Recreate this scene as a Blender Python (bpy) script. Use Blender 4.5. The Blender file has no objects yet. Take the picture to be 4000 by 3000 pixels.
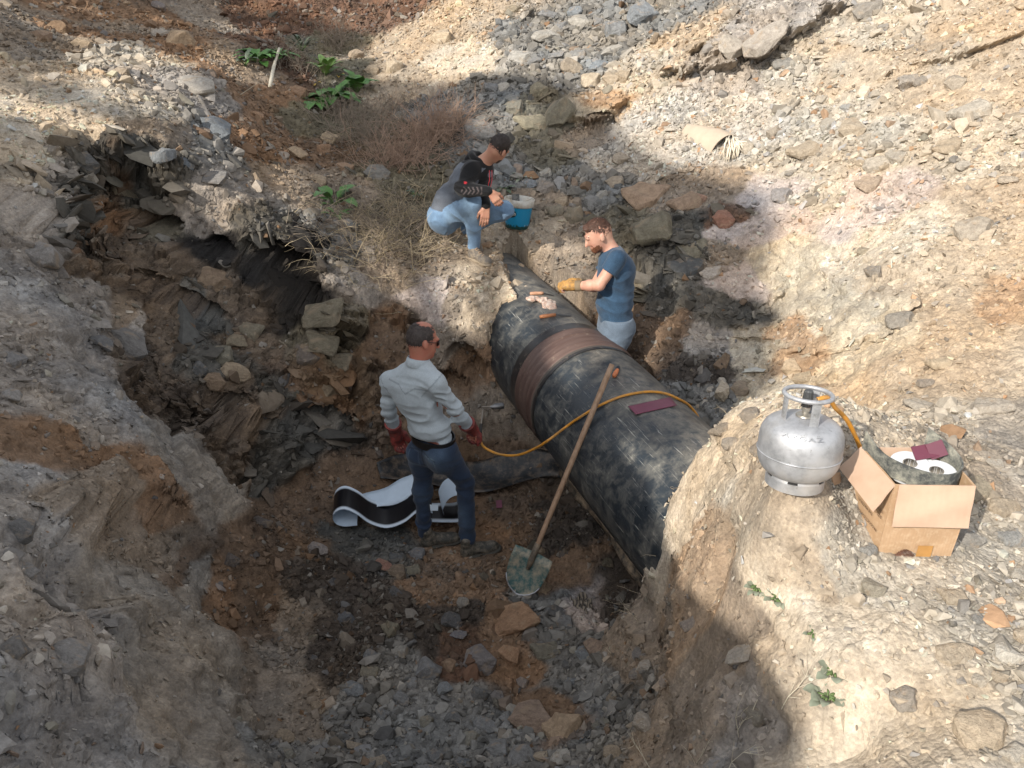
import bpy, bmesh, math, random
import numpy as np
from mathutils import Vector, Matrix, Quaternion
random.seed(7)
RNG = np.random.default_rng(11)
scene = bpy.context.scene
COL = scene.collection
PI = math.pi

# ------------------------------------------------------------------ camera
PITCH = math.radians(27); CAM_H = 3.67; FPX = 3100.0
cam_data = bpy.data.cameras.new('camera')
cam = bpy.data.objects.new('camera', cam_data); COL.objects.link(cam)
cam.location = (0, 0, CAM_H)
cam.rotation_euler = (PI / 2 - PITCH, 0, 0)
cam_data.sensor_width = 36; cam_data.sensor_fit = 'HORIZONTAL'
cam_data.lens = 36 * FPX / 4000
cam_data.clip_start = 0.05; cam_data.clip_end = 600
scene.camera = cam
# ------------------------------------------------------------------ light
SUN_AZ = math.radians(42); SUN_EL = math.radians(34)      # sun stands behind and to the left of the photographer
SUNV = np.array([-math.sin(SUN_AZ) * math.cos(SUN_EL), -math.cos(SUN_AZ) * math.cos(SUN_EL), math.sin(SUN_EL)])
world = bpy.data.worlds.new("World"); scene.world = world; world.use_nodes = True
wn = world.node_tree.nodes; wl = world.node_tree.links
bg = wn['Background']; bg.inputs['Strength'].default_value = 0.15
sky = wn.new('ShaderNodeTexSky'); sky.sky_type = 'NISHITA'; sky.sun_disc = False
sky.sun_elevation = SUN_EL; sky.sun_rotation = math.atan2(SUNV[0], SUNV[1])
sky.air_density = 1.0; sky.dust_density = 1.5; sky.ozone_density = 1.0
# thin autumn haze: the sky is paler than the clear-air model
hz = wn.new('ShaderNodeHueSaturation'); hz.inputs['Saturation'].default_value = 0.26; wl.new(sky.outputs[0], hz.inputs['Color']); wl.new(hz.outputs[0], bg.inputs[0])
sun_d = bpy.data.lights.new('sun', 'SUN'); sun_d.energy = 3.1; sun_d.angle = math.radians(0.6); sun_d.color = (1.0, 0.93, 0.83)
sun = bpy.data.objects.new('sun', sun_d); COL.objects.link(sun); sun.location = (-6, -6, 12)
sun.rotation_euler = Vector(SUNV).to_track_quat('Z', 'Y').to_euler()
scene.view_settings.view_transform = 'Standard'; scene.view_settings.look = 'None'
scene.view_settings.gamma = 1; scene.view_settings.exposure = 0.9; scene.view_settings.use_curve_mapping = False

# ------------------------------------------------------------------ point helpers
cF = np.array([0, math.cos(PITCH), -math.sin(PITCH)]); cR = np.array([1., 0, 0]); cU = np.array([0, math.sin(PITCH), math.cos(PITCH)])
cC = np.array([0, 0, CAM_H])
def ray(x, y): return cR * (x - 2000) / FPX - cU * (y - 1500) / FPX + cF
def at(x, y, d): return cC + ray(x, y) * d                        # a point seen at photo pixel x, y, d metres deep
def atz(x, y, z):
    r = ray(x, y); return cC + r * ((z - CAM_H) / r[2])
def nrm(v):
    v = np.asarray(v, float); return v / (np.linalg.norm(v) + 1e-12)
def smooth(a, b, x):
    t = np.clip((x - a) / (b - a), 0, 1); return t * t * (3 - 2 * t)

# ------------------------------------------------------------------ noise (numpy)
_T = RNG.random((48, 48, 48)).astype(np.float32)
def vnoise(p):
    p = np.asarray(p, np.float32); i = np.floor(p).astype(np.int32); f = p - i; f = f * f * (3 - 2 * f); i %= 48; j = (i + 1) % 48
    x0, y0, z0 = i[..., 0], i[..., 1], i[..., 2]; x1, y1, z1 = j[..., 0], j[..., 1], j[..., 2]
    fx, fy, fz = f[..., 0], f[..., 1], f[..., 2]
    a = _T[x0, y0, z0] * (1 - fx) + _T[x1, y0, z0] * fx
    b = _T[x0, y1, z0] * (1 - fx) + _T[x1, y1, z0] * fx
    c = _T[x0, y0, z1] * (1 - fx) + _T[x1, y0, z1] * fx
    d = _T[x0, y1, z1] * (1 - fx) + _T[x1, y1, z1] * fx
    a = a * (1 - fy) + b * fy; c = c * (1 - fy) + d * fy
    return (a * (1 - fz) + c * fz) * 2 - 1
def fbm(p, freq, octv=4, gain=0.5, off=0.0):
    p = np.asarray(p, np.float32); s = 0; a = 1.0
    for o in range(octv):
        s = s + a * vnoise(p * freq + off + o * 7.31); a *= gain; freq *= 2.03
    return s
_CT = RNG.random((32, 32, 32, 8)).astype(np.float32)
def cells(p, size, jit=0.8):
    """random tilted facets: returns (facet value -1..1, border distance 0..1, cell random)"""
    q = np.asarray(p, np.float32) / size; b = np.floor(q - 0.5).astype(np.int32)
    n = len(q); best = np.full(n, 9., np.float32); second = best.copy(); val = np.zeros(n, np.float32); rnd = val.copy()
    for dx in (0, 1):
        for dy in (0, 1):
            for dz in (0, 1):
                c = b + np.array([dx, dy, dz], np.int32); k = c % 32; r = _CT[k[:, 0], k[:, 1], k[:, 2]]
                cen = c + 0.5 + (r[:, :3] - 0.5) * jit; d = q - cen; dd = np.sqrt((d * d).sum(1))
                v = (r[:, 3] * 2 - 1) * 0.6 + (d * (r[:, 4:7] * 2 - 1)).sum(1) * 1.3
                m = dd < best
                second = np.where(m, best, np.minimum(second, dd)); best = np.where(m, dd, best)
                val = np.where(m, v, val); rnd = np.where(m, r[:, 7], rnd)
    return val, second - best, rnd

# ------------------------------------------------------------------ object helpers
def tag(o, label=None, cat=None, group=None, kind=None):
    if label: o['label'] = label
    if cat: o['category'] = cat
    if group: o['group'] = group
    if kind: o['kind'] = kind
    return o
def link(o, parent=None):
    COL.objects.link(o)
    if parent is not None: o.parent = parent
    return o
def empty(name, loc, rot=(0, 0, 0)):
    o = bpy.data.objects.new(name, None); o.location = tuple(loc); o.rotation_euler = rot; o.empty_display_size = .1
    return link(o)
def mesh_np(name, V, faces, mat, parent=None, smooth_=True, colors=None, tri=None):
    """faces: (n,3) or (n,4) int array or a list of tuples"""
    me = bpy.data.meshes.new(name)
    if isinstance(faces, np.ndarray):
        n, k = faces.shape
        me.vertices.add(len(V)); me.vertices.foreach_set('co', np.asarray(V, np.float32).ravel())
        me.loops.add(n * k); me.loops.foreach_set('vertex_index', faces.astype(np.int32).ravel())
        me.polygons.add(n); me.polygons.foreach_set('loop_start', np.arange(0, n * k, k, dtype=np.int32))
        me.update(calc_edges=True)
    else:
        me.from_pydata([tuple(map(float, v)) for v in V], [], [tuple(map(int, f)) for f in faces]); me.update()
    me.polygons.foreach_set('use_smooth', np.full(len(me.polygons), bool(smooth_)))
    if colors is not None:
        a = me.color_attributes.new('Col', 'FLOAT_COLOR', 'POINT')
        c = np.ones((len(V), 4), np.float32); c[:, :3] = colors; a.data.foreach_set('color', c.ravel())
    if mat is not None:
        for m in (mat if isinstance(mat, (list, tuple)) else [mat]): me.materials.append(m)
    me.update()
    return link(bpy.data.objects.new(name, me), parent)
class MB:
    """collects simple shapes, then links them as one mesh"""
    def __init__(s): s.v = []; s.f = []; s.n = 0
    def add(s, V, F):
        s.v += [tuple(map(float, v)) for v in V]; s.f += [tuple(i + s.n for i in f) for f in F]; s.n += len(V)
        return s
    def box(s, c, size, R=None, bev=0):
        c = np.asarray(c, float); h = np.asarray(size, float) / 2
        R = np.eye(3) if R is None else R
        V = [c + R @ (h * np.array([x, y, z])) for x in (-1, 1) for y in (-1, 1) for z in (-1, 1)]
        return s.add(V, [(0, 1, 3, 2), (4, 6, 7, 5), (0, 4, 5, 1), (2, 3, 7, 6), (0, 2, 6, 4), (1, 5, 7, 3)])
    def tube(s, pts, r, seg=12, cap=True, closed=False):
        pts = [np.asarray(p, float) for p in pts]; n = len(pts)
        rr = r if hasattr(r, '__len__') else [r] * n
        V = []; F = []; up = np.array([0, 0, 1.]); prev = None
        for i, p in enumerate(pts):
            if closed: t = nrm(pts[(i + 1) % n] - pts[i - 1])
            else: t = nrm(pts[min(i + 1, n - 1)] - pts[max(i - 1, 0)])
            if prev is None:
                a = np.cross(t, up)
                if np.linalg.norm(a) < 1e-3: a = np.cross(t, [1, 0, 0])
                a = nrm(a)
            else: a = nrm(prev - t * (prev @ t))
            prev = a; b = np.cross(t, a)
            for k in range(seg):
                th = 2 * PI * k / seg; V.append(p + rr[i] * (a * math.cos(th) + b * math.sin(th)))
        for i in range(n if closed else n - 1):
            j = (i + 1) % n
            for k in range(seg):
                k2 = (k + 1) % seg; F.append((i * seg + k, i * seg + k2, j * seg + k2, j * seg + k))
        if cap and not closed: F.append(tuple(range(seg))[::-1]); F.append(tuple((n - 1) * seg + k for k in range(seg)))
        return s.add(V, F)
    def lathe(s, prof, seg=32, R=None, o=(0, 0, 0), a0=0, a1=2 * PI):
        """prof: list of (radius, z)"""
        R = np.eye(3) if R is None else R; o = np.asarray(o, float); full = abs(a1 - a0 - 2 * PI) < 1e-6
        m = seg if full else seg + 1; V = []; F = []
        for (r, z) in prof:
            for k in range(m):
                th = a0 + (a1 - a0) * k / seg; V.append(o + R @ np.array([r * math.cos(th), r * math.sin(th), z]))
        for i in range(len(prof) - 1):
            for k in range(seg):
                k2 = (k + 1) % m; F.append((i * m + k, i * m + k2, (i + 1) * m + k2, (i + 1) * m + k))
        return s.add(V, F)
    def build(s, name, mat, parent=None, smooth_=True, bevel=0, autosm=None):
        o = mesh_np(name, s.v, s.f, mat, parent, smooth_)
        if autosm is not None: o.data.set_sharp_from_angle(angle=math.radians(autosm))
        if bevel:
            b = o.modifiers.new('bevel', 'BEVEL'); b.width = bevel; b.segments = 2; b.limit_method = 'ANGLE'; b.angle_limit = math.radians(40)
        return o

# ------------------------------------------------------------------ materials
def srgb(r, g, b):
    f = lambda c: (c / 255 / 12.92) if c / 255 <= 0.04045 else ((c / 255 + 0.055) / 1.055) ** 2.4
    return (f(r), f(g), f(b), 1)
class NT:
    def __init__(s, name):
        s.m = bpy.data.materials.new(name); s.m.use_nodes = True; s.t = s.m.node_tree; s.N = s.t.nodes; s.L = s.t.links
        s.b = s.N['Principled BSDF']
    def n(s, typ, **kw):
        x = s.N.new(typ)
        for k, v in kw.items():
            if k.startswith('i_'):
                key = k[2:]
                x.inputs[int(key) if key.isdigit() else key.replace('_', ' ')].default_value = v
            else: setattr(x, k, v)
        return x
    def l(s, a, b): s.L.new(a, b)
    def noise(s, scale, detail=4, rough=.6, co=None, dist=0):
        x = s.n('ShaderNodeTexNoise'); x.inputs['Scale'].default_value = scale; x.inputs['Detail'].default_value = detail
        x.inputs['Roughness'].default_value = rough; x.inputs['Distortion'].default_value = dist
        if co is not None: s.l(co, x.inputs['Vector'])
        return x
    def ramp(s, fac, stops):
        x = s.n('ShaderNodeValToRGB'); e = x.color_ramp.elements
        while len(e) < len(stops): e.new(0.5)
        for el, (p, c) in zip(e, stops):
            el.position = p; el.color = c if len(c) == 4 else (*c, 1)
        s.l(fac, x.inputs[0]); return x
    def mix(s, fac, a, b, mode='MIX'):
        x = s.n('ShaderNodeMix', data_type='RGBA', blend_type=mode)
        for sock, val in ((x.inputs[0], fac), (x.inputs[6], a), (x.inputs[7], b)):
            if hasattr(val, 'links'): s.l(val, sock)
            else: sock.default_value = val
        return x.outputs[2]
    def bump(s, h, strength=.3, dist=.01, normal=None):
        x = s.n('ShaderNodeBump'); x.inputs['Strength'].default_value = strength; x.inputs['Distance'].default_value = dist
        s.l(h, x.inputs['Height'])
        if normal is not None: s.l(normal, x.inputs['Normal'])
        s.l(x.outputs[0], s.b.inputs['Normal']); return x.outputs[0]
    def co(s, which='Object'): return s.n('ShaderNodeTexCoord').outputs[which]
    def rough(s, v): s.b.inputs['Roughness'].default_value = v
    def color(s, v):
        if hasattr(v, 'links'): s.l(v, s.b.inputs['Base Color'])
        else: s.b.inputs['Base Color'].default_value = v
W1 = (1, 1, 1, 1); K1 = (0, 0, 0, 1)
def plain(name, col, rough=.6, metal=0, bump=0, bscale=40, var=.25, vscale=8, dirt=None):
    t = NT(name); c = t.co()
    n = t.noise(vscale, 6, .65, c)
    lo = tuple(max(0, x * (1 - var)) for x in col[:3]) + (1,); hi = tuple(min(1, x * (1 + var)) for x in col[:3]) + (1,)
    r = t.ramp(n.outputs[0], [(.3, lo), (.7, hi)]).outputs[0]
    if dirt:
        n2 = t.noise(vscale * 2.3, 8, .7, c)
        m = t.ramp(n2.outputs[0], [(.5 - dirt[1] * .2, K1), (.72 - dirt[1] * .2, W1)])
        r = t.mix(m.outputs[0], r, dirt[0])
    t.color(r); t.rough(rough); t.b.inputs['Metallic'].default_value = metal
    if bump:
        nb = t.noise(bscale, 5, .6, c); t.bump(nb.outputs[0], bump, .005)
    return t.m
# ================================================================== THE GROUND
# the pipe's axis (level, running away to the left), needed to fit the banks round it
PIPE_D = 0.94
PIPE_U = nrm([-0.34576, 0.93823, 0.0128]); PIPE_0 = cC + np.array([2.3765, .9184, -3.1275]) * PIPE_D
def on_pipe(x, y, off=0.0):
    """point of the pipe's surface seen at photo pixel x, y"""
    r = ray(x, y); R = PIPE_D / 2 + off; o = cC - PIPE_0
    a = r - PIPE_U * (r @ PIPE_U); b = o - PIPE_U * (o @ PIPE_U)
    A = a @ a; B = 2 * a @ b; Cc = b @ b - R * R; D = B * B - 4 * A * Cc
    t = (-B - math.sqrt(max(D, 0))) / (2 * A)
    return cC + r * t
# control points: photo pixel and depth d, or photo pixel and height z, or plain metres
CD = [  # x, y, depth
 (3000,1200,6.5),(3000,900,6.95),(3000,500,8.0),(3000,0,9.4),(3000,1450,5.9),(2850,1620,5.75),(2700,1480,6.1),(2950,1700,5.1),
 (3500,0,8.3),(3500,500,6.9),(3500,1000,5.6),(3500,1400,4.7),(3300,1650,4.6),(4000,0,7.3),(3950,350,6.5),(3950,700,5.75),(3950,1100,5.0),
 (3950,1400,4.35),(3950,1750,3.75),(3650,1600,4.15),(2400,700,8.3),(2350,1000,7.5),(2550,900,7.2),(2600,1150,6.75),(2480,1300,6.6),(2300,450,9.2),(2300,150,10.3),
 (2300,0,11.2),(2700,300,8.8),(2700,0,10.2),(1700,100,11.6),(1700,350,10.2),(2000,300,9.8),(2000,0,11.5),(1400,0,14.5),(1350,250,12.0),
 (1100,180,11.0),(1350,380,10.2),(1200,600,8.9),(1100,350,9.7),(950,150,10.4),(900,0,13),(1500,700,8.3),(1850,550,8.9),(2000,700,8.4),(1600,900,7.5),(1400,850,7.7),(1450,1050,6.95),(1300,1050,7.0),
 (2150,950,7.7),(2200,1060,7.2),(2300,1180,7.0),
 (620,0,11.5),(750,150,9.9),(860,330,8.5),(900,560,7.7),(1050,780,7.3),(1180,950,6.9),(1270,1080,6.7),
 (300,200,8.4),(300,0,10.5),(0,0,9.6),(0,200,7.9),(600,300,8.1),(700,430,7.35),(450,530,6.5),(620,520,6.75),(250,545,6.3),(100,520,6.05),(0,420,6.4),
 (300,640,6.4),(500,640,6.6),(500,800,6.55),(500,1000,6.35),(700,1300,6.05),(850,1000,6.6),(1000,850,6.85),(800,1600,5.65),(850,1900,5.25),(950,2200,4.9),(600,1450,5.6),(450,1250,5.75),
 (1100,1400,6.35),(1120,1700,6.1),(1000,1200,6.55),
 (0,700,5.75),(0,1000,5.1),(0,1500,4.3),(0,1750,3.85),(0,2200,3.15),(0,2600,2.75),(0,3000,2.45),(400,1500,4.9),(300,2000,3.95),(400,2500,3.45),(400,3000,2.85),
 (250,1250,5.1),(250,900,5.8),(700,2000,4.65),(700,2300,4.2),(780,2450,4.05),(860,2600,3.85),(700,2650,3.7),(620,2500,3.85),(870,2400,4.3),(890,2750,3.75),(760,2850,3.5),(800,1850,4.95),(700,1750,5.1),(910,1880,5.7),(560,2100,4.35),
 (1600,1130,6.95),(1750,1150,6.85),(1750,1350,6.7),(1780,1550,6.6),(1500,1200,6.85),(1450,1350,6.75),(1420,1600,6.55),(1650,1500,6.7),(1860,1180,6.7),
 (3500,2280,2.88),(3600,2600,2.55),(3600,2980,2.25),(3980,2980,2.2),(3950,2600,2.5),(3200,2300,2.9),(3250,2600,2.62),(3100,2750,2.7),(3300,2950,2.58),
 (2950,2300,3.08),(2900,2500,2.97),(2950,2700,2.85),(2900,2900,2.9),(3050,2980,2.6),(2750,2050,3.6),(2850,1780,3.75),(2700,1960,4.0),(2650,2150,4.0),(2620,2250,4.15),
 (2600,2350,4.2),(2700,2450,3.6),(2600,2550,3.95),(2550,2650,4.0),(2800,2700,3.2),(2700,2900,3.2),(2550,2900,3.5),(2450,2750,3.95),(2300,2900,3.9),(2850,2200,3.35),(2900,2000,3.25),
]
CZ = [  # x, y, height
 (1790,2170,0.0),(1500,2000,.02),(1500,2250,.05),(1900,1950,0.0),(1850,1760,.12),(1650,1750,.12),(1300,1900,.12),(1250,2100,.1),(1200,2400,.12),(2000,2300,0.0),
 (2200,2150,-.02),(2300,2400,.02),(1800,2600,.03),(1400,2700,.1),(1100,2700,.18),(1150,2950,.22),(985,2350,.2),(995,2550,.16),(1000,2750,.18),(960,2920,.22),(1800,2950,.12),(2500,2450,.06),(2450,2250,-.02),(2150,1900,-.02),
 (3109,1883,2.0),(3300,1830,1.93),(3180,2000,1.92),(3300,2000,1.84),(3440,2150,1.76),(3720,2180,1.74),(3600,2050,1.76),(3980,2200,1.66),(3000,1950,1.93),(3000,1780,1.93),(3109,1780,1.97)
]
PX = [(2776,1768),(2740,1813),(2686,1885),(2614,1958),(2590,2030),(2583,2130),(1934,1232),(1968,1183),(2020,1165),(1992,1112),(1985,1068),(1960,1015),(1968,990)]
CW = [  # x, y, z in metres, out of the picture or hidden
 (.6,4.6,.05),(.25,5.6,.15),(1.15,4.7,.3),(.8,5.5,.35),(.55,5.85,.4),(.25,7.15,1.1),(1.1,5.2,.4),
 (0,0,2.05),(0,-1.5,2.2),(.8,.6,1.9),(2,.3,1.9),(0,.9,1.85),(-.8,.8,1.7),(0,1.5,1.25),(-2,0,2.1),(-2,1.2,1.55),(-3.5,1.5,1.9),(-4,-1,2.3),(3,-1,2.0),(4,1,2.1),(3.4,2.4,1.9),
 (5.5,3,2.6),(5.5,5,3.3),(6,7.5,4.0),(5.5,10,4.2),(3,13,4.4),(0,15,4.4),(-4,16,4.8),(-6,13,5.0),(-7.5,10,4.9),(-7,8,3.9),(-6,6,3.0),(-6,3,2.6),(-6,0,2.4),(0,-4,2.3),(5,-4,2.1),
 (-1,.3,1.95),(1.2,1.2,1.65),(2,1.5,1.72),(.6,1.0,1.7)]
_cp = [at(*c) for c in CD] + [atz(*c) for c in CZ] + [on_pipe(*c, .01) for c in PX] + [np.array(c, float) for c in CW]
_cp = np.array(_cp)
_c2 = 0.12 ** 2
def _K(a, b):
    d2 = ((a[:, None, :] - b[None, :, :]) ** 2).sum(2); return np.sqrt(d2 + _c2)
_n = len(_cp); _A = np.zeros((_n + 3, _n + 3)); _A[:_n, :_n] = -_K(_cp[:, :2], _cp[:, :2]) + np.eye(_n) * 0.02
_A[:_n, _n] = 1; _A[:_n, _n + 1:] = _cp[:, :2]; _A[_n, :_n] = 1; _A[_n + 1:, :_n] = _cp[:, :2].T
_w = np.linalg.solve(_A, np.concatenate([_cp[:, 2], [0, 0, 0]]))
def base_h(x, y):
    x = np.asarray(x, float).ravel(); y = np.asarray(y, float).ravel(); out = np.empty(len(x))
    for i in range(0, len(x), 60000):
        q = np.stack([x[i:i + 60000], y[i:i + 60000]], 1)
        qc = np.stack([np.clip(q[:, 0], -8, 8), np.clip(q[:, 1], -5, 17)], 1)
        h = -_K(qc.astype(np.float32), _cp[:, :2].astype(np.float32)) @ _w[:_n] + _w[_n] + qc @ _w[_n + 1:]
        far = smooth(0, 12, np.hypot(q[:, 0] - qc[:, 0], q[:, 1] - qc[:, 1]))
        out[i:i + 60000] = h * (1 - far) + 3.3 * far
    return out
def ground_at(px, py):
    """where the ray through photo pixel px,py meets the base surface"""
    r = ray(px, py); t = np.linspace(1.8, 18, 900); P = cC + r[None] * t[:, None]
    h = base_h(P[:, 0], P[:, 1]); s = np.where(P[:, 2] < h)[0]
    k = s[0] if len(s) else len(t) - 1
    return P[k]
# ---- what the ground is made of: photo pixels (2212 wide) of samples and the kind of soil there
SOIL = {  # colour, colour 2, facet amplitude, lumps, pebble density
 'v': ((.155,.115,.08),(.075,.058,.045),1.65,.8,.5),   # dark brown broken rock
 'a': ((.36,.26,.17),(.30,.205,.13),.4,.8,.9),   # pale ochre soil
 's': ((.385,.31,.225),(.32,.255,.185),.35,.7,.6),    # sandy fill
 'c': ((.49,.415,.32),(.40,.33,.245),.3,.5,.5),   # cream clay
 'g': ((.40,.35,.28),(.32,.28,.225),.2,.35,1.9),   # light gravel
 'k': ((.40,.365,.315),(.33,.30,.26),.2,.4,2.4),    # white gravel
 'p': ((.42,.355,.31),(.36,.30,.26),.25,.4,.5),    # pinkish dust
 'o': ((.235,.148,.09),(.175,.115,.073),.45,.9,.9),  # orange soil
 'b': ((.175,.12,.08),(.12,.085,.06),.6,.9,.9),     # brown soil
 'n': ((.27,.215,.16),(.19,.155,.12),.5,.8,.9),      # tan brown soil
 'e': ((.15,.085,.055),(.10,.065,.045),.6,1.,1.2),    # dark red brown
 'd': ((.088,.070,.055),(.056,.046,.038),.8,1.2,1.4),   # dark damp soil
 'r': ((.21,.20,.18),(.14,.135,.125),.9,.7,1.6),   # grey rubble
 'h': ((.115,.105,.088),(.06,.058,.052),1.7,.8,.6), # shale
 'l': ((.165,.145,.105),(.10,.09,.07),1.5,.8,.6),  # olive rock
 'x': ((.028,.025,.022),(.018,.016,.015),1.4,.5,.1), # black shale, with the shade of the hollow put into its colour
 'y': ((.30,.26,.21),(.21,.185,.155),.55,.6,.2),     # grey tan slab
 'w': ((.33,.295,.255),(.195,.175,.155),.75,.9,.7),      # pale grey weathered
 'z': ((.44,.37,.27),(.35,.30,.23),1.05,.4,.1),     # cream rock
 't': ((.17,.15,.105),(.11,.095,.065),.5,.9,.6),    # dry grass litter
}
SMP = """60,40n 200,20o 330,40o 150,90n 300,120g 60,170s 180,210c 60,240c 300,230g 400,110o 430,200w 60,310c 200,290c 350,260n 130,60o 240,60n
140,330h 250,330h 60,370h 180,380h 300,390h 340,440h 230,480v 150,480h 430,560v 500,620v 460,680v 620,820h 640,900h 560,760v 250,330x 350,330h 450,300r 480,400w 400,450w 60,400c 100,500w 60,600w 200,420h 300,480v 330,400h 200,560v 470,520x 600,570x 640,520x 560,640v 400,560v
350,620v 450,640h 300,700w 420,700v 330,800v 400,850v 500,700h 520,780h 560,850v 700,700l 680,800l 700,900h 620,1000h 500,950v 380,950y 420,1030y 60,780w 200,800w 640,640x
150,900w 230,960w 60,950o 160,965o 260,1010o 60,1050w 300,1080o 100,1100n 200,1130n 60,1200w 330,1180n 60,1330w 180,1350w 150,1450w 60,1550w 250,1500w 250,1600w
350,1290y 400,1350y 470,1360y 480,1480y 390,1450y 400,1550y 330,1400y 430,1450y 450,1550y 400,1250y 370,1220b 460,1250o 500,1200b 560,1300b 600,1350b 600,1450n 650,1550n 550,1620r 700,1620r 90,680w 130,740w 90,830w
180,640w 260,600v 450,450w 530,450h 560,500h 240,250c 100,350w 380,500l 300,560v 360,700v 260,680n
600,1120b 650,1180b 750,1180h 700,1250d 800,1280d 900,1250o 1000,1250o 1050,1120o 1150,1100b 1000,1170o 1100,1180b 1250,1150d 1300,1250d 1200,1100d 1250,1230o 1350,1290d
1300,1320p 1180,1310r 1100,1330o 900,1380d 750,1400d 800,1500r 950,1500r 1100,1420o 1150,1550o 1050,1600r 900,1600r 1300,1450r 1400,1500r 1350,1600r 1450,1620n 1350,1390n 1450,1350n
1480,1250a 850,1050b 950,1000b 1100,1000b 750,1050b 680,1060b 650,1350n 640,1450n 850,1180h 950,1210b 1000,1320d 1000,1400e 860,1440r 1200,1480r 1250,1400r 850,1330d
1450,1150c 1500,1050c 1600,1100s 1500,1200a 1700,1150s 1600,1210c 1650,1270c 1800,1250s 1750,1300c 1900,1250g 2100,1250g 1850,1350c 1700,1380c 1600,1370n 1550,1450n 1650,1480s
1600,1600w 1900,1450c 1800,1550c 2000,1500c 2150,1500g 1950,1600c 2150,1620g 1700,1650c 1450,1240a 1430,1180c 1500,1300a 1550,1000c 1700,1050s
1950,1230g 2150,1150g 2150,1050y 2120,1100g 1450,650h 1400,580h 1470,560h 1500,420n 1350,500l 1580,470e 1550,560n 1650,430p 1600,500p 1600,620p 1680,560z 1660,600z 1710,590z 1720,640z 1780,640z 1760,680z 1830,670z 1850,720z 1750,620z
1800,700z 1900,720z 1570,680h 1540,740w 1610,740z 1500,800d 1420,720b 1350,700b 1480,880r 1570,880r 1650,850z 1730,750a 1700,700a 1900,850s 2000,800s 2100,750s 2150,640a 2050,900g
1950,900g 2150,900y 2100,550s 1950,500c 1850,450p 2100,420s 1800,330g 1950,300g 2100,330g 1700,350g 1600,230k 1450,230k 1420,300k 1480,330k 1700,150g 1850,130s 1650,80w 1900,60g
2100,60s 2100,200s 1400,150g 1300,60r 1150,80r 1400,40r 1250,130r 1000,60s 900,100s 850,180s 1000,130c 950,230r 1100,200r 1050,250r 1170,230l 1280,240z 1320,220a 1250,300n
1200,330l 1250,380r 1350,400r 1180,430n 1100,380r 430,20n 550,60e 650,40e 600,120e 500,130n 550,230o 600,300o 700,330b 680,420n 650,480r 760,300t 850,300t 900,400t 850,480t
720,540r 750,620w 820,590n 900,560n 1000,600s 1050,500s 960,640n 1150,480s 1250,540n 1230,600n 850,700v 800,750b 900,640p 1000,650s 1040,630c 950,750n 1000,800o 1000,900n
1100,950n 950,950b 850,850b 780,850v 1300,700b 1350,620l 1300,640n 1200,280l 1350,330k 1500,500h 1620,300k 1750,250g 1700,480p 1750,450g 1850,560c 1950,620s 2050,680s
900,200s 800,120s 780,40e 720,150t 700,90t 1560,120w 1600,160w 1500,100s 650,250t 600,200o 560,330o 620,380n"""
import re as _re
_s = _re.findall(r'(-?\d+),(-?\d+)([a-z])', SMP)
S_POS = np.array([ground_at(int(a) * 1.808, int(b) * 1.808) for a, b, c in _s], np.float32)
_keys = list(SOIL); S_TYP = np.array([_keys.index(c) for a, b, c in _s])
S_A = np.array([SOIL[k][0] for k in _keys]); S_B = np.array([SOIL[k][1] for k in _keys])
S_M = np.array([SOIL[k][2:] for k in _keys])
def soil(P, N=None):
    """blended soil properties at points P -> colour, facet amp, lumps, pebbles, weights by kind"""
    P = np.asarray(P, np.float32); n = len(P)
    warp = np.stack([fbm(P, 1.6, 4, .6, 3.), fbm(P, 1.6, 4, .6, 17.), fbm(P, 1.6, 3, .6, 31.)], 1) * .17
    Q = P + warp
    W = np.zeros((n, len(_keys)), np.float32)
    sp = S_POS * np.array([1, 1, 1.2], np.float32)
    dist0 = np.maximum(np.linalg.norm(S_POS - cC, axis=1), 2) / 5          # samples lie further apart far away
    for i in range(0, n, 40000):
        q = Q[i:i + 40000] * np.array([1, 1, 1.2], np.float32)
        d2 = (q * q).sum(1)[:, None] + (sp * sp).sum(1)[None] - 2 * q @ sp.T
        w = 1 / (np.maximum(d2, 0) / (dist0 ** 2)[None] + .0025) ** 3
        for k in range(len(_keys)):
            m = S_TYP == k
            if m.any(): W[i:i + 40000, k] = w[:, m].sum(1)
    W /= W.sum(1, keepdims=True) + 1e-9
    return W
# ---- the ground mesh
def axis(lo, hi, fine_lo, fine_hi, f, grow=1.18):
    a = list(np.arange(fine_lo, fine_hi, f)); s = f; x = a[-1]
    while x < hi: s *= grow; x += s; a.append(x)
    s = f; x = fine_lo; pre = []
    while x > lo: s *= grow; x -= s; pre.append(x)
    return np.array(pre[::-1] + a)
GX = axis(-90, 90, -5.2, 5.0, .0125)
_y = [1.9]
while _y[-1] < 15.5: _y.append(_y[-1] + .0105 + max(0, _y[-1] - 3.8) * .0036)
_s = .05
while _y[-1] < 110: _s *= 1.18; _y.append(_y[-1] + _s)
_p = []; _s = .03; _x = 1.9
while _x > -60: _s *= 1.15; _x -= _s; _p.append(_x)
GY = np.array(_p[::-1] + _y)
nx, ny = len(GX), len(GY)
XX, YY = np.meshgrid(GX, GY)                        # (ny, nx)
ZZ = base_h(XX, YY).reshape(ny, nx)
P0 = np.stack([XX, YY, ZZ], 2)
def grid_normals(P):
    dx = np.empty_like(P); dy = np.empty_like(P)
    dx[:, 1:-1] = P[:, 2:] - P[:, :-2]; dx[:, 0] = P[:, 1] - P[:, 0]; dx[:, -1] = P[:, -1] - P[:, -2]
    dy[1:-1] = P[2:] - P[:-2]; dy[0] = P[1] - P[0]; dy[-1] = P[-1] - P[-2]
    n = np.cross(dx, dy); return n / (np.linalg.norm(n, axis=2, keepdims=True) + 1e-12)
N0 = grid_normals(P0)
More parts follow.
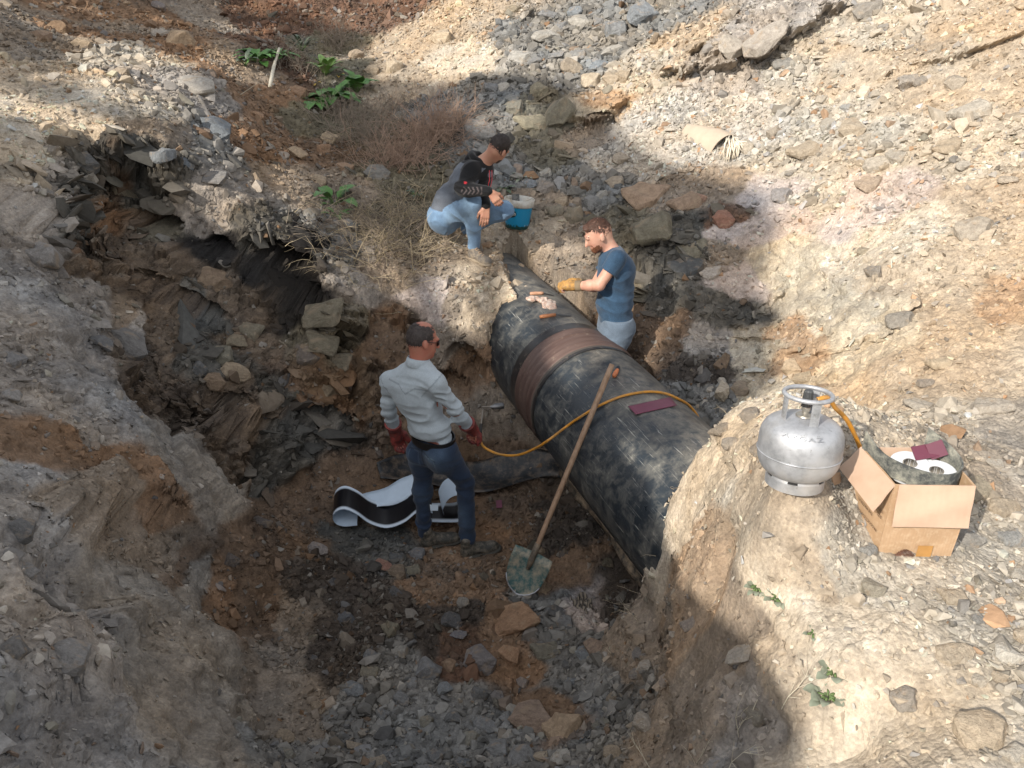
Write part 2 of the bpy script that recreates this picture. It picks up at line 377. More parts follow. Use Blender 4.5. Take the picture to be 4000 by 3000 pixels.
Pf = P0.reshape(-1, 3).astype(np.float32); Nf = N0.reshape(-1, 3).astype(np.float32)
inner = (Pf[:, 0] > -8) & (Pf[:, 0] < 5.8) & (Pf[:, 1] > .5) & (Pf[:, 1] < 16.5)
ii = np.where(inner)[0]; Pi = Pf[ii]; Ni = Nf[ii]
Wt = soil(Pi)
prop = Wt @ S_M.astype(np.float32)                  # facet, lumps, pebbles
steep = 1 - smooth(.45, .9, Ni[:, 2])
rocky = prop[:, 0] * (0.55 + .75 * steep)
# calm the ground where things stand: (x, y, radius, amount kept)
CALM = []
def calm_mask(P):
    m = np.ones(len(P), np.float32)
    for (x, y, r, keep) in CALM:
        d = np.hypot(P[:, 0] - x, P[:, 1] - y); m = np.minimum(m, keep + (1 - keep) * smooth(r * .7, r * 1.5, d))
    return m
_q = atz(3109, 1883, 2.0); CALM.append((_q[0], _q[1], .22, .12))
_q = atz(3570, 2060, 1.76); CALM.append((_q[0], _q[1], .26, .12))
_q = atz(1740, 2140, 0.0); CALM.append((_q[0], _q[1], .35, .3))
_q = atz(1550, 2030, 0.05); CALM.append((_q[0], _q[1], .62, .2)); _q = atz(1400, 2040, 0.05); CALM.append((_q[0], _q[1], .35, .2))
_q = at(1870, 1000, 7.25); CALM.append((_q[0], _q[1], .3, .25))
_q = at(2020, 870, 8.1); CALM.append((_q[0], _q[1], .22, .25))
cm = calm_mask(Pi)
# bedding planes of the shale dip to the right
bed = nrm([.42, .25, .87]).astype(np.float32)
wv = fbm(Pi, 1.3, 4, .5, 5.) * .10
sb = (Pi @ bed + wv) / .105
fr = sb - np.floor(sb)
ledge = (fr ** .6 - .5)                                # proud lip, undercut
sb2 = (Pi @ bed + wv * .7 + fbm(Pi, 5, 2, .5, 2.) * .02) / .038
ledge2 = ((sb2 - np.floor(sb2)) - .5)
f0, e0, r0 = cells(Pi * np.array([1, 1, 1.2], np.float32) + (fbm(Pi, 1.1, 2, .5, 19.) * .2)[:, None], .95)
f1, e1, r1 = cells(Pi * np.array([1, 1, 1.5], np.float32) + (fbm(Pi, 2.2, 2, .5, 9.) * .08)[:, None], .38)
f2, e2, r2 = cells(Pi * np.array([1, 1, 1.3], np.float32) + (fbm(Pi, 5.2, 2, .5, 1.) * .03)[:, None], .15)
f3, e3, r3 = cells(Pi, .062)
rockm = smooth(.9, 1.6, rocky)                        # where real rock faces show
disp = fbm(Pi, .9, 3, .5, 40.) * .05 * prop[:, 1]
disp += fbm(Pi, 4.0, 5, .55, 8.) * .030 * prop[:, 1]
disp += f0 * (.05 + .07 * rockm) * steep * smooth(-.5, .3, prop[:, 0] - .1) - (1 - smooth(0, .10, e0)) * .05 * steep * rockm
disp += f1 * .095 * rockm + f2 * .042 * rocky * .6 + f3 * .011 * (rocky * .4 + .25)
par = 1 - smooth(.72, .95, Ni @ bed); brk = smooth(-.35, .35, vnoise(Pi * 3.1 + 50) + .5 * f1)
disp += (ledge * .105 + ledge2 * .03 * brk) * rockm * (0.35 + .65 * steep) * (.25 + .75 * par) * (.35 + .65 * brk)
disp -= (1 - smooth(0, .12, e1)) * .035 * rockm + (1 - smooth(0, .14, e2)) * .014 * rocky
sm_ = 1 - .65 * steep * (1 - rockm)
disp += np.abs(fbm(Pi, 13, 3, .6, 4.)) * .014 * prop[:, 1] * sm_
disp += fbm(Pi, 34, 2, .6, 4.) * .0035 * sm_
disp *= cm
# keep the ground off the pipe where it lies open
rel = Pi + Ni * disp[:, None] - PIPE_0; tt = rel @ PIPE_U; rad = np.linalg.norm(rel - tt[:, None] * PIPE_U, axis=1)
Pn = Pi + Ni * disp[:, None]
# hollows that go in under the rock: photo pixel, half sizes, slant, depth
for (cx, cy, ra, rb, ang, dep) in ((1110, 1060, .46, .25, -.72, .75), (850, 965, .16, .10, -.3, .35), (60, 830, .35, .09, -.5, .3), (330, 850, .3, .12, -.3, .15), (2355, 490, .22, .15, -.6, .35), (2620, 1020, .40, .20, -.15, .22), (2350, 1430, .3, .15, -.6, .2),
                               (600, 860, .25, .09, -.35, .28), (740, 1180, .3, .10, -.45, .28), (950, 1620, .25, .12, -.8, .3), (1230, 1640, .3, .14, -.2, .25), (500, 1950, .2, .1, -.9, .22), (300, 2560, .2, .1, -.9, .1), (180, 2080, .25, .08, -.7, .08), (1820, 1440, .25, .15, -1.2, .25), (2930, 150, 1.1, .32, .36, -.38), (3200, 1230, .9, .42, -.35, -.2), (2300, 430, .42, .22, .0, -.28), (560, 950, .5, .2, -.6, -.2), (780, 1500, .35, .2, -.9, -.15), (3750, 180, .6, .2, .2, -.2), (3850, 1650, .35, .22, .2, -.12), (330, 2150, .5, .2, -.5, -.12), (1750, 1520, .2, .12, -.4, .2)):
    c0 = ground_at(cx, cy); rl = Pn - c0; q1 = cR * math.cos(ang) + cU * math.sin(ang); q2 = -cR * math.sin(ang) + cU * math.cos(ang)
    rr_ = np.sqrt((rl @ q1 / ra) ** 2 + (rl @ q2 / rb) ** 2 + (rl @ cF / .9) ** 2) + fbm(Pn, 5, 3, .6, cx * .01) * .25
    w_ = (1 - smooth(.55, 1.05, rr_)) * dep; Pn += w_[:, None] * np.array([.1, .97, .12 if dep > 0 else -.25], np.float32)
_sx = nrm(np.cross(PIPE_U, [0, 0, 1])); rl = Pn - PIPE_0; ts = rl @ PIPE_U; ss = rl @ _sx; R_ = PIPE_D / 2
tlo = np.interp(ss, [-.47, -.44, -.39, -.33, -.21, -.08, .03, .32, .47], [2.86, 2.92, 3.0, 3.04, 3.07, 3.15, 3.23, 3.49, 3.6])
thi = np.interp(ss, [-.47, -.35, -.26, -.15, -.11, -.04, .03, .14, .27, .47], [5.75, 5.93, 5.98, 5.92, 6.22, 6.47, 6.84, 7.07, 7.25, 7.3])
jag = fbm(Pn, 6, 3, .6, 14.) * .05; tlo = tlo + jag; thi = thi + jag
axz = PIPE_0[2] + ts * PIPE_U[2]; zs = axz + np.sqrt(np.maximum(R_ ** 2 - ss ** 2, 0)); inn = np.abs(ss) < R_ * .99
open_ = inn & (ts > tlo) & (ts < thi); low_ = np.maximum(zs - .07, axz + .22 * smooth(5.4, 6.4, ts) + np.where(ss > .33, .6 * smooth(thi - .9, thi, ts), 0)); Pn[open_, 2] = np.minimum(Pn[open_, 2], low_[open_])
zc = axz + .08 + (.9 + 1.5 * smooth(5.0, 5.8, ts)) * np.clip(ss - R_ * .8, 0, 1) + .33 * smooth(5.2, 6.9, ts) + jag + 1.3 * smooth(thi - 1.4, thi, ts); wide = (ss > 0) & (ss < R_ + .6) & (ts > tlo + .05) & (ts < thi)
Pn[wide, 2] = np.minimum(Pn[wide, 2], zc[wide])
cov = (np.abs(ss) < R_ * 1.0) & (ts > 1.0) & (ts < 8.5) & ((ts < tlo) | (ts > thi)); dd_ = np.where(ts < tlo, tlo - ts, ts - thi)
Pn[cov, 2] = np.maximum(Pn[cov, 2], zs[cov] + .015 + .35 * np.clip(dd_[cov], 0, .25))
Pf[ii] = Pn
P1 = Pf.reshape(ny, nx, 3); N1 = grid_normals(P1).reshape(-1, 3).astype(np.float32)
# ---- colour: mixture of the soils' two tones, plus stone veins, dust on flat tops (settled dust, part of the place)
v1 = smooth(-.5, .6, fbm(Pi, 3.1, 5, .62, 12.)); v2 = smooth(-.3, .5, fbm(Pi, 14., 3, .6, 22.))
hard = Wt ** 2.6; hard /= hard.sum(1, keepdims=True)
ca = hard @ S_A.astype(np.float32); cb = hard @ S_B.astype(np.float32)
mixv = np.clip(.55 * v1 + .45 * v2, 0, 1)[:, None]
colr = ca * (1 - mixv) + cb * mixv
tone = 1 + (r2 - .5) * .35 * np.clip(rocky, 0, 1) + (r3 - .5) * .28
colr *= tone[:, None]
warmth = fbm(Pi, 2.1, 3, .5, 60.)[:, None]
colr *= 1 + warmth * np.array([.08, .0, -.10], np.float32)
rust = smooth(.45, .8, fbm(Pi, 1.9, 3, .55, 77.)) * rockm * .6
colr = colr * (1 - rust[:, None]) + np.array([.24, .13, .065], np.float32) * rust[:, None]
dust = smooth(.55, .92, N1[ii][:, 2]) * rockm * smooth(-.4, .3, fbm(Pi, 3.3, 3, .6, 50.)) * .7
blackness = Wt[:, _keys.index('x')]
dust *= 1 - smooth(.2, .6, blackness)
colr = colr * (1 - dust[:, None]) + (ca * .55 + np.array([.15, .13, .105], np.float32) * .9) * dust[:, None]
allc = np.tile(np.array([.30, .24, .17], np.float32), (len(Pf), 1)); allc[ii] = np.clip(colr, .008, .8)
out = ~inner
Po = Pf[out]; allc[out] *= (1 + .25 * fbm(Po, .7, 3)[:, None]); Pf[out, 2] += fbm(Po, .35, 4, .5, 9.) * .12 * smooth(0, 3, np.hypot(np.clip(np.abs(Po[:, 0]) - 5, 0, 9), np.clip(Po[:, 1] - 16, 0, 9)))
idx = np.arange(nx * ny).reshape(ny, nx)
quads = np.stack([idx[:-1, :-1], idx[:-1, 1:], idx[1:, 1:], idx[1:, :-1]], 2).reshape(-1, 4)

def earth_mat(name, attr=True):
    t = NT(name); c = t.co()
    base = t.n('ShaderNodeAttribute', attribute_name='Col').outputs['Color']
    n1 = t.noise(22, 8, .72, c); n2 = t.noise(85, 6, .7, c); n3 = t.noise(6, 6, .65, c)
    v = t.n('ShaderNodeTexVoronoi', feature='F1'); v.inputs['Scale'].default_value = 62; v.inputs['Randomness'].default_value = 1; t.l(c, v.inputs['Vector'])
    v2 = t.n('ShaderNodeTexVoronoi', feature='F1'); v2.inputs['Scale'].default_value = 130; t.l(c, v2.inputs['Vector'])
    g1 = t.ramp(n1.outputs[0], [(.28, (.78, .77, .76)), (.72, (1.2, 1.21, 1.22))])
    g2 = t.ramp(n2.outputs[0], [(.3, (.82, .82, .82)), (.7, (1.18, 1.18, 1.18))])
    g3 = t.ramp(n3.outputs[0], [(.3, (.88, .86, .84)), (.7, (1.12, 1.13, 1.15))])
    x = t.mix(1, base, g1.outputs[0], 'MULTIPLY'); x = t.mix(1, x, g2.outputs[0], 'MULTIPLY'); x = t.mix(1, x, g3.outputs[0], 'MULTIPLY')
    sp = t.ramp(v.outputs['Color'], [(.1, (.84, .84, .85)), (.5, (1, 1, 1)), (.93, (1.2, 1.19, 1.17))])
    x = t.mix(.8, x, sp.outputs[0], 'MULTIPLY')
    t.color(x); t.rough(.95); t.b.inputs['Specular IOR Level'].default_value = .2
    a = t.n('ShaderNodeMath', operation='MULTIPLY'); a.inputs[1].default_value = -.6; t.l(v.outputs['Distance'], a.inputs[0])
    a2 = t.n('ShaderNodeMath', operation='MULTIPLY_ADD'); a2.inputs[1].default_value = 1.2; t.l(n1.outputs[0], a2.inputs[0]); t.l(a.outputs[0], a2.inputs[2])
    a3 = t.n('ShaderNodeMath', operation='MULTIPLY_ADD'); a3.inputs[1].default_value = .35; t.l(n2.outputs[0], a3.inputs[0]); t.l(a2.outputs[0], a3.inputs[2])
    t.bump(a3.outputs[0], .6, .014)
    return t.m
EARTH = earth_mat('earth')
ground = mesh_np('ground', Pf, quads, EARTH, None, False, allc); tag(ground, kind='structure')
_sm = np.zeros(len(Pf), bool); _sm[ii] = (steep > .35) & (rockm < .25)
ground.data.polygons.foreach_set('use_smooth', _sm[quads].all(1)); ground.data.update()
NG = N1
# ---- lookups on the finished ground
_rel = Pf[ii] - cC; _d = _rel @ cF
G_PX = np.stack([2000 + FPX * (_rel @ cR) / np.maximum(_d, .1), 1500 - FPX * (_rel @ cU) / np.maximum(_d, .1)], 1).astype(np.float32); G_D = _d
G_ok = (_d > .5) & (G_PX[:, 0] > -300) & (G_PX[:, 0] < 4300) & (G_PX[:, 1] > -300) & (G_PX[:, 1] < 3300)
# visible-surface map: coarse z-buffer on 12 px tiles
_tx = np.clip(((G_PX[:, 0] + 300) / 14).astype(int), 0, 328); _ty = np.clip(((G_PX[:, 1] + 300) / 14).astype(int), 0, 257)
_zb = np.full((258, 329), 1e9); _o = np.where(G_ok)[0]
np.minimum.at(_zb, (_ty[_o], _tx[_o]), G_D[_o])
G_vis = G_ok & (G_D < _zb[_ty, _tx] + .12 + .03 * G_D)
G_P = Pf[ii]; G_N = NG[ii]; G_C = allc[ii]
def find(px, py):
    """index of the visible ground vertex nearest to a photo pixel"""
    m = np.where(G_vis & (np.abs(G_PX[:, 0] - px) < 60) & (np.abs(G_PX[:, 1] - py) < 60))[0]
    if not len(m): m = np.where(G_vis)[0]
    return m[np.argmin(((G_PX[m] - [px, py]) ** 2).sum(1))]
def gpt(px, py): return G_P[find(px, py)].astype(float)
def gz(x, y):
    i = np.clip(np.searchsorted(GX, x), 1, nx - 1); j = np.clip(np.searchsorted(GY, y), 1, ny - 1)
    b = P1[j - 1:j + 1, i - 1:i + 1].reshape(-1, 3); return float(b[:, 2].mean())
# ================================================================== HEAP AND TREE ADDED OUT OF VIEW TO SHADE THE PIT (behind the photographer)
HV = np.array([-math.sin(SUN_AZ), -math.cos(SUN_AZ)]); PV = np.array([math.cos(SUN_AZ), -math.sin(SUN_AZ)]); TANE = math.tan(SUN_EL)
def heap():  # added unseen heap, ridge line shaped to throw the shadow edge across the pit
    prof = [(3, 2.3), (.4, 3.2), (-.35, 5.0), (-.45, 5.75), (-.62, 5.95), (-.8, 6.02), (-1.3, 6.0), (-1.66, 6.08), (-1.95, 6.38), (-2.2, 6.47), (-2.66, 6.63), (-3.07, 6.85), (-3.4, 7.0), (-3.8, 7.1),
            (-4.2, 6.9), (-4.7, 7.05), (-5.3, 6.9), (-6, 6.9), (-6.8, 7.3), (-7.4, 7.2), (-8.2, 7.45), (-9.5, 8.0), (-11, 8.0), (-14, 6.5), (-18, 3.0)]
    us = np.arange(-18, 3, .06); pu = np.array([p[0] for p in prof][::-1]); pv = np.array([p[1] for p in prof][::-1])
    v = np.interp(us, pu, pv); ds = np.concatenate([np.arange(-3.2, 0, .16), [0], np.arange(.16, 6, .25)])
    U, D = np.meshgrid(us, ds); top = np.interp(U, us, v)
    Z = np.where(D < 0, top + D * 1.55, top - D * .8)
    X = HV[0] * (4.5 + D) + PV[0] * U; Y = HV[1] * (4.5 + D) + PV[1] * U
    P = np.stack([X, Y, Z], 2).reshape(-1, 3).astype(np.float32)
    k = smooth(0, .5, np.abs(D)).reshape(-1)
    P[:, 2] += fbm(P, 2.2, 4) * .16 * k + fbm(P, 7, 3) * .035
    i = np.arange(P.shape[0]).reshape(U.shape); q = np.stack([i[:-1, :-1], i[1:, :-1], i[1:, 1:], i[:-1, 1:]], 2).reshape(-1, 4)
    c = np.array([.34, .27, .19]) * (1 + .3 * fbm(P, 2.5, 4))[:, None]
    o = mesh_np('added_shade_heap', P, q, EARTH, None, False, c); tag(o, kind='structure')
heap()
def in_poly(pts, poly):
    x, y = pts[:, 0], pts[:, 1]; c = np.zeros(len(pts), bool); n = len(poly)
    for i in range(n):
        x1, y1 = poly[i]; x2, y2 = poly[(i + 1) % n]
        m = ((y1 > y) != (y2 > y)) & (x < (x2 - x1) * (y - y1) / (y2 - y1 + 1e-9) + x1); c ^= m
    return c
def added_shade_tree():  # added unseen tree, crown outlined to cast the upper shade and dapples
    poly = [(-2.0, 6.7), (-2.08, 7.6), (-2.45, 8.05), (-2.75, 8.5), (-2.8, 9.1), (-3.2, 9.6), (-4.0, 9.7), (-5.0, 10.1), (-6.2, 10.9), (-7, 10.85), (-8, 10.5), (-9, 10.4), (-10.7, 11.6), (-12.5, 11.9),
            (-12.5, 9.9), (-9.8, 9.4), (-8.4, 8.8), (-7.0, 8.1), (-6.2, 7.7), (-5.7, 7.8), (-5.3, 8.3), (-4.6, 8.55), (-3.4, 8.5), (-2.98, 8.0), (-2.9, 6.7)]
    D = 9.0; r = np.random.default_rng(5)
    pts = r.random((60000, 2)) * [11, 5.5] + [-12.6, 6.6]; pts = pts[in_poly(pts, poly)]; q2 = r.random((5200, 2)) * [6.8, 2.6] + [-13.2, 7.4]
    q2 = q2[vnoise(np.stack([q2[:, 0] * .9, q2[:, 1] * 2.6, q2[:, 0] * 0 + 6.3], 1)) > .12]
    # gaps where the light falls through
    n = vnoise(np.stack([pts[:, 0] * 1.1, pts[:, 1] * 1.1, pts[:, 0] * 0 + 3.3], 1)) + .5 * vnoise(np.stack([pts[:, 0] * 2.9, pts[:, 1] * 2.9, pts[:, 0] * 0 + 9.3], 1))
    left = smooth(-4.6, -6.0, pts[:, 0]) if False else np.clip((-4.6 - pts[:, 0]) / 1.5, 0, 1)
    keep = n > (-1.5 + 1.15 * left); pts = np.concatenate([pts[keep][:16000], q2])
    dd = r.normal(0, .45, len(pts)); s = r.uniform(.09, .17, len(pts))
    C0 = np.stack([HV[0] * (D + dd) + PV[0] * pts[:, 0], HV[1] * (D + dd) + PV[1] * pts[:, 0], pts[:, 1] + (D + dd - 4.5) * TANE], 1)
    a = r.normal(size=(len(pts), 3)); a /= np.linalg.norm(a, axis=1, keepdims=True); b = np.cross(a, r.normal(size=(len(pts), 3))); b /= np.linalg.norm(b, axis=1, keepdims=True)
    V = np.stack([C0 - a * s[:, None], C0 + b * s[:, None] * .6, C0 + a * s[:, None], C0 - b * s[:, None] * .6], 1).reshape(-1, 3)
    t = empty('added_shade_tree', (HV[0] * D + PV[0] * -2.45, HV[1] * D + PV[1] * -2.45, 2.0)); tag(t, 'leafy tree added to shade the pit, behind the photographer, out of view', 'tree')
    leaf = plain('tree_leaf', (.06, .10, .03, 1), .6)
    org = np.array(t.location)
    mesh_np('crown', V - org, np.arange(len(V)).reshape(-1, 4), leaf, t, False)
    m = MB(); m.tube([(0, 0, -.2), (0.05, 0, 3), (0, .1, 6), (.1, 0, 9.2)], [.28, .24, .2, .1], 10)
    for k, u in enumerate((-3.5, -5.5, -7.5, -9.5, -11.5)):
        dv = np.array([PV[0], PV[1], 0]) * (u + 2.45)
        m.tube([(0, .05, 5 + .3 * k), dv * .5 + [0, 0, 9.2], dv + [0, 0, 10.8 + .35 * k]], [.13, .09, .03], 6)
    m.build('trunk', plain('bark', (.12, .09, .06, 1), .9), t)
added_shade_tree()

# ================================================================== STONES
def hull_variant(npts, flat, seed, elong=1.0):
    r = np.random.default_rng(seed); bm = bmesh.new()
    P = r.normal(size=(npts, 3)); P /= np.linalg.norm(P, axis=1, keepdims=True)
    P = np.sign(P) * np.abs(P) ** .72                       # boxier
    P *= np.array([elong, 1, flat]) * r.uniform(.8, 1.08, (npts, 1))
    for p in P: bm.verts.new(p)
    res = bmesh.ops.convex_hull(bm, input=bm.verts)
    bmesh.ops.delete(bm, geom=[v for v in bm.verts if not v.link_faces], context='VERTS')
    bmesh.ops.triangulate(bm, faces=bm.faces)
    bm.verts.index_update()
    V = np.array([v.co[:] for v in bm.verts]); F = np.array([[v.index for v in f.verts] for f in bm.faces]); bm.free()
    return V, F
PEB = [hull_variant(8, f, 100 + i, e) for i, (f, e) in enumerate([(.75, 1), (.5, 1.3), (.85, 1.1), (.4, 1.2), (.6, 1.5), (.9, 1), (.3, 1.2), (.65, 1.2)])]
ROC = [hull_variant(14, f, 200 + i, e) for i, (f, e) in enumerate([(.75, 1.1), (.5, 1.3), (.85, 1.2), (.32, 1.2), (.6, 1.5), (.28, 1.5), (.7, 1.2), (.45, 1.1), (.8, 1.3), (.55, 1.6)])]
def rand_rot(n, r):
    q = r.normal(size=(n, 4)); q /= np.linalg.norm(q, axis=1, keepdims=True); w, x, y, z = q.T
    return np.stack([1 - 2 * (y * y + z * z), 2 * (x * y - z * w), 2 * (x * z + y * w), 2 * (x * y + z * w), 1 - 2 * (x * x + z * z), 2 * (y * z - x * w),
                     2 * (x * z - y * w), 2 * (y * z + x * w), 1 - 2 * (x * x + y * y)], 1).reshape(-1, 3, 3)
def align_rot(N, r, tilt=.35):
    n = len(N); Z = N + r.normal(size=(n, 3)) * tilt; Z /= np.linalg.norm(Z, axis=1, keepdims=True)
    X = np.cross(Z, r.normal(size=(n, 3))); X /= np.linalg.norm(X, axis=1, keepdims=True); Y = np.cross(Z, X)
    return np.stack([X, Y, Z], 2)
def scatter(name, idx, size, variants, sink, r, mat, tilt=.4, colvar=.2, extra=.22):
    N = G_N[idx]; R = align_rot(N, r, tilt); pos = G_P[idx] + (r.random((len(idx), 3)) - .5) * .014 + N * (size * sink)[:, None]
    col = G_C[idx]; n = len(idx)
    pal = np.array([[.37, .34, .30], [.27, .265, .26], [.41, .37, .31], [.31, .26, .20], [.19, .185, .18], [.43, .395, .34], [.30, .18, .10], [.26, .24, .19]])
    lum = col.mean(1, keepdims=True); pc = pal[r.integers(0, len(pal), n)]; pc = pc * (.25 + .75 * np.clip(lum / .30, .3, 1.25))
    k = (r.random((n, 1)) < extra) * r.uniform(.45, .95, (n, 1)); col = col * (1 - k) + pc * k
    col = col * (1 + colvar * r.normal(size=(n, 1))).clip(.5, 1.7)
    vi = r.integers(0, len(variants), n); VV = []; FF = []; CC = []; off = 0
    for k, (V, F) in enumerate(variants):
        m = np.where(vi == k)[0]
        if not len(m): continue
        sc = size[m][:, None] * r.uniform(.75, 1.25, (len(m), 3))
        w = np.einsum('nij,nvj->nvi', R[m], V[None] * sc[:, None, :]) + pos[m][:, None]
        VV.append(w.reshape(-1, 3)); nv = len(V)
        FF.append((F[None] + (np.arange(len(m)) * nv)[:, None, None] + off).reshape(-1, 3)); off += nv * len(m)
        CC.append(np.repeat(col[m], nv, 0))
    o = mesh_np(name, np.concatenate(VV), np.concatenate(FF), mat, None, False, np.clip(np.concatenate(CC), .01, .47))
    return tag(o, kind='stuff')
def stone_mat():
    t = NT('stone'); c = t.co(); base = t.n('ShaderNodeAttribute', attribute_name='Col').outputs['Color']
    n1 = t.noise(30, 7, .7, c); g = t.ramp(n1.outputs[0], [(.3, (.78, .77, .76)), (.7, (1.22, 1.22, 1.22))])
    t.color(t.mix(1, base, g.outputs[0], 'MULTIPLY')); t.rough(.92); t.b.inputs['Specular IOR Level'].default_value = .25
    t.bump(n1.outputs[0], .35, .008); return t.m
STONE = stone_mat()
def rock_mat():
    t = NT('rock_surface'); c = t.co(); oi = t.n('ShaderNodeObjectInfo')
    mp = t.n('ShaderNodeVectorMath', operation='ADD'); t.l(c, mp.inputs[0]); t.l(oi.outputs['Random'], mp.inputs[1])
    n1 = t.noise(3, 8, .7, mp.outputs[0]); n2 = t.noise(14, 6, .7, mp.outputs[0]); n3 = t.noise(1.4, 4, .6, mp.outputs[0], .6)
    g = t.ramp(n1.outputs[0], [(.3, (.66, .65, .64)), (.7, (1.3, 1.3, 1.3))]); g2 = t.ramp(n2.outputs[0], [(.3, (.8, .8, .8)), (.7, (1.2, 1.2, 1.2))])
    x = t.mix(1, oi.outputs['Color'], g.outputs[0], 'MULTIPLY'); x = t.mix(1, x, g2.outputs[0], 'MULTIPLY')
    st = t.ramp(n3.outputs[0], [(.52, K1), (.68, (.55, .55, .55, 1))]); x = t.mix(st.outputs[0], x, (.36, .27, .18, 1))
    t.color(x); t.rough(.9); t.b.inputs['Specular IOR Level'].default_value = .3
    a = t.n('ShaderNodeMath', operation='MULTIPLY_ADD'); a.inputs[1].default_value = .4; t.l(n2.outputs[0], a.inputs[0]); t.l(n1.outputs[0], a.inputs[2])
    t.bump(a.outputs[0], .55, .12); return t.m
ROCKM = rock_mat()
# weights over the ground's vertices: area x pebbliness x visible
_ax = np.gradient(GX)[ii % nx]; _ay = np.gradient(GY)[ii // nx]
_area = _ax * _ay / np.maximum(N0.reshape(-1, 3)[ii][:, 2], .25)
peb = prop[:, 2]; flat = smooth(.25, .75, G_N[:, 2])
clump = np.exp(1.1 * fbm(G_P, 2.4, 3, .6, 90.))
inview = (G_PX[:, 0] > -60) & (G_PX[:, 0] < 4060) & (G_PX[:, 1] > -60) & (G_PX[:, 1] < 3060) & (G_D < 14)
round_ = (G_PX[:, 0] > -350) & (G_PX[:, 0] < 4800) & (G_PX[:, 1] > -200) & (G_PX[:, 1] < 3400) & (G_D < 14) & (G_D > 1.2); nearby = inview * 1. + round_ * (~inview) * .5
calm2 = calm_mask(G_P)
def pick(n, w, r):
    w = np.cumsum(w / w.sum()); return np.searchsorted(w, r.random(n)).clip(0, len(w) - 1)
r = np.random.default_rng(3)
w = _area * peb * (.35 + .65 * flat) * clump * nearby / np.maximum(G_D, 2) ** 1.1
idx = pick(94000, w, r); s = np.exp(r.normal(-4.65, .42, len(idx))) * np.clip(G_D[idx] / 4.5, .75, 2.0); s = np.clip(s, .004, .035)
scatter('gravel', idx, s, PEB, .1, r, STONE)
rub = Wt[:, _keys.index('r')] * 3.2 + Wt[:, _keys.index('g')] * 1.1 + Wt[:, _keys.index('d')] * .9 + Wt[:, _keys.index('e')] * .9 + Wt[:, _keys.index('o')] * .35 + Wt[:, _keys.index('h')] * .5 + Wt[:, _keys.index('w')] * .35 + Wt[:, _keys.index('k')] * .3 + Wt[:, _keys.index('s')] * .05 + .02 + Wt[:, _keys.index('l')] * .4
w = _area * rub * (.25 + .75 * flat) * clump * inview * calm2 / np.maximum(G_D, 2) ** .6
idx = pick(9000, w, r); s = np.clip(np.exp(r.normal(-3.75, .38, len(idx))), .012, .06) * np.clip(G_D[idx] / 5, .8, 1.5)
scatter('rubble', idx, s, ROC, .15, r, STONE, .55)

clf = (Wt[:, _keys.index('h')] + Wt[:, _keys.index('l')] + .7 * Wt[:, _keys.index('x')] + .06 * Wt[:, _keys.index('w')]) * (.4 + 1.2 * steep)
w = _area * clf * clump * inview * calm2
idx = pick(420, w, r); s = np.clip(np.exp(r.normal(-3.0, .6, len(idx))), .02, .16)
SLAB = [hull_variant(16, f, 300 + i, e) for i, (f, e) in enumerate([(.3, 1.5), (.22, 1.3), (.4, 1.6), (.28, 1.2), (.35, 1.9)])]
_N = G_N.copy(); G_N[idx] = bed + .8 * _N[idx]; G_N[idx] /= np.linalg.norm(G_N[idx], axis=1, keepdims=True)
scatter('shale_slabs', idx, s, SLAB, -.25, r, STONE, .25, .14, .06); G_N[:] = _N

# ---- single rocks --------------------------------------------------------------
ROCKMESH = []
def rock_mesh(i):
    V, F = ROC[i % len(ROC)]
    bm = bmesh.new(); vs = [bm.verts.new(v) for v in V]
    for f in F: bm.faces.new([vs[k] for k in f])
    bmesh.ops.dissolve_limit(bm, angle_limit=.28, verts=bm.verts, edges=bm.edges)
    bmesh.ops.triangulate(bm, faces=bm.faces)
    bmesh.ops.bevel(bm, geom=list(bm.edges), offset=.07, segments=1, affect='EDGES', profile=.6, clamp_overlap=True)
    bmesh.ops.triangulate(bm, faces=bm.faces)
    bmesh.ops.subdivide_edges(bm, edges=[e for e in bm.edges if e.calc_length() > .45], cuts=2, use_grid_fill=True)
    bmesh.ops.triangulate(bm, faces=bm.faces)
    co = np.array([v.co[:] for v in bm.verts], np.float32); nn = np.array([v.normal[:] for v in bm.verts])
    d = fbm(co + i * 3.7, 1.8, 3) * .07 + fbm(co + i, 5, 2) * .025
    for v, dd, n in zip(bm.verts, d, nn): v.co += Vector(n * dd)
    me = bpy.data.meshes.new('rock'); bm.to_mesh(me); bm.free(); me.materials.append(ROCKM); return me
ROCKMESH = [rock_mesh(i) for i in range(10)]
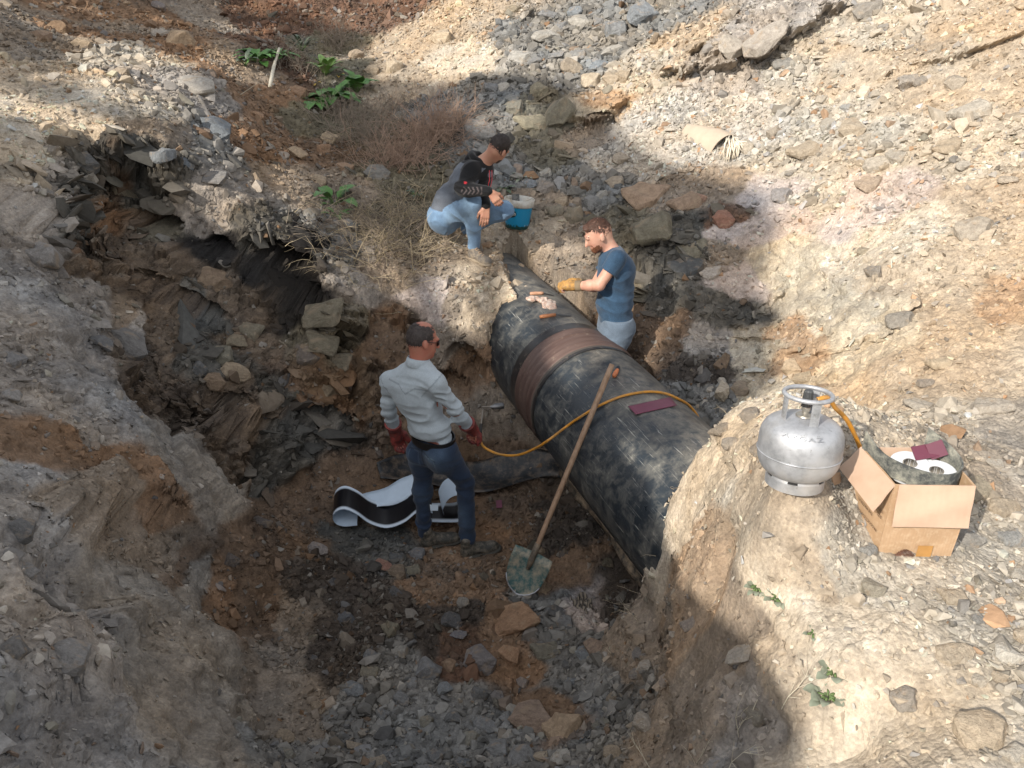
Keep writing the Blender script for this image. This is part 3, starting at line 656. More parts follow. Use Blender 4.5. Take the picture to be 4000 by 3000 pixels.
# x, y, width (all in photo pixels / 1.808), height/width, roll, mesh, colour, label
GREY = (.17, .175, .18); BLUE = (.15, .175, .20); DK = (.075, .08, .085); TAN = (.36, .28, .19); ORG = (.27, .165, .10); OLV = (.19, .17, .12); PALE = (.39, .365, .32); WHT = (.66, .63, .56); CRM = (.5, .41, .29); BRN = (.20, .14, .09); RED = (.27, .13, .09)
FEAT = [
 (1035,1435,75,GREY,0,.9,'largest blue grey boulder on the pit floor in the foreground'),
 (975,1345,55,DK,2,.6,'dark rounded boulder on brown soil right of the pale slab'),
 (845,1365,42,OLV,5,.9,'tall pointed olive slab standing on the dark pit soil'),
 (925,1450,65,GREY,6,.7,'broad grey brown boulder left of the largest boulder'),
 (970,1440,38,BRN,0,.8,'round brown clod between two grey boulders'),
 (990,1375,40,BLUE,7,.5,'slate blue stone above the largest boulder'),
 (1115,1345,120,ORG,2,.5,'big orange clay lump below the shovel blade'),
 (1195,1325,50,DK,7,.6,'dark grey stone right of the big orange clay lump'),
 (1222,1350,42,GREY,0,.8,'angular grey stone wedged under the dark stone by the clay lump'),
 (1100,1420,52,ORG,8,.9,'orange clay clod right of the largest boulder'),
 (1180,1410,75,OLV,3,.5,'flat layered olive slab leaning on orange soil'),
 (1258,1415,38,BLUE,0,.8,'smooth blue grey cobble right of the layered slab'),
 (1285,1405,55,ORG,8,.7,'orange clod right of the blue grey cobble'),
 (1145,1560,100,ORG,0,.7,'orange clay boulder beside the striped slab at the bottom'),
 (1220,1585,105,TAN,5,.55,'tan and rust striped slab at the bottom of the pit'),
 (1130,1480,32,GREY,8,.8,'grey cobble below the orange clay clod'),
 (1075,1510,38,GREY,0,.7,'grey cobble left of the orange clay boulder'),
 (1035,1500,42,DK,6,.7,'dark cobble under the largest boulder'),
 (960,1490,38,BLUE,2,.8,'blue grey cobble below the broad boulder'),
 (885,1480,45,GREY,3,.4,'flat grey stone in the foreground rubble, centre left'),
 (870,1510,48,GREY,1,.5,'flat grey stone with a reddish neighbour'),
 (765,1490,62,BLUE,1,.35,'long blue slate piece at the left of the rubble'),
 (800,1455,52,OLV,3,.6,'flat olive flake above the long blue slate piece'),
 (805,1420,45,GREY,1,.5,'grey pointed stone above the olive flake'),
 (1050,1570,70,GREY,1,.4,'wide grey stone above the bottom edge rocks'),
 (1020,1600,45,OLV,4,.7,'olive stone near the bottom edge'),
 (1075,1625,60,GREY,0,.7,'grey block at the bottom edge of the picture'),
 (1130,1640,75,GREY,2,.7,'large grey block at the bottom edge, right of the other'),
 (1170,1640,35,TAN,8,.7,'orange tan clod at the bottom edge'),
 (1210,1640,50,PALE,7,.6,'pale stone at the bottom edge'),
 (980,1555,40,DK,2,.7,'dark cobble left of the wide grey stone'),
 (920,1560,36,OLV,4,.6,'square olive cobble in the grey rubble'),
 (1090,1555,35,GREY,9,1.1,'upright grey cobble beside the orange clay boulder'),
 (690,1190,55,GREY,1,.5,'grey boulder on the brown slope left of the boots'),
 (560,1132,60,DK,5,.35,'long dark stone at the foot of the left slope'),
 (858,1208,44,DK,3,.6,'dark slab under the sheet near the boots'),
 (830,1225,55,RED,1,.4,'dark reddish flat stone left of the boots'),
 (860,1240,45,BRN,0,.8,'brown angular stone below the reddish one'),
 (890,1235,45,OLV,3,.6,'olive slab right of the brown angular stone'),
 (900,1200,42,BLUE,0,.6,'dark block behind the reddish flat stone'),
 (500,1215,40,DK,6,.7,'dark rock fragment on the edge of the left face'),
 (1490,1350,50,GREY,3,.4,'flat grey stone at the foot of the clay bank'),
 (1445,1470,50,GREY,2,.5,'grey stone at the right edge of the pit gravel'),
 (1395,1445,40,PALE,0,.8,'pale cobble in the gravel at the foot of the mound'),
 (1375,1460,35,GREY,7,.7,'grey cobble beside the pale one at the foot of the mound'),
 (2065,1420,100,TAN,1,.35,'long half buried tan rock at the right side'),
 (2172,1422,62,WHT,0,.85,'white chalky lump at the right edge'),
 (2130,1600,140,TAN,4,.5,'big orange tan rock in the lower right corner'),
 (2110,1340,40,GREY,2,.6,'grey stone embedded in the cream ground at the right'),
 (2190,1635,60,PALE,3,.5,'pale rock at the lower right corner edge'),
 (2110,1470,38,PALE,0,.7,'pale stone below the long tan rock'),
 (2160,1460,35,TAN,6,.7,'tan cobble below the white chalky lump'),
 (2100,1060,85,OLV,3,.7,'grey slab right of the cardboard box'),
 (2170,1100,75,TAN,1,.55,'large smooth tan rock at the right edge'),
 (2090,1165,65,GREY,6,.6,'grey stone behind the corner of the cardboard box'),
 (2185,1165,62,BLUE,3,.6,'blue grey stone at the right edge below the tan rock'),
 (2150,1005,40,PALE,8,.5,'pale stone above the grey slab at the right'),
 (1180,40,45,GREY,7,.7,'grey stone at the top of the rubble chute'),
 (1245,30,45,BLUE,1,.6,'blue grey block at the top of the rubble chute'),
 (1110,25,35,OLV,5,.5,'olive stone at the top edge'),
 (1175,90,70,PALE,2,.6,'pale angular boulder in the rubble chute'),
 (1250,55,50,PALE,0,.8,'pale boulder beside the blue slabs'),
 (1215,60,40,GREY,4,.6,'grey block left of the pale boulder'),
 (1330,75,62,BLUE,3,.9,'steep blue grey slab in the rubble chute'),
 (1390,50,75,BLUE,2,.9,'largest blue grey slab at the top of the rubble chute'),
 (1290,55,45,GREY,9,.7,'grey boulder left of the blue slab'),
 (1130,130,75,PALE,4,.5,'long pale stone at the left side of the chute'),
 (1200,125,45,GREY,7,.5,'grey stone right of the long pale stone'),
 (1250,120,50,GREY,3,.5,'flat grey slab in the middle of the chute'),
 (1290,145,55,BLUE,5,.4,'blue slate lying at the foot of the chute'),
 (1235,150,60,TAN,1,.6,'rusty tan rock at the foot of the chute'),
 (1280,180,55,CRM,4,.8,'cream tilted rock below the chute'),
 (1320,175,38,TAN,0,.9,'tan rock above the cave mouth'),
 (1345,170,36,TAN,8,.9,'second tan rock above the cave mouth, right of the first'),
 (1085,160,40,PALE,6,.7,'pale rock on the cream slope above the bush'),
 (1155,137,38,GREY,2,.5,'small grey rock on the ledge left of the chute'),
 (1105,215,34,GREY,0,.7,'grey rock with pale top on the dark ledge'),
 (1060,190,40,GREY,3,.6,'boulder below the cream slope'),
 (955,85,55,CRM,0,.7,'cream boulder at the left of the cream slope'),
 (1150,270,85,OLV,3,.4,'flat pale olive slab right of the dead bush'),
 (1210,250,75,OLV,0,.8,'squared olive outcrop block'),
 (1040,290,90,GREY,1,.5,'grey slab above the crouching man'),
 (1090,310,60,OLV,7,.5,'olive slab behind the head of the crouching man'),
 (1165,200,45,OLV,0,.9,'olive block on the dark ledge'),
 (945,250,60,GREY,1,.45,'grey boulder among the dead twigs'),
 (850,150,45,CRM,5,.8,'cream pointed rock beside the burdock leaves'),
 (805,155,35,TAN,0,.8,'tan rock left of the cream pointed rock'),
 (770,125,38,BRN,2,.8,'brown rounded rock by the yellow leaves'),
 (645,205,42,ORG,8,.8,'round orange boulder in the gully'),
 (555,255,35,ORG,0,.7,'orange clod at the side of the gully'),
 (745,370,42,ORG,8,.8,'orange boulder above the dry grass'),
 (715,300,50,TAN,3,.5,'tan slab in the gully rubble'),
 (640,335,45,TAN,7,.6,'tan stone on the orange gully slope'),
 (700,325,35,ORG,6,.7,'orange stone among the gully rubble'),
 (815,380,60,GREY,0,.7,'grey boulder in the dead grass'),
 (690,395,38,TAN,0,.8,'tan cobble beside the dead grass'),
 (430,195,110,PALE,1,.45,'big pale smooth boulder on the crest of the left bank'),
 (180,100,45,TAN,0,.8,'rounded tan boulder on the upper left bank'),
 (235,110,50,PALE,8,.7,'pale rounded boulder on the upper left bank'),
 (130,65,55,BRN,6,.7,'brown boulder near the upper left corner'),
 (90,85,50,ORG,0,.8,'orange brown boulder in the upper left corner'),
 (350,75,50,PALE,5,.4,'pale flat stone on the orange slope at the top left'),
 (345,15,40,BLUE,1,.5,'blue grey stone at the top of the crest'),
 (390,95,65,TAN,4,.8,'tan wedge rock leaning on the crest'),
 (265,160,45,TAN,0,.7,'tan cobble on the plateau of the left bank'),
 (290,165,40,GREY,2,.7,'grey cobble right of the tan cobble on the plateau'),
 (465,285,75,BLUE,0,.8,'blue grey block with pale top on the bank edge'),
 (350,345,60,BLUE,5,.6,'bluish flake in the dark cliff'),
 (400,355,45,BLUE,3,.6,'grey blue flake right of the bluish one in the cliff'),
 (185,355,55,DK,0,.8,'dark block in the cliff below the white crust'),
 (110,330,40,GREY,5,.6,'grey pointed stone in the cliff at the left'),
 (460,390,65,GREY,7,.5,'rounded grey block in the cliff shoulder'),
 (270,420,80,OLV,3,.35,'thin projecting slab in the dark cliff'),
 (100,560,90,GREY,1,.7,'jutting grey block on the left face'),
 (130,590,70,DK,6,.5,'dark bluish stone on the left face'),
 (275,745,90,DK,0,.6,'black stone set in the left face'),
 (220,745,60,DK,2,.45,'dark slab on the pale ledge at left'),
 (480,770,60,OLV,0,.6,'square brown block in the shale wall'),
 (510,740,50,OLV,2,.5,'olive block in the shale wall'),
 (510,805,75,TAN,1,.5,'rusty block sticking out of the shale wall'),
 (460,830,50,BRN,0,.8,'brown block under the rusty one'),
 (430,800,40,DK,6,.9,'dark block in the middle of the shale wall'),
 (540,715,75,OLV,3,.4,'wide olive slab in the shale wall'),
 (460,610,90,BRN,4,.35,'long brown slab high in the shale wall'),
 (700,680,125,(.15,.135,.10),3,.3,'big smooth olive slab below the grass ledge'),
 (700,740,85,(.15,.135,.10),3,.3,'second olive slab under the big one'),
 (730,790,75,(.15,.135,.10),5,.3,'third olive slab down the wall'),
 (660,770,60,DK,5,.5,'dark slab in the wall under the olive slabs'),
 (700,850,80,OLV,4,.4,'flaky slab near the bottom of the wall'),
 (30,780,55,GREY,0,.7,'grey boulder at the left edge'),
 (30,860,50,GREY,2,.6,'grey stone below the boulder at the left edge'),
 (45,1150,60,DK,0,.9,'dark boulder on the lower left bank'),
 (30,1400,70,DK,6,.7,'dark grey boulder at the lower left edge'),
 (150,1425,95,GREY,0,.7,'rounded dusty boulder on the lower left bank'),
 (60,1240,50,GREY,8,.5,'dusty boulder at the left edge'),
 (1400,430,110,ORG,5,.45,'orange brown slab in the rock behind the standing men'),
 (1480,440,80,ORG,3,.45,'rust coloured slab right of the other orange slab'),
 (1560,480,50,RED,0,.9,'reddish brown block in the right niche'),
 (1510,430,35,RED,6,.7,'reddish stone above the niche'),
 (1330,395,45,TAN,0,.7,'tan block above the man in the blue shirt'),
 (1340,350,42,TAN,2,.8,'tan block higher above the man in the blue shirt'),
 (1240,470,50,OLV,5,.8,'olive flake left above the man in blue'),
 (1200,460,45,OLV,3,.7,'olive stone right of the bucket'),
 (1180,410,50,GREY,4,.6,'brownish boulder above the bucket'),
 (1145,400,45,BLUE,1,.5,'grey blue rock just above the bucket'),
 (1215,440,35,TAN,0,.7,'tan stone between bucket and orange slab'),
 (1180,375,34,PALE,3,.7,'pale stone beyond the bucket'),
 (1110,240,50,OLV,8,.8,'squared rock on the ledge above the bush'),
 (1415,500,110,OLV,3,.6,'large olive rock face slab behind the man in blue'),
 (1490,580,90,DK,5,.4,'dark plate in the right niche'),
 (1500,545,80,OLV,3,.35,'thin plate leaning in the right niche'),
 (1540,590,50,PALE,5,.3,'white edged flake in the right niche'),
 (1560,850,55,CRM,9,.9,'sunlit upright block behind the gas bottle'),
 (1710,800,42,CRM,0,1.1,'tall tan stone behind the gas bottle'),
 (1735,825,45,TAN,8,.8,'tan clod beside the tall stone'),
 (1580,960,48,GREY,1,.6,'grey stone in the shaded rubble beyond the pipe'),
 (1620,905,52,GREY,0,.7,'rounded grey stone in the shaded rubble beyond the pipe'),
 (1560,930,55,DK,3,.5,'dark stone in the rubble beyond the pipe'),
 (1645,970,55,DK,4,.45,'dark flat stone left of the gas bottle'),
 (1600,845,42,BRN,0,.8,'brown block at the foot of the right niche'),
 (1560,790,50,BRN,9,1.0,'leaning brown block in the right niche corner'),
 (1770,845,55,ORG,3,.5,'orange flake above the hose behind the gas bottle'),
 (1610,325,42,CRM,0,1.0,'cream block right of the cloth sleeve'),
 (1670,290,36,TAN,9,1.1,'upright tan stone on the gravel slope'),
 (1740,330,75,TAN,3,.5,'tan slab on the right gravel slope'),
 (1838,285,58,TAN,0,.9,'tan cube shaped rock on the right slope'),
 (1900,355,75,PALE,1,.4,'pale flat rock on the right slope'),
 (1935,345,50,PALE,8,.6,'pale rounded stone beside the pale flat rock'),
 (1880,400,60,TAN,5,.5,'tan slab below the pale flat rock'),
 (1690,430,55,GREY,4,.7,'grey slab at the edge of the pink dust'),
 (1960,185,45,GREY,7,1.0,'grey block on the right slope'),
 (2060,185,45,PALE,0,.9,'pale block on the right slope near the top'),
 (1985,180,40,GREY,3,.7,'narrow grey block on the right slope'),
 (2100,245,90,PALE,3,.5,'layered pale slab at the right edge of the slope'),
 (2050,320,65,TAN,5,.5,'flat tan stone under the layered pale slab'),
 (2110,500,95,PALE,4,.5,'bright flat rock on the sandy slope at right'),
 (2180,390,50,PALE,1,.4,'white pebble shaped stone near the right edge'),
 (1865,545,28,OLV,0,.7,'small dark stone alone on the cream rock'),
 (1885,590,38,GREY,8,.8,'grey stone on the cream rock'),
 (1655,88,130,(.27,.25,.22),1,.35,'huge half buried grey boulder on the upper right slope'),
 (1580,105,70,PALE,4,.5,'pale boulder left of the huge grey boulder'),
 (1870,30,70,GREY,0,.6,'dark grey overhanging rock at the top right'),
 (1690,140,60,GREY,3,.4,'flat grey stone under the huge boulder'),
 (2000,830,45,GREY,1,.5,'bluish stone in the sandy slope at the right'),
 (2150,880,100,(.33,.30,.26),1,.35,'big grey plate set in the slope at the right edge'),
 (1990,880,70,(.33,.30,.26),5,.4,'grey tan plate embedded above the cardboard box'),
 (2030,790,60,CRM,3,.5,'cream slab on the right slope above the box'),
 (1950,700,75,GREY,4,.6,'grey outcrop on the cream rock'),
]
ROCK_USED = []
def place_rock(px, py, wpx, col, mi, asp, label, group=None, i=None):
    if i is None: i = find(px, py)
    p = G_P[i].astype(float); n = G_N[i].astype(float); d = G_D[i]
    sz = wpx / FPX * d / 2
    o = bpy.data.objects.new('rock', ROCKMESH[mi % 10]); COL.objects.link(o)
    nn = nrm(n * .8 + np.array([0, -.12, .75]) + RNG.normal(size=3) * .12)
    # long side across the view, like the stone in the photograph
    X = nrm(cR + RNG.normal(size=3) * .25); X = nrm(X - nn * (X @ nn)); Y = np.cross(nn, X)
    fl = float(np.clip(asp, .3, 1))
    V = ROC[mi % 10][0]; ex = np.abs(V).max(0)
    M = Matrix(((X[0], Y[0], nn[0]), (X[1], Y[1], nn[1]), (X[2], Y[2], nn[2]))).to_4x4()
    o.matrix_world = Matrix.Translation(Vector(p + nn * sz * fl * .28)) @ M
    o.scale = (sz / ex[0], sz * (.55 + .4 * fl) / ex[1], sz * fl * .75 / ex[2])
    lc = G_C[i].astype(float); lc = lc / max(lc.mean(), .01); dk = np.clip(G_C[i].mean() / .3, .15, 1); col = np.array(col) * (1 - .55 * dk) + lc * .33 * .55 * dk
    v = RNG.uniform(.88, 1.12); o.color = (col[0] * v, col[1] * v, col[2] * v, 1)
    tag(o, label, 'rock', group)
    ROCK_USED.append((p, sz)); return o
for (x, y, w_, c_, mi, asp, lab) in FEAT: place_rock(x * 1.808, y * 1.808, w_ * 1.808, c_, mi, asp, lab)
NF = len(FEAT)
_LM = [(2040, 2250, 'shovel blade'), (1780, 2120, 'boots of the standing man'), (1400, 2030, 'wavy sheet'), (1870, 2600, 'largest boulder'), (2080, 2830, 'orange clay boulder'), (2200, 2870, 'striped slab'), (2010, 2430, 'big orange clay lump'), (1530, 2470, 'pale pointed slab'),
       (2270, 2370, 'striped rag'), (1410, 2690, 'long blue slate piece'), (2520, 2650, 'foot of the mound'), (3110, 1880, 'gas bottle'), (3560, 2100, 'cardboard box'), (2760, 520, 'cloth sleeve'), (3000, 140, 'huge half buried boulder'), (3320, 520, 'cube shaped rock'), (3800, 440, 'layered pale slab'), (3820, 900, 'bright flat rock'),
       (2510, 90, 'largest blue slab'), (2110, 160, 'pale angular boulder'), (2400, 320, 'two tan rocks above the cave'), (2030, 850, 'paint bucket'), (1300, 370, 'large burdock'), (1700, 560, 'pinkish dead bush'), (1170, 370, 'round orange boulder'), (2620, 780, 'orange brown slab'), (780, 350, 'big pale smooth boulder'),
       (320, 180, 'rounded tan boulder'), (160, 150, 'orange brown boulder'), (640, 130, 'pale flat stone on the orange slope'), (3930, 2570, 'white chalky lump'), (3730, 2570, 'long half buried tan rock'), (3240, 2750, 'biggest dusty weed'), (3020, 2330, 'pair of dusty weeds'), (1200, 2150, 'grey boulder on the brown slope'), (1900, 600, 'head of the squatting man')]
_seen = {}
def auto_label(px, py, cn, shp):
    d = [(math.hypot(px - x, py - y), x, y, n) for x, y, n in _LM]; d.sort(); ds, x, y, n = d[0]; dx, dy = px - x, py - y
    rel = ('right of' if dx > 0 else 'left of') if abs(dx) > 1.6 * abs(dy) else (('below' if dy > 0 else 'above') if abs(dy) > 1.6 * abs(dx) else ('below and right of' if dx > 0 and dy > 0 else 'below and left of' if dy > 0 else 'above and right of' if dx > 0 else 'above and left of'))
    near_ = 'just ' if ds < 130 else 'well ' if ds > 330 else ''
    return ' '.join(f'small {cn} {shp} stone {near_}{rel} the {n}'.split()[:16])
_quota = [('loose stones on the pit floor', lambda x, y: (y > 2150) & (x > 1100) & (x < 2750), 36), ('loose stones on the upper right slope', lambda x, y: (x > 2450) & (y < 900), 26),
          ('loose stones in the upper middle', lambda x, y: (x > 1000) & (x <= 2450) & (y < 1000), 24), ('loose stones at the lower right', lambda x, y: (x > 2750) & (y > 2100), 12), ('loose stones on the upper left bank', lambda x, y: (x < 850) & (y < 800), 14)]
_big = _area * rub * clump * inview * G_vis * calm2
for (grp, fn, q) in _quota:
    ids = pick(q * 6, _big * fn(G_PX[:, 0], G_PX[:, 1]), r); cnt = 0
    for i in ids:
        if cnt >= q: break
        if any(np.linalg.norm(G_P[i] - p) < s_ * 1.5 + .05 for p, s_ in ROCK_USED): continue
        ci = int(r.integers(0, 6)); c_ = [GREY, OLV, PALE, TAN, BLUE, GREY][ci]; cn = ['grey', 'olive', 'pale', 'tan', 'blue grey', 'grey'][ci]; mi = int(r.integers(0, 10)); shp = 'flat' if ROC[mi][0][:, 2].max() < .45 else 'angular' if mi % 2 else 'blocky'
        lab = auto_label(G_PX[i, 0], G_PX[i, 1], cn, shp)
        if lab in _seen: continue
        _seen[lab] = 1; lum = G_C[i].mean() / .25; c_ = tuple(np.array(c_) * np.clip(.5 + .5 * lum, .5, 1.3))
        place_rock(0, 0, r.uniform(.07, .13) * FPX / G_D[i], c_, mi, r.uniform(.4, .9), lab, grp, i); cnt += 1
# ================================================================== THE PIPE
_a = PIPE_U; _n1 = nrm(np.cross(_a, [0, 0, 1])); _n2 = np.cross(_n1, _a)
if _n2[2] < 0: _n2 = -_n2
PR = PIPE_D / 2
def pp(t, th, r=PR): return PIPE_0 + PIPE_U * t + r * (_n1 * math.cos(th) + _n2 * math.sin(th))
def pipe_mat():
    t = NT('black_coating'); c = t.n('ShaderNodeUVMap').outputs[0]; ob = t.co()
    base = (.019, .026, .033, 1)
    mp = t.n('ShaderNodeMapping'); t.l(c, mp.inputs[0]); mp.inputs['Scale'].default_value = (1, 1, 1)
    n1 = t.noise(10, 12, .72, ob, .3); n2 = t.noise(2.0, 5, .6, ob, .6)
    m1 = t.n('ShaderNodeMath', operation='MULTIPLY_ADD'); m1.inputs[1].default_value = .55; t.l(n2.outputs[0], m1.inputs[0]); t.l(n1.outputs[0], m1.inputs[2])
    dirt = t.ramp(m1.outputs[0], [(.74, K1), (.92, (.34, .34, .34, 1)), (1.0, (.7, .7, .7, 1))])
    x = t.mix(dirt.outputs[0], base, (.27, .255, .215, 1))
    # scratches: thin stretched noise in two directions
    for k, (rot, sc) in enumerate(((.45, (3, 60, 1)), (-.65, (2.5, 75, 1)), (1.2, (3, 50, 1)), (.05, (4, 45, 1)))):
        mm = t.n('ShaderNodeMapping'); t.l(c, mm.inputs[0]); mm.inputs['Rotation'].default_value = (0, 0, rot); mm.inputs['Scale'].default_value = sc; mm.inputs['Location'].default_value = (k * 3.1, 0, 0)
        s = t.noise(1.0, 3, .55, mm.outputs[0], .35); sr = t.ramp(s.outputs[0], [(.655, K1), (.685, (.75, .75, .75, 1))])
        g = t.noise(2.2 + k, 3, .5, ob); gr = t.ramp(g.outputs[0], [(.47, K1), (.64, W1)])
        f = t.n('ShaderNodeMath', operation='MULTIPLY'); t.l(sr.outputs[0], f.inputs[0]); t.l(gr.outputs[0], f.inputs[1])
        x = t.mix(f.outputs[0], x, (.42, .41, .37, 1))
    # dust lying on the crown of the pipe, where it settles
    sx = t.n('ShaderNodeSeparateXYZ'); t.l(c, sx.inputs[0])
    top = t.n('ShaderNodeMapRange'); t.l(sx.outputs['Y'], top.inputs[0])
    ab = t.n('ShaderNodeMath', operation='SUBTRACT'); t.l(sx.outputs['Y'], ab.inputs[0]); ab.inputs[1].default_value = 1.42
    ab2 = t.n('ShaderNodeMath', operation='ABSOLUTE'); t.l(ab.outputs[0], ab2.inputs[0])
    tr = t.ramp(ab2.outputs[0], [(.0, W1), (.75, K1)])
    n4 = t.noise(9, 9, .75, ob); nr = t.ramp(n4.outputs[0], [(.40, K1), (.72, (.7, .7, .7, 1))])
    f = t.n('ShaderNodeMath', operation='MULTIPLY'); t.l(tr.outputs[0], f.inputs[0]); t.l(nr.outputs[0], f.inputs[1])
    x = t.mix(f.outputs[0], x, (.36, .31, .24, 1))
    t.color(x)
    r1 = t.ramp(m1.outputs[0], [(.55, (.24, .24, .24, 1)), (.95, (.7, .7, .7, 1))]); t.l(r1.outputs[0], t.b.inputs['Roughness'])
    t.b.inputs['Specular IOR Level'].default_value = .55
    n5 = t.noise(26, 6, .6, ob); t.bump(n5.outputs[0], .25, .01); return t.m
PIPEM = pipe_mat()
def pipe_seg(name, t0, t1, mat, parent, r=PR, dt=.04, seg=120, wob=0, rf=None, thick=None):
    ts = np.linspace(t0, t1, max(2, int((t1 - t0) / dt) + 1)); V = []; UV = []
    for i, t in enumerate(ts):
        for k in range(seg + 1):
            th = 2 * PI * k / seg - PI / 2
            rr = r + (rf(t, th) if rf else 0) + wob * math.sin(3 * th + t * 4) + wob * .6 * math.sin(7 * th - t * 9)
            V.append(pp(t, th, rr)); UV.append((t, th))
    n = len(ts); F = [(i * (seg + 1) + k, (i + 1) * (seg + 1) + k, (i + 1) * (seg + 1) + k + 1, i * (seg + 1) + k + 1) for i in range(n - 1) for k in range(seg)]
    V = [np.array(v) for v in V]
    o = mesh_np(name, V, np.array(F), mat, parent, True)
    uv = o.data.uv_layers.new(name='UVMap'); li = np.empty(len(o.data.loops), np.int32); o.data.loops.foreach_get('vertex_index', li)
    uv.data.foreach_set('uv', np.array(UV, np.float32)[li].ravel()); return o
pipe = empty('pipeline', (0, 0, 0)); tag(pipe, 'big black coated steel pipeline lying across the excavated pit', 'pipe')
T_BAND = 4.95
pipe_seg('coated_pipe', 1.2, 8.6, PIPEM, pipe, wob=.0015)
def band_mat(name, c0, c1, rough=.55):
    t = NT(name); ob = t.co(); uv = t.n('ShaderNodeUVMap').outputs[0]
    mm = t.n('ShaderNodeMapping'); t.l(uv, mm.inputs[0]); mm.inputs['Scale'].default_value = (17, .8, 1); n = t.noise(1.0, 5, .6, mm.outputs[0], .3); x = t.ramp(n.outputs[0], [(.3, c0), (.7, c1)]).outputs[0]
    n2 = t.noise(20, 8, .75, ob); d = t.ramp(n2.outputs[0], [(.56, K1), (.72, (.55, .55, .55, 1))]); x = t.mix(d.outputs[0], x, (.32, .25, .19, 1))
    t.color(x); t.rough(rough); t.bump(n.outputs[0], .15, .004); return t.m
band = band_mat('rusty_sleeve', (.075, .042, .034, 1), (.13, .085, .07, 1)); dark = band_mat('primer_band', (.014, .014, .015, 1), (.03, .028, .028, 1), .35); edge = band_mat('worn_edge', (.05, .042, .037, 1), (.10, .085, .07, 1))
def ridge(c, w, h): return lambda t, th: h * math.exp(-((t - c) / w) ** 2) * (.6 + .4 * math.sin(th * 3 + c * 9))
pipe_seg('weld_sleeve', T_BAND - .17, T_BAND + .17, band, pipe, PR + .006, .0085, 120, .001,
         lambda t, th: ridge(T_BAND - .09, .012, .010)(t, th) + ridge(T_BAND + .06, .012, .010)(t, th) + ridge(T_BAND - .01, .006, .006)(t, th) - .006 * (abs(t - T_BAND) > .165))
pipe_seg('primer_band', T_BAND + .17, T_BAND + .27, dark, pipe, PR + .003, .02, 120, .0006)
pipe_seg('sleeve_edge', T_BAND - .20, T_BAND - .17, edge, pipe, PR + .0025, .02, 120, .0008)
pipe_seg('black_seam', T_BAND - .235, T_BAND - .20, dark, pipe, PR + .006, .008, 120, .0008)
def pipe_sheet(name, t0, t1, a0, a1, mat, lift=.004, parent=None, nu=14, nv=20, skew=0, curl=0):
    V = []; 
    for i in range(nu + 1):
        for k in range(nv + 1):
            u = i / nu; v = k / nv; t = t0 + (t1 - t0) * u + skew * v
            lf = lift + curl * max(0, abs(2 * v - 1) - .6) ** 2
            V.append(pp(t, a0 + (a1 - a0) * v, PR + lf))
    F = np.array([(i * (nv + 1) + k, (i + 1) * (nv + 1) + k, (i + 1) * (nv + 1) + k + 1, i * (nv + 1) + k + 1) for i in range(nu) for k in range(nv)])
    o = mesh_np(name, V, F, mat, parent); s = o.modifiers.new('thick', 'SOLIDIFY'); s.thickness = .003; s.offset = 1; return o
def pt(x, y):
    """(t, angle) of the pipe's surface at a photo pixel"""
    P = on_pipe(x, y) - PIPE_0; t = P @ PIPE_U; return t, math.atan2(P @ _n2, P @ _n1)
# ================================================================== PEOPLE (implicit surfaces, polygonised here)
def atY(x, y, Y):
    q = ray(x, y); return cC + q * (Y / q[1])
def smin(a, b, k):
    h = np.clip(.5 + .5 * (b - a) / k, 0, 1); return b * (1 - h) + a * h - k * h * (1 - h)
def d_cap(P, a, b, ra, rb):
    ba = b - a; t = np.clip(((P - a) @ ba) / (ba @ ba + 1e-9), 0, 1)
    return np.linalg.norm(P - a - t[:, None] * ba, axis=1) - (ra + (rb - ra) * t)
def C(a, b, ra, rb, k=.03): return ('c', np.asarray(a, float), np.asarray(b, float), ra, rb, k)
def Tq(a, b, ra, rb, dd, s, k=.04): return ('t', np.asarray(a, float), np.asarray(b, float), ra, rb, nrm(dd), s, k)   # flattened along dd
def El(c, axes, r, k=.02): return ('e', np.asarray(c, float), np.asarray(axes, float), np.asarray(r, float), k)
def sdf(P, prims):
    d = np.full(len(P), 9.)
    for p in prims:
        if p[0] == 'c': v = d_cap(P, p[1], p[2], p[3], p[4])
        elif p[0] == 't':
            dd, s = p[5], p[6]; m = (p[1] + p[2]) / 2
            def sq(X): return X + np.outer((X - m) @ dd, dd) * (1 / s - 1) if X.ndim == 2 else X + dd * ((X - m) @ dd) * (1 / s - 1)
            v = d_cap(sq(P), sq(p[1]), sq(p[2]), p[3], p[4]) * (s if s < 1 else 1)
        else:
            q = (P - p[1]) @ p[2].T; l = np.linalg.norm(q / p[3], axis=1); l2 = np.linalg.norm(q / p[3] ** 2, axis=1)
            v = l * (l - 1) / (l2 + 1e-9)
        d = smin(d, v, p[-1]) if p[-1] > 0 else np.minimum(d, v)
    return d
def pts_of(prims):
    lo = []; hi = []
    for p in prims:
        if p[0] in 'ct':
            m = max(p[3], p[4]); lo += [p[1] - m, p[2] - m]; hi += [p[1] + m, p[2] + m]
        else: m = p[3].max(); lo.append(p[1] - m); hi.append(p[1] + m)
    return np.min(lo, 0), np.max(hi, 0)
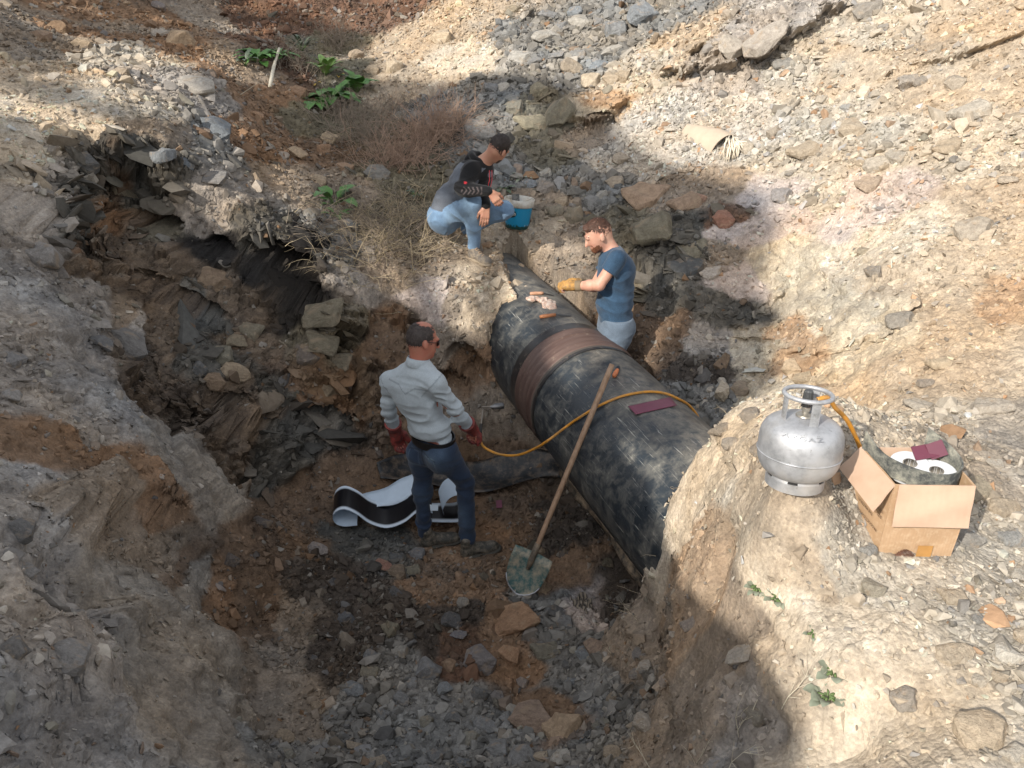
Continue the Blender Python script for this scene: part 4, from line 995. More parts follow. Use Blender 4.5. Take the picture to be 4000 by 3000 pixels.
def polygonise(name, prims, mat, parent, h=.008, post=None, colf=None, pad=.05, disp=None, amp=.03):
    lo, hi = pts_of(prims); lo -= pad; hi += pad; B = 10
    nb = np.ceil((hi - lo) / (h * B)).astype(int); n = nb * B + 1
    bx = np.stack(np.meshgrid(*[np.arange(k) for k in nb], indexing='ij'), -1).reshape(-1, 3)
    cen = lo + (bx + .5) * B * h
    f = lambda P: (post(P, sdf(P, prims)) if post else sdf(P, prims))
    act = np.abs(sdf(cen, prims)) < B * h * 1.0 + amp
    bx = bx[act]; F = np.full(n, 1., np.float32)
    lc = np.stack(np.meshgrid(*[np.arange(B + 1)] * 3, indexing='ij'), -1).reshape(-1, 3)
    flat_ = np.unique(np.ravel_multi_index(((bx[:, None] * B + lc[None]).reshape(-1, 3)).T, n))
    G = np.stack(np.unravel_index(flat_, n), 1)
    val = np.empty(len(G), np.float32)
    for i in range(0, len(G), 200000):
        Pq = lo + G[i:i + 200000] * h; v = f(Pq)
        if disp is not None: v = v - disp(Pq)
        val[i:i + 200000] = v
    F.ravel()[flat_] = val
    S = F < 0
    # interior of blocks that were skipped: fill by parity of known neighbours
    cs = sdf(lo + (np.stack(np.meshgrid(*[np.arange(k) for k in nb], indexing='ij'), -1).reshape(-1, 3) + .5) * B * h, prims)
    ins = (~act) & (cs < 0)
    bb = np.stack(np.unravel_index(np.where(ins)[0], nb), 1)
    for q in bb:
        s = tuple(slice(k * B, k * B + B + 1) for k in q); blk = F[s]; blk[blk == 1.] = -1.; 
    S = F < 0
    c = [F[i:n[0] - 1 + i, j:n[1] - 1 + j, k:n[2] - 1 + k] for i in (0, 1) for j in (0, 1) for k in (0, 1)]
    sg = np.sum([x < 0 for x in c], 0); mixed = (sg > 0) & (sg < 8); ids = np.full(mixed.shape, -1, np.int64); cells_ = np.argwhere(mixed); ids[mixed] = np.arange(len(cells_))
    cv = np.stack([x[mixed] for x in c], 1); off = np.array([(i, j, k) for i in (0, 1) for j in (0, 1) for k in (0, 1)], float)
    acc = np.zeros((len(cells_), 3)); cnt = np.zeros(len(cells_))
    for a in range(8):
        for b in range(a + 1, 8):
            if np.abs(off[a] - off[b]).sum() != 1: continue
            m = (cv[:, a] < 0) != (cv[:, b] < 0); t = cv[:, a] / (cv[:, a] - cv[:, b] + 1e-12)
            acc[m] += off[a] + t[m, None] * (off[b] - off[a]); cnt[m] += 1
    V = lo + (cells_ + acc / cnt[:, None]) * h
    faces = []
    for ax in range(3):
        u, w = [(1, 2), (2, 0), (0, 1)][ax]
        s0 = S; sl = [slice(None)] * 3; sl[ax] = slice(0, -1); sr = [slice(None)] * 3; sr[ax] = slice(1, None)
        ch = S[tuple(sl)] != S[tuple(sr)]; e = np.argwhere(ch); e = e[(e[:, u] > 0) & (e[:, w] > 0) & (e[:, u] < n[u] - 1) & (e[:, w] < n[w] - 1)]
        du = np.zeros(3, int); du[u] = 1; dw = np.zeros(3, int); dw[w] = 1
        q = [ids[tuple((e - a).T)] for a in (0 * du, du, du + dw, dw)]
        q = np.stack(q, 1); ins_ = S[tuple(e.T)]
        q[~ins_] = q[~ins_][:, ::-1]; faces.append(q[(q >= 0).all(1)])
    Fc = np.concatenate(faces)
    org = np.array(parent.matrix_world.translation) if parent is not None and parent.type == 'EMPTY' else np.zeros(3)
    if parent is not None: org = np.array(parent.location) if parent.type == 'EMPTY' else org
    o = mesh_np(name, V - org, Fc, mat, parent, True, colf(V) if colf else None)
    return o
def frame(f, u):
    f = nrm(f); s = nrm(np.cross(f, u)); u = np.cross(s, f); return f, u, s          # s = the person's right
def head_prims(c, f, u, s, sc=1.0):
    A = np.array([s, f, u])
    return [El(c + f * -.008 * sc + u * .012, A, np.array([.074, .093, .098]) * sc, .0),
            El(c + f * .035 * sc - u * .045 * sc, A, np.array([.058, .062, .072]) * sc, .03),
            C(c + f * .03 * sc - u * .09 * sc - s * .0, c + f * .072 * sc - u * .098 * sc, .032 * sc, .02 * sc, .03),       # chin
            C(c + f * .092 * sc - u * .0 * sc, c + f * .113 * sc - u * .038 * sc, .009 * sc, .0125 * sc, .012),  # nose
            C(c + f * .084 * sc + s * .035 * sc + u * .016 * sc, c + f * .084 * sc - s * .035 * sc + u * .016 * sc, .012, .012, .015),  # brow
            C(c + f * .088 * sc + s * .018 * sc - u * .066 * sc, c + f * .088 * sc - s * .018 * sc - u * .066 * sc, .008, .008, .008),  # lips
            El(c + s * .078 * sc - f * .006 - u * .018, np.array([s, nrm(f + u * .3), nrm(u - f * .3)]), (.010, .019, .033), .006),
            El(c - s * .078 * sc - f * .006 - u * .018, np.array([s, nrm(f + u * .3), nrm(u - f * .3)]), (.010, .019, .033), .006)]
def hand_prims(w, d, pn, thumb_side, curl=.3, sc=1.0, fat=1.0, k=.006, spread=.05):
    """w wrist, d hand direction, pn palm normal (the way the palm faces), thumb_side +-1"""
    d = nrm(d); pn = nrm(pn - d * (pn @ d)); t = np.cross(d, pn) * thumb_side
    pr = []
    kn = w + d * .088 * sc
    for q in (-.027, -.009, .009, .027): pr.append(C(w + d * .018 + t * q * .75 * sc, kn + t * q * sc, .0135 * fat * sc, .0115 * fat * sc, .012))
    L = [(.037, .022, .018), (.043, .027, .019), (.040, .025, .018), (.030, .019, .016)]
    for q, ls, j in zip((.029, .0095, -.0095, -.028), L, range(4)):
        p = kn + t * q * sc; a = curl * (1 + .12 * j) * .7; dirv = d + t * q * spread * 20
        for n_, l in enumerate(ls):
            dv = nrm(nrm(dirv) * math.cos(a) + pn * math.sin(a)); p2 = p + dv * l * sc
            rr = (.0092 - .0008 * n_) * fat * sc; pr.append(C(p, p2, rr, rr * .92, k)); p = p2; a += curl * (1.1 if n_ == 0 else .9)
    b = w + d * .03 * sc + t * .024 * sc; m = b + nrm(d * .75 + t * .6 + pn * .35) * .042 * sc; e = m + nrm(d * .9 + t * .15 + pn * (.35 + curl * .4)) * .032 * sc; e2 = e + nrm(d * .9 - t * .05 + pn * (.4 + curl * .6)) * .024 * sc
    pr += [C(b, m, .015 * fat * sc, .0125 * fat * sc, .012), C(m, e, .0118 * fat * sc, .0102 * fat * sc, k), C(e, e2, .0102 * fat * sc, .009 * fat * sc, k)]
    return pr
def shoe_prims(heel, toe, up=np.array([0, 0, 1.]), hgt=.1, sole=False):
    d = nrm(toe - heel); L = np.linalg.norm(toe - heel); s = nrm(np.cross(d, up)); u = np.cross(s, d)
    if sole:
        return [Tq(heel + d * .035 + u * .012, heel + d * .10 * L / .28 + u * .012, .036, .034, u, .38, .0), Tq(heel + d * .10 + u * .012, toe - d * .055 + u * .012, .033, .047, u, .3, .03), Tq(toe - d * .06 + u * .012, toe - d * .045 + u * .014, .048, .042, u, .3, .02)]
    return [C(heel + d * .04 + u * .035, heel + d * .045 + u * hgt, .036, .040, .0), Tq(heel + d * .05 + u * .045, toe - d * .075 + u * .035, .040, .042, u, .85, .03),
            Tq(toe - d * .1 + u * .036, toe - d * .05 + u * .032, .043, .038, u, .75, .03), C(heel + d * .08 + u * .085, heel + d * .15 + u * .055, .036, .032, .03)]
def cloth_mat(name, col, rough=.85, vc=False, weave=260, var=.14, bump=.25, speck=0):
    t = NT(name); c = t.co(); base = t.n('ShaderNodeAttribute', attribute_name='Col').outputs['Color'] if vc else None
    n1 = t.noise(18, 6, .65, c); n2 = t.noise(weave, 3, .6, c)
    g1 = t.ramp(n1.outputs[0], [(.3, (1 - var, 1 - var, 1 - var)), (.7, (1 + var, 1 + var, 1 + var))]); g2 = t.ramp(n2.outputs[0], [(.35, (.88 - speck, .88 - speck, .88 - speck)), (.65, (1.12 + speck, 1.12 + speck, 1.12 + speck))])
    x = t.mix(1, base if vc else col, g1.outputs[0], 'MULTIPLY'); x = t.mix(1, x, g2.outputs[0], 'MULTIPLY')
    t.color(x); t.rough(rough); t.b.inputs['Sheen Weight'].default_value = .15; t.b.inputs['Specular IOR Level'].default_value = .2
    t.bump(n1.outputs[0], bump, .01); return t.m
def skin_mat(name, col, red=(.42, .13, .09, 1)):
    t = NT(name); c = t.co(); n = t.noise(14, 5, .6, c); r = t.ramp(n.outputs[0], [(.35, col), (.75, red)])
    t.color(r.outputs[0]); t.rough(.55); t.b.inputs['Subsurface Weight'].default_value = .12; t.b.inputs['Subsurface Radius'].default_value = (.02, .008, .004)
    t.b.inputs['Subsurface Scale'].default_value = .4; n2 = t.noise(120, 3, .6, c); t.bump(n2.outputs[0], .12, .004); return t.m
def hair_mat(name, col):
    t = NT(name); c = t.co(); m = t.n('ShaderNodeMapping'); t.l(c, m.inputs[0]); m.inputs['Scale'].default_value = (1, 1, .25)
    n = t.noise(170, 4, .7, m.outputs[0]); a = tuple(x * .5 for x in col[:3]) + (1,); b = tuple(min(1, x * 2.1) for x in col[:3]) + (1,)
    r = t.ramp(n.outputs[0], [(.35, a), (.7, b)]); t.color(r.outputs[0]); t.rough(.6); t.bump(n.outputs[0], .6, .006); return t.m
def folds(P, w, amp, fx=5., fz=17., off=0.):
    """soft cloth creases; w weights them"""
    q = P * np.array([fx, fx, fz]) + off; q = q + vnoise(P * 3.1 + off)[:, None] * 1.6
    n = vnoise(q); return amp * w * (1.1 - (np.abs(n) ** .7) * 2.6) + amp * .45 * w * vnoise(q * 2.1)
def near(P, c, r): return np.exp(-(np.linalg.norm(P - np.asarray(c), axis=1) / r) ** 2)
SKIN1 = skin_mat('sunburnt_skin', (.40, .17, .11, 1)); SKIN2 = skin_mat('fair_skin', (.52, .31, .225, 1), (.46, .21, .15, 1)); SKIN3 = skin_mat('tan_skin', (.44, .24, .16, 1), (.42, .18, .12, 1))
def hollow_below(prims_inner): return None

def strands(hair, c, f, u, mat, n=1500, L=.016, seed=1, fwdness=-.6, w=.0013):
    """short locks lying on the hair's surface"""
    me = hair.data; r = np.random.default_rng(seed); N = len(me.vertices); co = np.empty(N * 3, np.float32); me.vertices.foreach_get('co', co); no = np.empty(N * 3, np.float32); me.vertices.foreach_get('normal', no)
    co = co.reshape(-1, 3); no = no.reshape(-1, 3); ok_ = np.where((co + np.array(hair.parent.location, np.float32) - c) @ f < .045)[0]; i = ok_[r.integers(0, len(ok_), n)]; p = co[i]; nn = no[i]
    d = -u * .8 + f * fwdness * .0 + r.normal(size=(n, 3)) * .35; top = ((p + np.array(hair.parent.location) - c) @ u > .055)[:, None]; d = np.where(top, f * -fwdness + r.normal(size=(n, 3)) * .45, d)
    d = d - nn * (d * nn).sum(1, keepdims=True); d /= np.linalg.norm(d, axis=1, keepdims=True) + 1e-9; s = np.cross(d, nn); l = (L * r.uniform(.6, 1.4, n))[:, None]
    a = p - nn * .001; b = p + d * l * .5 + nn * .0035; e = p + d * l + nn * (.001 + .004 * r.random((n, 1)))
    V = np.stack([a - s * w, a + s * w, b - s * w, b + s * w, e], 1).reshape(-1, 3); k = np.arange(n)[:, None] * 5
    F = np.concatenate([k + [0, 1, 3], k + [0, 3, 2], k + [2, 3, 4]]); o = mesh_np('locks', V, F, mat, None, False); o.parent = hair; return o
# ---------------------------------------------------------------- man 1: back to us, torch in hand
def man1():
    J = {k: atY(*v) for k, v in dict(head=(1650, 1325, 4.66), neck=(1634, 1418, 4.63), chest=(1615, 1530, 4.64), waist=(1672, 1655, 4.62), pel=(1694, 1735, 4.62),
        LS=(1527, 1490, 4.74), RS=(1704, 1497, 4.53), LE=(1518, 1600, 4.76), LW=(1542, 1675, 4.86), RE=(1770, 1598, 4.58), RW=(1836, 1668, 4.76),
        LH=(1652, 1752, 4.69), RH=(1737, 1757, 4.56), LK=(1650, 1912, 4.66), RK=(1818, 1890, 4.60), LA=(1655, 2080, 4.62), RA=(1826, 2105, 4.54)).items()}
    root = empty('person', (J['pel'][0], J['pel'][1], 0.0)); tag(root, 'man in pale grey shirt, blue jeans and red brown work gloves holding a torch', 'person', None)
    fw = nrm([.62, .78, 0]); rt = nrm(np.cross(fw, [0, 0, 1])); up = np.array([0, 0, 1.])
    hf, hu, hs = frame([.86, .42, -.28], up + fw * .25)
    hc = J['head']
    head = head_prims(hc, hf, hu, hs, 1.04)
    neck = [C(J['neck'] - up * .03, hc - hu * .05 - hf * .02, .058, .055, .03)]
    arms = [C(J['LS'], J['LE'], .048, .038, .03), C(J['LE'], J['LW'], .038, .027, .02), C(J['RS'], J['RE'], .048, .038, .03), C(J['RE'], J['RW'], .038, .027, .02)]
    core = [Tq(J['neck'] - up * .13, J['pel'], .11, .11, fw, .6, .04), C(J['LH'], J['LK'], .07, .05, .04), C(J['LK'], J['LA'], .045, .035, .02), C(J['RH'], J['RK'], .07, .05, .04), C(J['RK'], J['RA'], .045, .035, .02)]
    lh = hand_prims(J['LW'], nrm(J['LW'] - J['LE']) * .6 + np.array([.05, 0, -1.]), rt, -1, .35); rh = hand_prims(J['RW'], J['RW'] - J['RE'], [-.1, .2, -1], -1, 1.0)
    polygonise('body', head + neck + arms + core + lh + rh, SKIN1, root, .0065)
    # hair round a bald crown
    def hcut(P, d):
        q = P - hc; a = q @ hf; b = q @ hu; s_ = q @ hs
        line = -(b + .055 - .75 * np.maximum(a + .01, 0))                       # below the hairline at nape and temples
        bald = .052 - np.linalg.norm(q - (hu * .115 - hf * .012), axis=1)
        return np.maximum(np.maximum(d, line), np.maximum(bald, a - .062))
    hm1 = hair_mat('brown_grey_hair', (.042, .032, .028, 1)); hr = polygonise('hair', [El(hc - hf * .012 + hu * .014, np.array([hs, hf, hu]), (.079, .097, .101), 0)], hm1, root, .005, hcut, disp=lambda P: vnoise(P * 80) * .0022)
    strands(hr, hc, hf, hu, hm1, 2200, .013, 1, w=.0012); 
    # sunglasses
    m = MB(); e = hc + hf * .098 + hu * .0
    for sgn in (-1, 1):
        cpt = e + hs * .032 * sgn - hu * .004; R = np.array([hs, hu, hf]).T
        m.lathe([(.0001, .0), (.024, 0), (.026, -.003), (.0001, -.004)], 16, R, cpt)
        m.tube([hc + hf * .095 + hs * sgn * .056, hc + hf * .04 + hs * sgn * .083 + hu * .002, hc - hf * .012 + hs * sgn * .084 + hu * .004], .0028, 6)
    m.tube([e - hs * .012, e + hs * .012], .003, 6)
    o = m.build('sunglasses', plain('dark_lens', (.02, .012, .012, 1), .15, var=.05), root); o.location = -Vector(root.location)
    # shirt
    sh = [Tq(J['neck'] - up * .075 + rt * .005, J['chest'] + up * .0, .116, .150, fw, .68, .05), Tq(J['chest'], J['waist'], .153, .139, fw, .70, .06), Tq(J['waist'], J['waist'] * .45 + J['pel'] * .55, .143, .152, fw, .74, .05),
          C(J['neck'] - up * .05, J['LS'] + up * .002, .058, .052, .06), C(J['neck'] - up * .05, J['RS'] + up * .002, .058, .052, .06),
          C(J['LS'] - fw * .01, J['RS'] - fw * .01, .06, .06, .06),
          C(J['LS'], J['LE'], .058, .052, .035), C(J['LE'], J['LW'], .052, .043, .03), C(J['RS'], J['RE'], .059, .053, .035), C(J['RE'], J['RW'] - nrm(J['RW'] - J['RE']) * .02, .056, .042, .03)]
    hemz = J['pel'][2] + .062
    def cut(P, d):
        q = P - (J['pel'] + up * .04); near_t = np.linalg.norm((P - J['pel'])[:, :2], axis=1) < .2
        hem = np.where(near_t, hemz + .018 * np.cos(9 * (q @ rt)) - P[:, 2], -1); return np.maximum(d, hem)
    dsp = lambda P: folds(P, .35 + 1.4 * near(P, J['waist'] + rt * .05, .16) + 1.3 * near(P, J['RE'], .12) + 1.1 * near(P, J['LE'], .12) + .7 * near(P, J['LS'] - up * .1, .1) + .6 * near(P, J['RS'] - up * .12, .1), .0072, 3.2, 24, 4.)
    sm = cloth_mat('pale_shirt', (.38, .43, .46, 1), var=.08); smv = cloth_mat('pale_shirt_cloth', None, vc=True, var=.08)
    def sc_(V):
        c = np.tile(np.array([.38, .43, .46]), (len(V), 1)); q = V - J['neck']; a = q @ rt; b = q @ up; back = (q @ fw) < -.02
        yoke = back & (np.abs(b + .125 + .05 * np.clip(1 - np.abs(a + .0) / .06, 0, 1)) < .0045) & (np.abs(a) < .17); c[yoke] *= .68
        for S_, E_, sg in ((J['LS'], J['LE'], -1), (J['RS'], J['RE'], 1)): dd = nrm(E_ - S_); t_ = (V - S_) @ nrm(dd + rt * sg * .8); c[(np.abs(t_ + .012) < .0045) & (np.linalg.norm(V - S_, axis=1) < .13)] *= .7
        return c
    polygonise('shirt', sh, smv, root, .0065, cut, sc_, disp=dsp)
    m = MB(); nk = J['neck'] + up * .012                                               # collar
    cf = nrm(fw * .9 + up * .3); R = np.array([nrm(np.cross(up + fw * .25, fw)), np.cross(nrm(up + fw * .25), nrm(np.cross(up + fw * .25, fw))), nrm(up + fw * .25)]).T
    m.lathe([(.069, -.03), (.067, .022), (.070, .026), (.076, .012), (.082, -.024), (.078, -.03)], 40, R, nk)
    o = m.build('collar', sm, root); o.location = -Vector(root.location)
    seam = cloth_mat('seam', (.33, .37, .40, 1))
    # belt, jeans
    b0 = J['pel'] + up * .055
    R2 = np.array([rt, fw, up]).T
    def oval(r, z, a): return b0 + rt * r * math.cos(a) + fw * r * .77 * math.sin(a) + up * z
    m = MB(); V = []; n = 48
    for r_, z_ in ((.158, -.03), (.166, -.03), (.166, .022), (.158, .022)): V += [oval(r_, z_, 2 * PI * k / n) for k in range(n)]
    m.add(V, [((i * n + k), (i * n + (k + 1) % n), (((i + 1) % 4) * n + (k + 1) % n), (((i + 1) % 4) * n + k)) for i in range(4) for k in range(n)])
    o = m.build('belt', plain('black_leather', (.012, .011, .011, 1), .4), root, False); o.location = -Vector(root.location)
    m = MB(); m.box(oval(.172, -.01, PI * .98), (.06, .03, .10), R2); o = m.build('phone_pouch', plain('pouch', (.015, .015, .015, 1), .5), root, False, bevel=.006); o.location = -Vector(root.location)
    jn = [Tq(J['pel'] + up * .055, J['pel'] - up * .02, .147, .156, fw, .76, .03), C(J['LH'] - up * .02, J['LK'], .090, .062, .05), C(J['RH'] - up * .02, J['RK'], .092, .064, .05),
          C(J['LH'] - fw * .045 - up * .02, J['LH'] - fw * .03 - up * .08, .085, .08, .05), C(J['RH'] - fw * .045 - up * .02, J['RH'] - fw * .03 - up * .08, .088, .08, .05),
          C(J['LK'], J['LA'] - up * .0, .063, .052, .03), C(J['RK'], J['RA'] - up * .0, .064, .054, .03)]
    jcut = lambda P, d: np.maximum(d, P[:, 2] - (J['pel'][2] + .052))
    jd = lambda P: folds(P, .25 + 1.1 * near(P, J['LK'], .13) + 1.1 * near(P, J['RK'], .13) + 1.3 * near(P, J['LA'] + up * .05, .12) + 1.3 * near(P, J['RA'] + up * .05, .12) + .6 * near(P, J['pel'] - up * .13, .1), .0085, 4., 19, 9.)
    def jc(V):
        wear = .9 * near(V, J['RH'] - fw * .12 - up * .02, .10) + .7 * near(V, J['LH'] - fw * .12 - up * .02, .08) + .6 * near(V, J['RA'] + up * .2, .12) + .35 * near(V, J['LK'], .15)
        w_ = (wear * (.6 + .6 * vnoise(V * 11)))[:, None].clip(0, 1); c = np.array([.020, .033, .062]) * (1 - w_) + np.array([.085, .13, .19]) * w_
        q = V - J['pel']; a = q @ rt; b = q @ up; back = (q @ fw) < -.03
        for a0, a1 in ((.03, .125), (-.125, -.03)):
            ins = (a > a0) & (a < a1) & (b < -.012) & (b > -.135); ed = ins & ((a < a0 + .009) | (a > a1 - .009) | (b > -.022) | (b < -.125)); c[ed & back] *= np.array([1.9, 1.75, 1.5])
        c[back & (np.abs(a) < .005) & (b < .03) & (b > -.2)] *= .45; c[back & (np.abs(b - (.005 - .25 * np.abs(a))) < .005) & (np.abs(a) < .13)] *= .5
        return c
    polygonise('jeans', jn, cloth_mat('dark_denim', None, vc=True, weave=180, bump=.35), root, .0075, jcut, jc, disp=jd)
    # pocket on the seat
    boot = plain('muddy_boot_leather', (.045, .044, .038, 1), .6, var=.4, vscale=12, bump=.3, dirt=((.2, .17, .13, 1), .35)); solem = plain('boot_sole', (.06, .055, .045, 1), .8)
    for heel, toe in ((atz(1645, 2130, .015), atz(1757, 2105, .02)), (atz(1800, 2172, .0), atz(1925, 2135, .01))):
        L = .30; dr = nrm(toe - heel); toe = heel + dr * L; g = gz(heel[0], heel[1]); g2 = gz(toe[0], toe[1]); gg = (g + g2) / 2
        heel[2] = gg; toe[2] = gg
        b = polygonise('boot', shoe_prims(heel, toe, hgt=.14), boot, root, .006, disp=lambda P: folds(P, 1, .002, 12, 22))
        s = polygonise('sole', shoe_prims(heel, toe, sole=True), solem, None, .006); s.parent = b; s.location = -Vector(root.location)
    # gauntlet gloves
    gl = plain('red_leather', (.24, .04, .032, 1), .6, var=.35, vscale=14, bump=.3, dirt=((.08, .03, .025, 1), .4))
    def glove(w, e, dirv, pn, th, curl):
        dv = nrm(w - e); pr = [C(w - dv * .075, w + dv * .01, .062, .043, .0), C(w, w + nrm(dirv) * .07, .042, .043, .02)] + hand_prims(w + nrm(dirv) * .01, dirv, pn, th, curl, 1.15, 1.6, .012)
        rim = w - dv * .07
        return polygonise('work_glove', pr, gl, root, .006, lambda P, d: np.maximum(d, -((P - rim) @ dv)), disp=lambda P: folds(P, 1, .0025, 14, 14))
    glove(J['LW'], J['LE'], nrm(J['LW'] - J['LE']) * .5 + np.array([.1, .0, -1.]), rt, -1, .38)
    glove(J['RW'], J['RE'], J['RW'] - J['RE'], np.array([-.25, -.1, -1]), -1, 1.05)
    return J
J1 = man1()
# ---------------------------------------------------------------- man 2: beyond the pipe, head bowed
def man2():
    Y = 5.78
    J = {k: atY(*v) for k, v in dict(head=(2337, 912, Y), neck=(2394, 975, Y + .01), chest=(2404, 1060, Y), waist=(2398, 1170, Y), pel=(2404, 1250, Y),
        LS=(2412, 1010, Y - .165), RS=(2392, 1000, Y + .165), LE=(2340, 1114, Y - .20), LW=(2252, 1117, Y - .09), RE=(2320, 1120, Y + .18), RW=(2262, 1105, Y + .04)).items()}
    up = np.array([0, 0, 1.]); fw = nrm([-.97, -.08, 0]); rt = np.cross(fw, up)
    p = J['pel']; gzv = p[2] - .93
    root = empty('person', (p[0], p[1], gzv)); tag(root, 'bearded man in blue t-shirt and yellow gloves standing beyond the pipe, head bowed', 'person')
    J['LH'] = p - rt * .085; J['RH'] = p + rt * .085
    for s_, sg in (('L', -1), ('R', 1)):
        J[s_ + 'K'] = p + rt * sg * .10 + fw * .03 - up * .46; J[s_ + 'A'] = p + rt * sg * .11 - up * .86
    hf, hu, hs = frame([-.86, -.12, -.46], [-.5, 0, .88]); hc = J['head']
    body = head_prims(hc, hf, hu, hs, 1.05) + [C(J['neck'] - up * .02 - fw * .0, hc - hu * .05 - hf * .025, .060, .054, .03), C(J['LS'] + up * .0, J['LE'], .050, .041, .03), C(J['LE'], J['LE'] * .6 + J['LW'] * .4, .042, .041, .02), C(J['LE'] * .6 + J['LW'] * .4, J['LW'], .041, .030, .02),
            C(J['RS'], J['RE'], .050, .041, .03), C(J['RE'], J['RW'], .041, .030, .02), C(J['neck'] - up * .05, J['LS'], .05, .05, .05), C(J['neck'] - up * .05, J['RS'], .05, .05, .05),
            Tq(J['chest'], J['pel'], .11, .12, fw, .68, .05), C(J['LH'], J['LK'], .07, .05, .04), C(J['LK'], J['LA'], .05, .04, .03), C(J['RH'], J['RK'], .07, .05, .04), C(J['RK'], J['RA'], .05, .04, .03)]
    body += hand_prims(J['LW'], [-.9, .05, 0.05], [0, .3, -1], -1, .9) + hand_prims(J['RW'], [-.9, -.2, 0.05], [0, -.3, -1], 1, .7)
    polygonise('body', body, SKIN2, root, .006)
    def hcut(P, d):
        q = P - hc; a = q @ hf; b = q @ hu; line = np.where(a > .03, -(b - .062), -(b + .055 - 1.0 * np.maximum(a + .03, 0))); line = np.maximum(line, -(b - .035 - (a - .02) * .7) * (a > .0) - 9 * (a <= 0))
        return np.maximum(d, line)
    hm = hair_mat('auburn_hair', (.060, .027, .016, 1))
    hr = polygonise('hair', [El(hc - hf * .006 + hu * .02, np.array([hs, hf, hu]), (.078, .099, .098), 0), C(hc + hf * .062 + hu * .082 + hs * .03, hc + hf * .072 + hu * .084 - hs * .04, .018, .018, .03)], hm, root, .005, hcut, disp=lambda P: vnoise(P * 70) * .0035)
    strands(hr, hc, hf, hu, hm, 2800, .016, 2, -.9, w=.0013)
    def bcut(P, d):
        q = P - hc; a = q @ hf; b = q @ hu; s_ = np.abs(q @ hs); mouth = .012 - np.hypot(b + .064, a - .098)
        return np.maximum(np.maximum(d, b + .042 + .45 * np.maximum(a - .03, 0) * (a < .08) - .035 * (a < .02)), np.maximum(-(a + .005), mouth))
    bm_ = hair_mat('ginger_beard', (.13, .052, .026, 1))
    polygonise('beard', [El(hc + hf * .036 - hu * .05, np.array([hs, hf, hu]), (.0625, .066, .075), 0), C(hc + hf * .035 - hu * .095, hc + hf * .075 - hu * .103, .034, .025, .03), C(hc + hf * .085 - hu * .055 + hs * .02, hc + hf * .085 - hu * .055 - hs * .02, .0115, .0115, .01)], bm_, root, .005, bcut, disp=lambda P: vnoise(P * 90) * .002)
    m = MB()
    for sgn in (-1, 1):
        m.tube([hc + hf * .094 + hs * sgn * .016 + hu * .022, hc + hf * .090 + hs * sgn * .034 + hu * .027, hc + hf * .078 + hs * sgn * .050 + hu * .021], [.004, .005, .003], 6)
    o = m.build('eyebrow', hm, root); o.location = -Vector(root.location)
    m = MB()
    for sgn in (-1, 1): m.tube([hc + hf * .089 + hs * sgn * .020 + hu * .001, hc + hf * .088 + hs * sgn * .031 + hu * .003, hc + hf * .078 + hs * sgn * .043 + hu * .0], [.003, .0045, .002], 6)
    o = m.build('closed_eye', plain('lid', (.16, .06, .05, 1), .6), root); o.location = -Vector(root.location)
    ts = [Tq(J['neck'] - up * .085, J['chest'], .125, .158, fw, .76, .05), Tq(J['chest'], J['waist'], .160, .150, fw, .84, .06), Tq(J['waist'], J['pel'] + up * .03, .152, .158, fw, .82, .05), C(J['chest'] - fw * .05 - up * .02, J['waist'] - fw * .03, .09, .09, .06),
          C(J['neck'] - up * .055 - fw * .01, J['LS'] + up * .0, .060, .056, .05), C(J['neck'] - up * .055 - fw * .01, J['RS'], .060, .056, .05)]
    slv = [[C(J['LS'], J['LS'] * .35 + J['LE'] * .65, .064, .064, .0)], [C(J['RS'], J['RS'] * .35 + J['RE'] * .65, .064, .064, .0)]]
    cl = J['LS'] * .5 + J['LE'] * .5; dl = nrm(J['LE'] - J['LS']); cr = J['RS'] * .5 + J['RE'] * .5; dr = nrm(J['RE'] - J['RS'])
    hem = J['pel'][2] + .0
    def tcut(P, d):
        a = np.maximum(sdf(P, slv[0]), (P - cl) @ dl); b = np.maximum(sdf(P, slv[1]), (P - cr) @ dr); d = smin(smin(d, a, .025), b, .025)
        h_ = hem + .03 * ((P - p) @ fw) / .15 * -1 - P[:, 2]
        nk = .062 - np.linalg.norm(P - (J['neck'] + up * .035 + fw * .02), axis=1)
        return np.maximum.reduce([d, h_, nk])
    td = lambda P: folds(P, .4 + 1.0 * near(P, J['waist'] + up * .02, .16) + .9 * near(P, J['LS'] - up * .1, .09), .0085, 4., 11, 2.)
    polygonise('t_shirt', ts, cloth_mat('blue_heather_jersey', (.030, .064, .112, 1), var=.22, weave=300, speck=.18), root, .0075, tcut, disp=td)
    jn = [Tq(p + up * .04, p - up * .06, .150, .165, fw, .82, .03), C(J['LH'], J['LK'], .105, .078, .05), C(J['RH'], J['RK'], .105, .078, .05), C(p - fw * .06 - rt * .06 - up * .05, p - fw * .04 - rt * .06 - up * .11, .088, .08, .05), C(p - fw * .06 + rt * .06 - up * .05, p - fw * .04 + rt * .06 - up * .11, .088, .08, .05),
          C(J['LK'], J['LA'], .075, .06, .04), C(J['RK'], J['RA'], .075, .06, .04)]
    jd = lambda P: folds(P, .4 + near(P, p - up * .15 + fw * .1, .12) + near(P, J['LK'], .15), .006, 5, 14, 3.)
    polygonise('jeans', jn, cloth_mat('light_grey_denim', (.11, .145, .19, 1), weave=180, bump=.3), root, .008, lambda P, d: np.maximum(d, P[:, 2] - (p[2] + .045)), disp=jd)
    m = MB(); n = 40; V = []
    for r_, z_ in ((.150, .03), (.156, .03), (.156, .06), (.150, .06)): V += [p + rt * r_ * math.cos(2 * PI * k / n) + fw * r_ * .84 * math.sin(2 * PI * k / n) + up * z_ for k in range(n)]
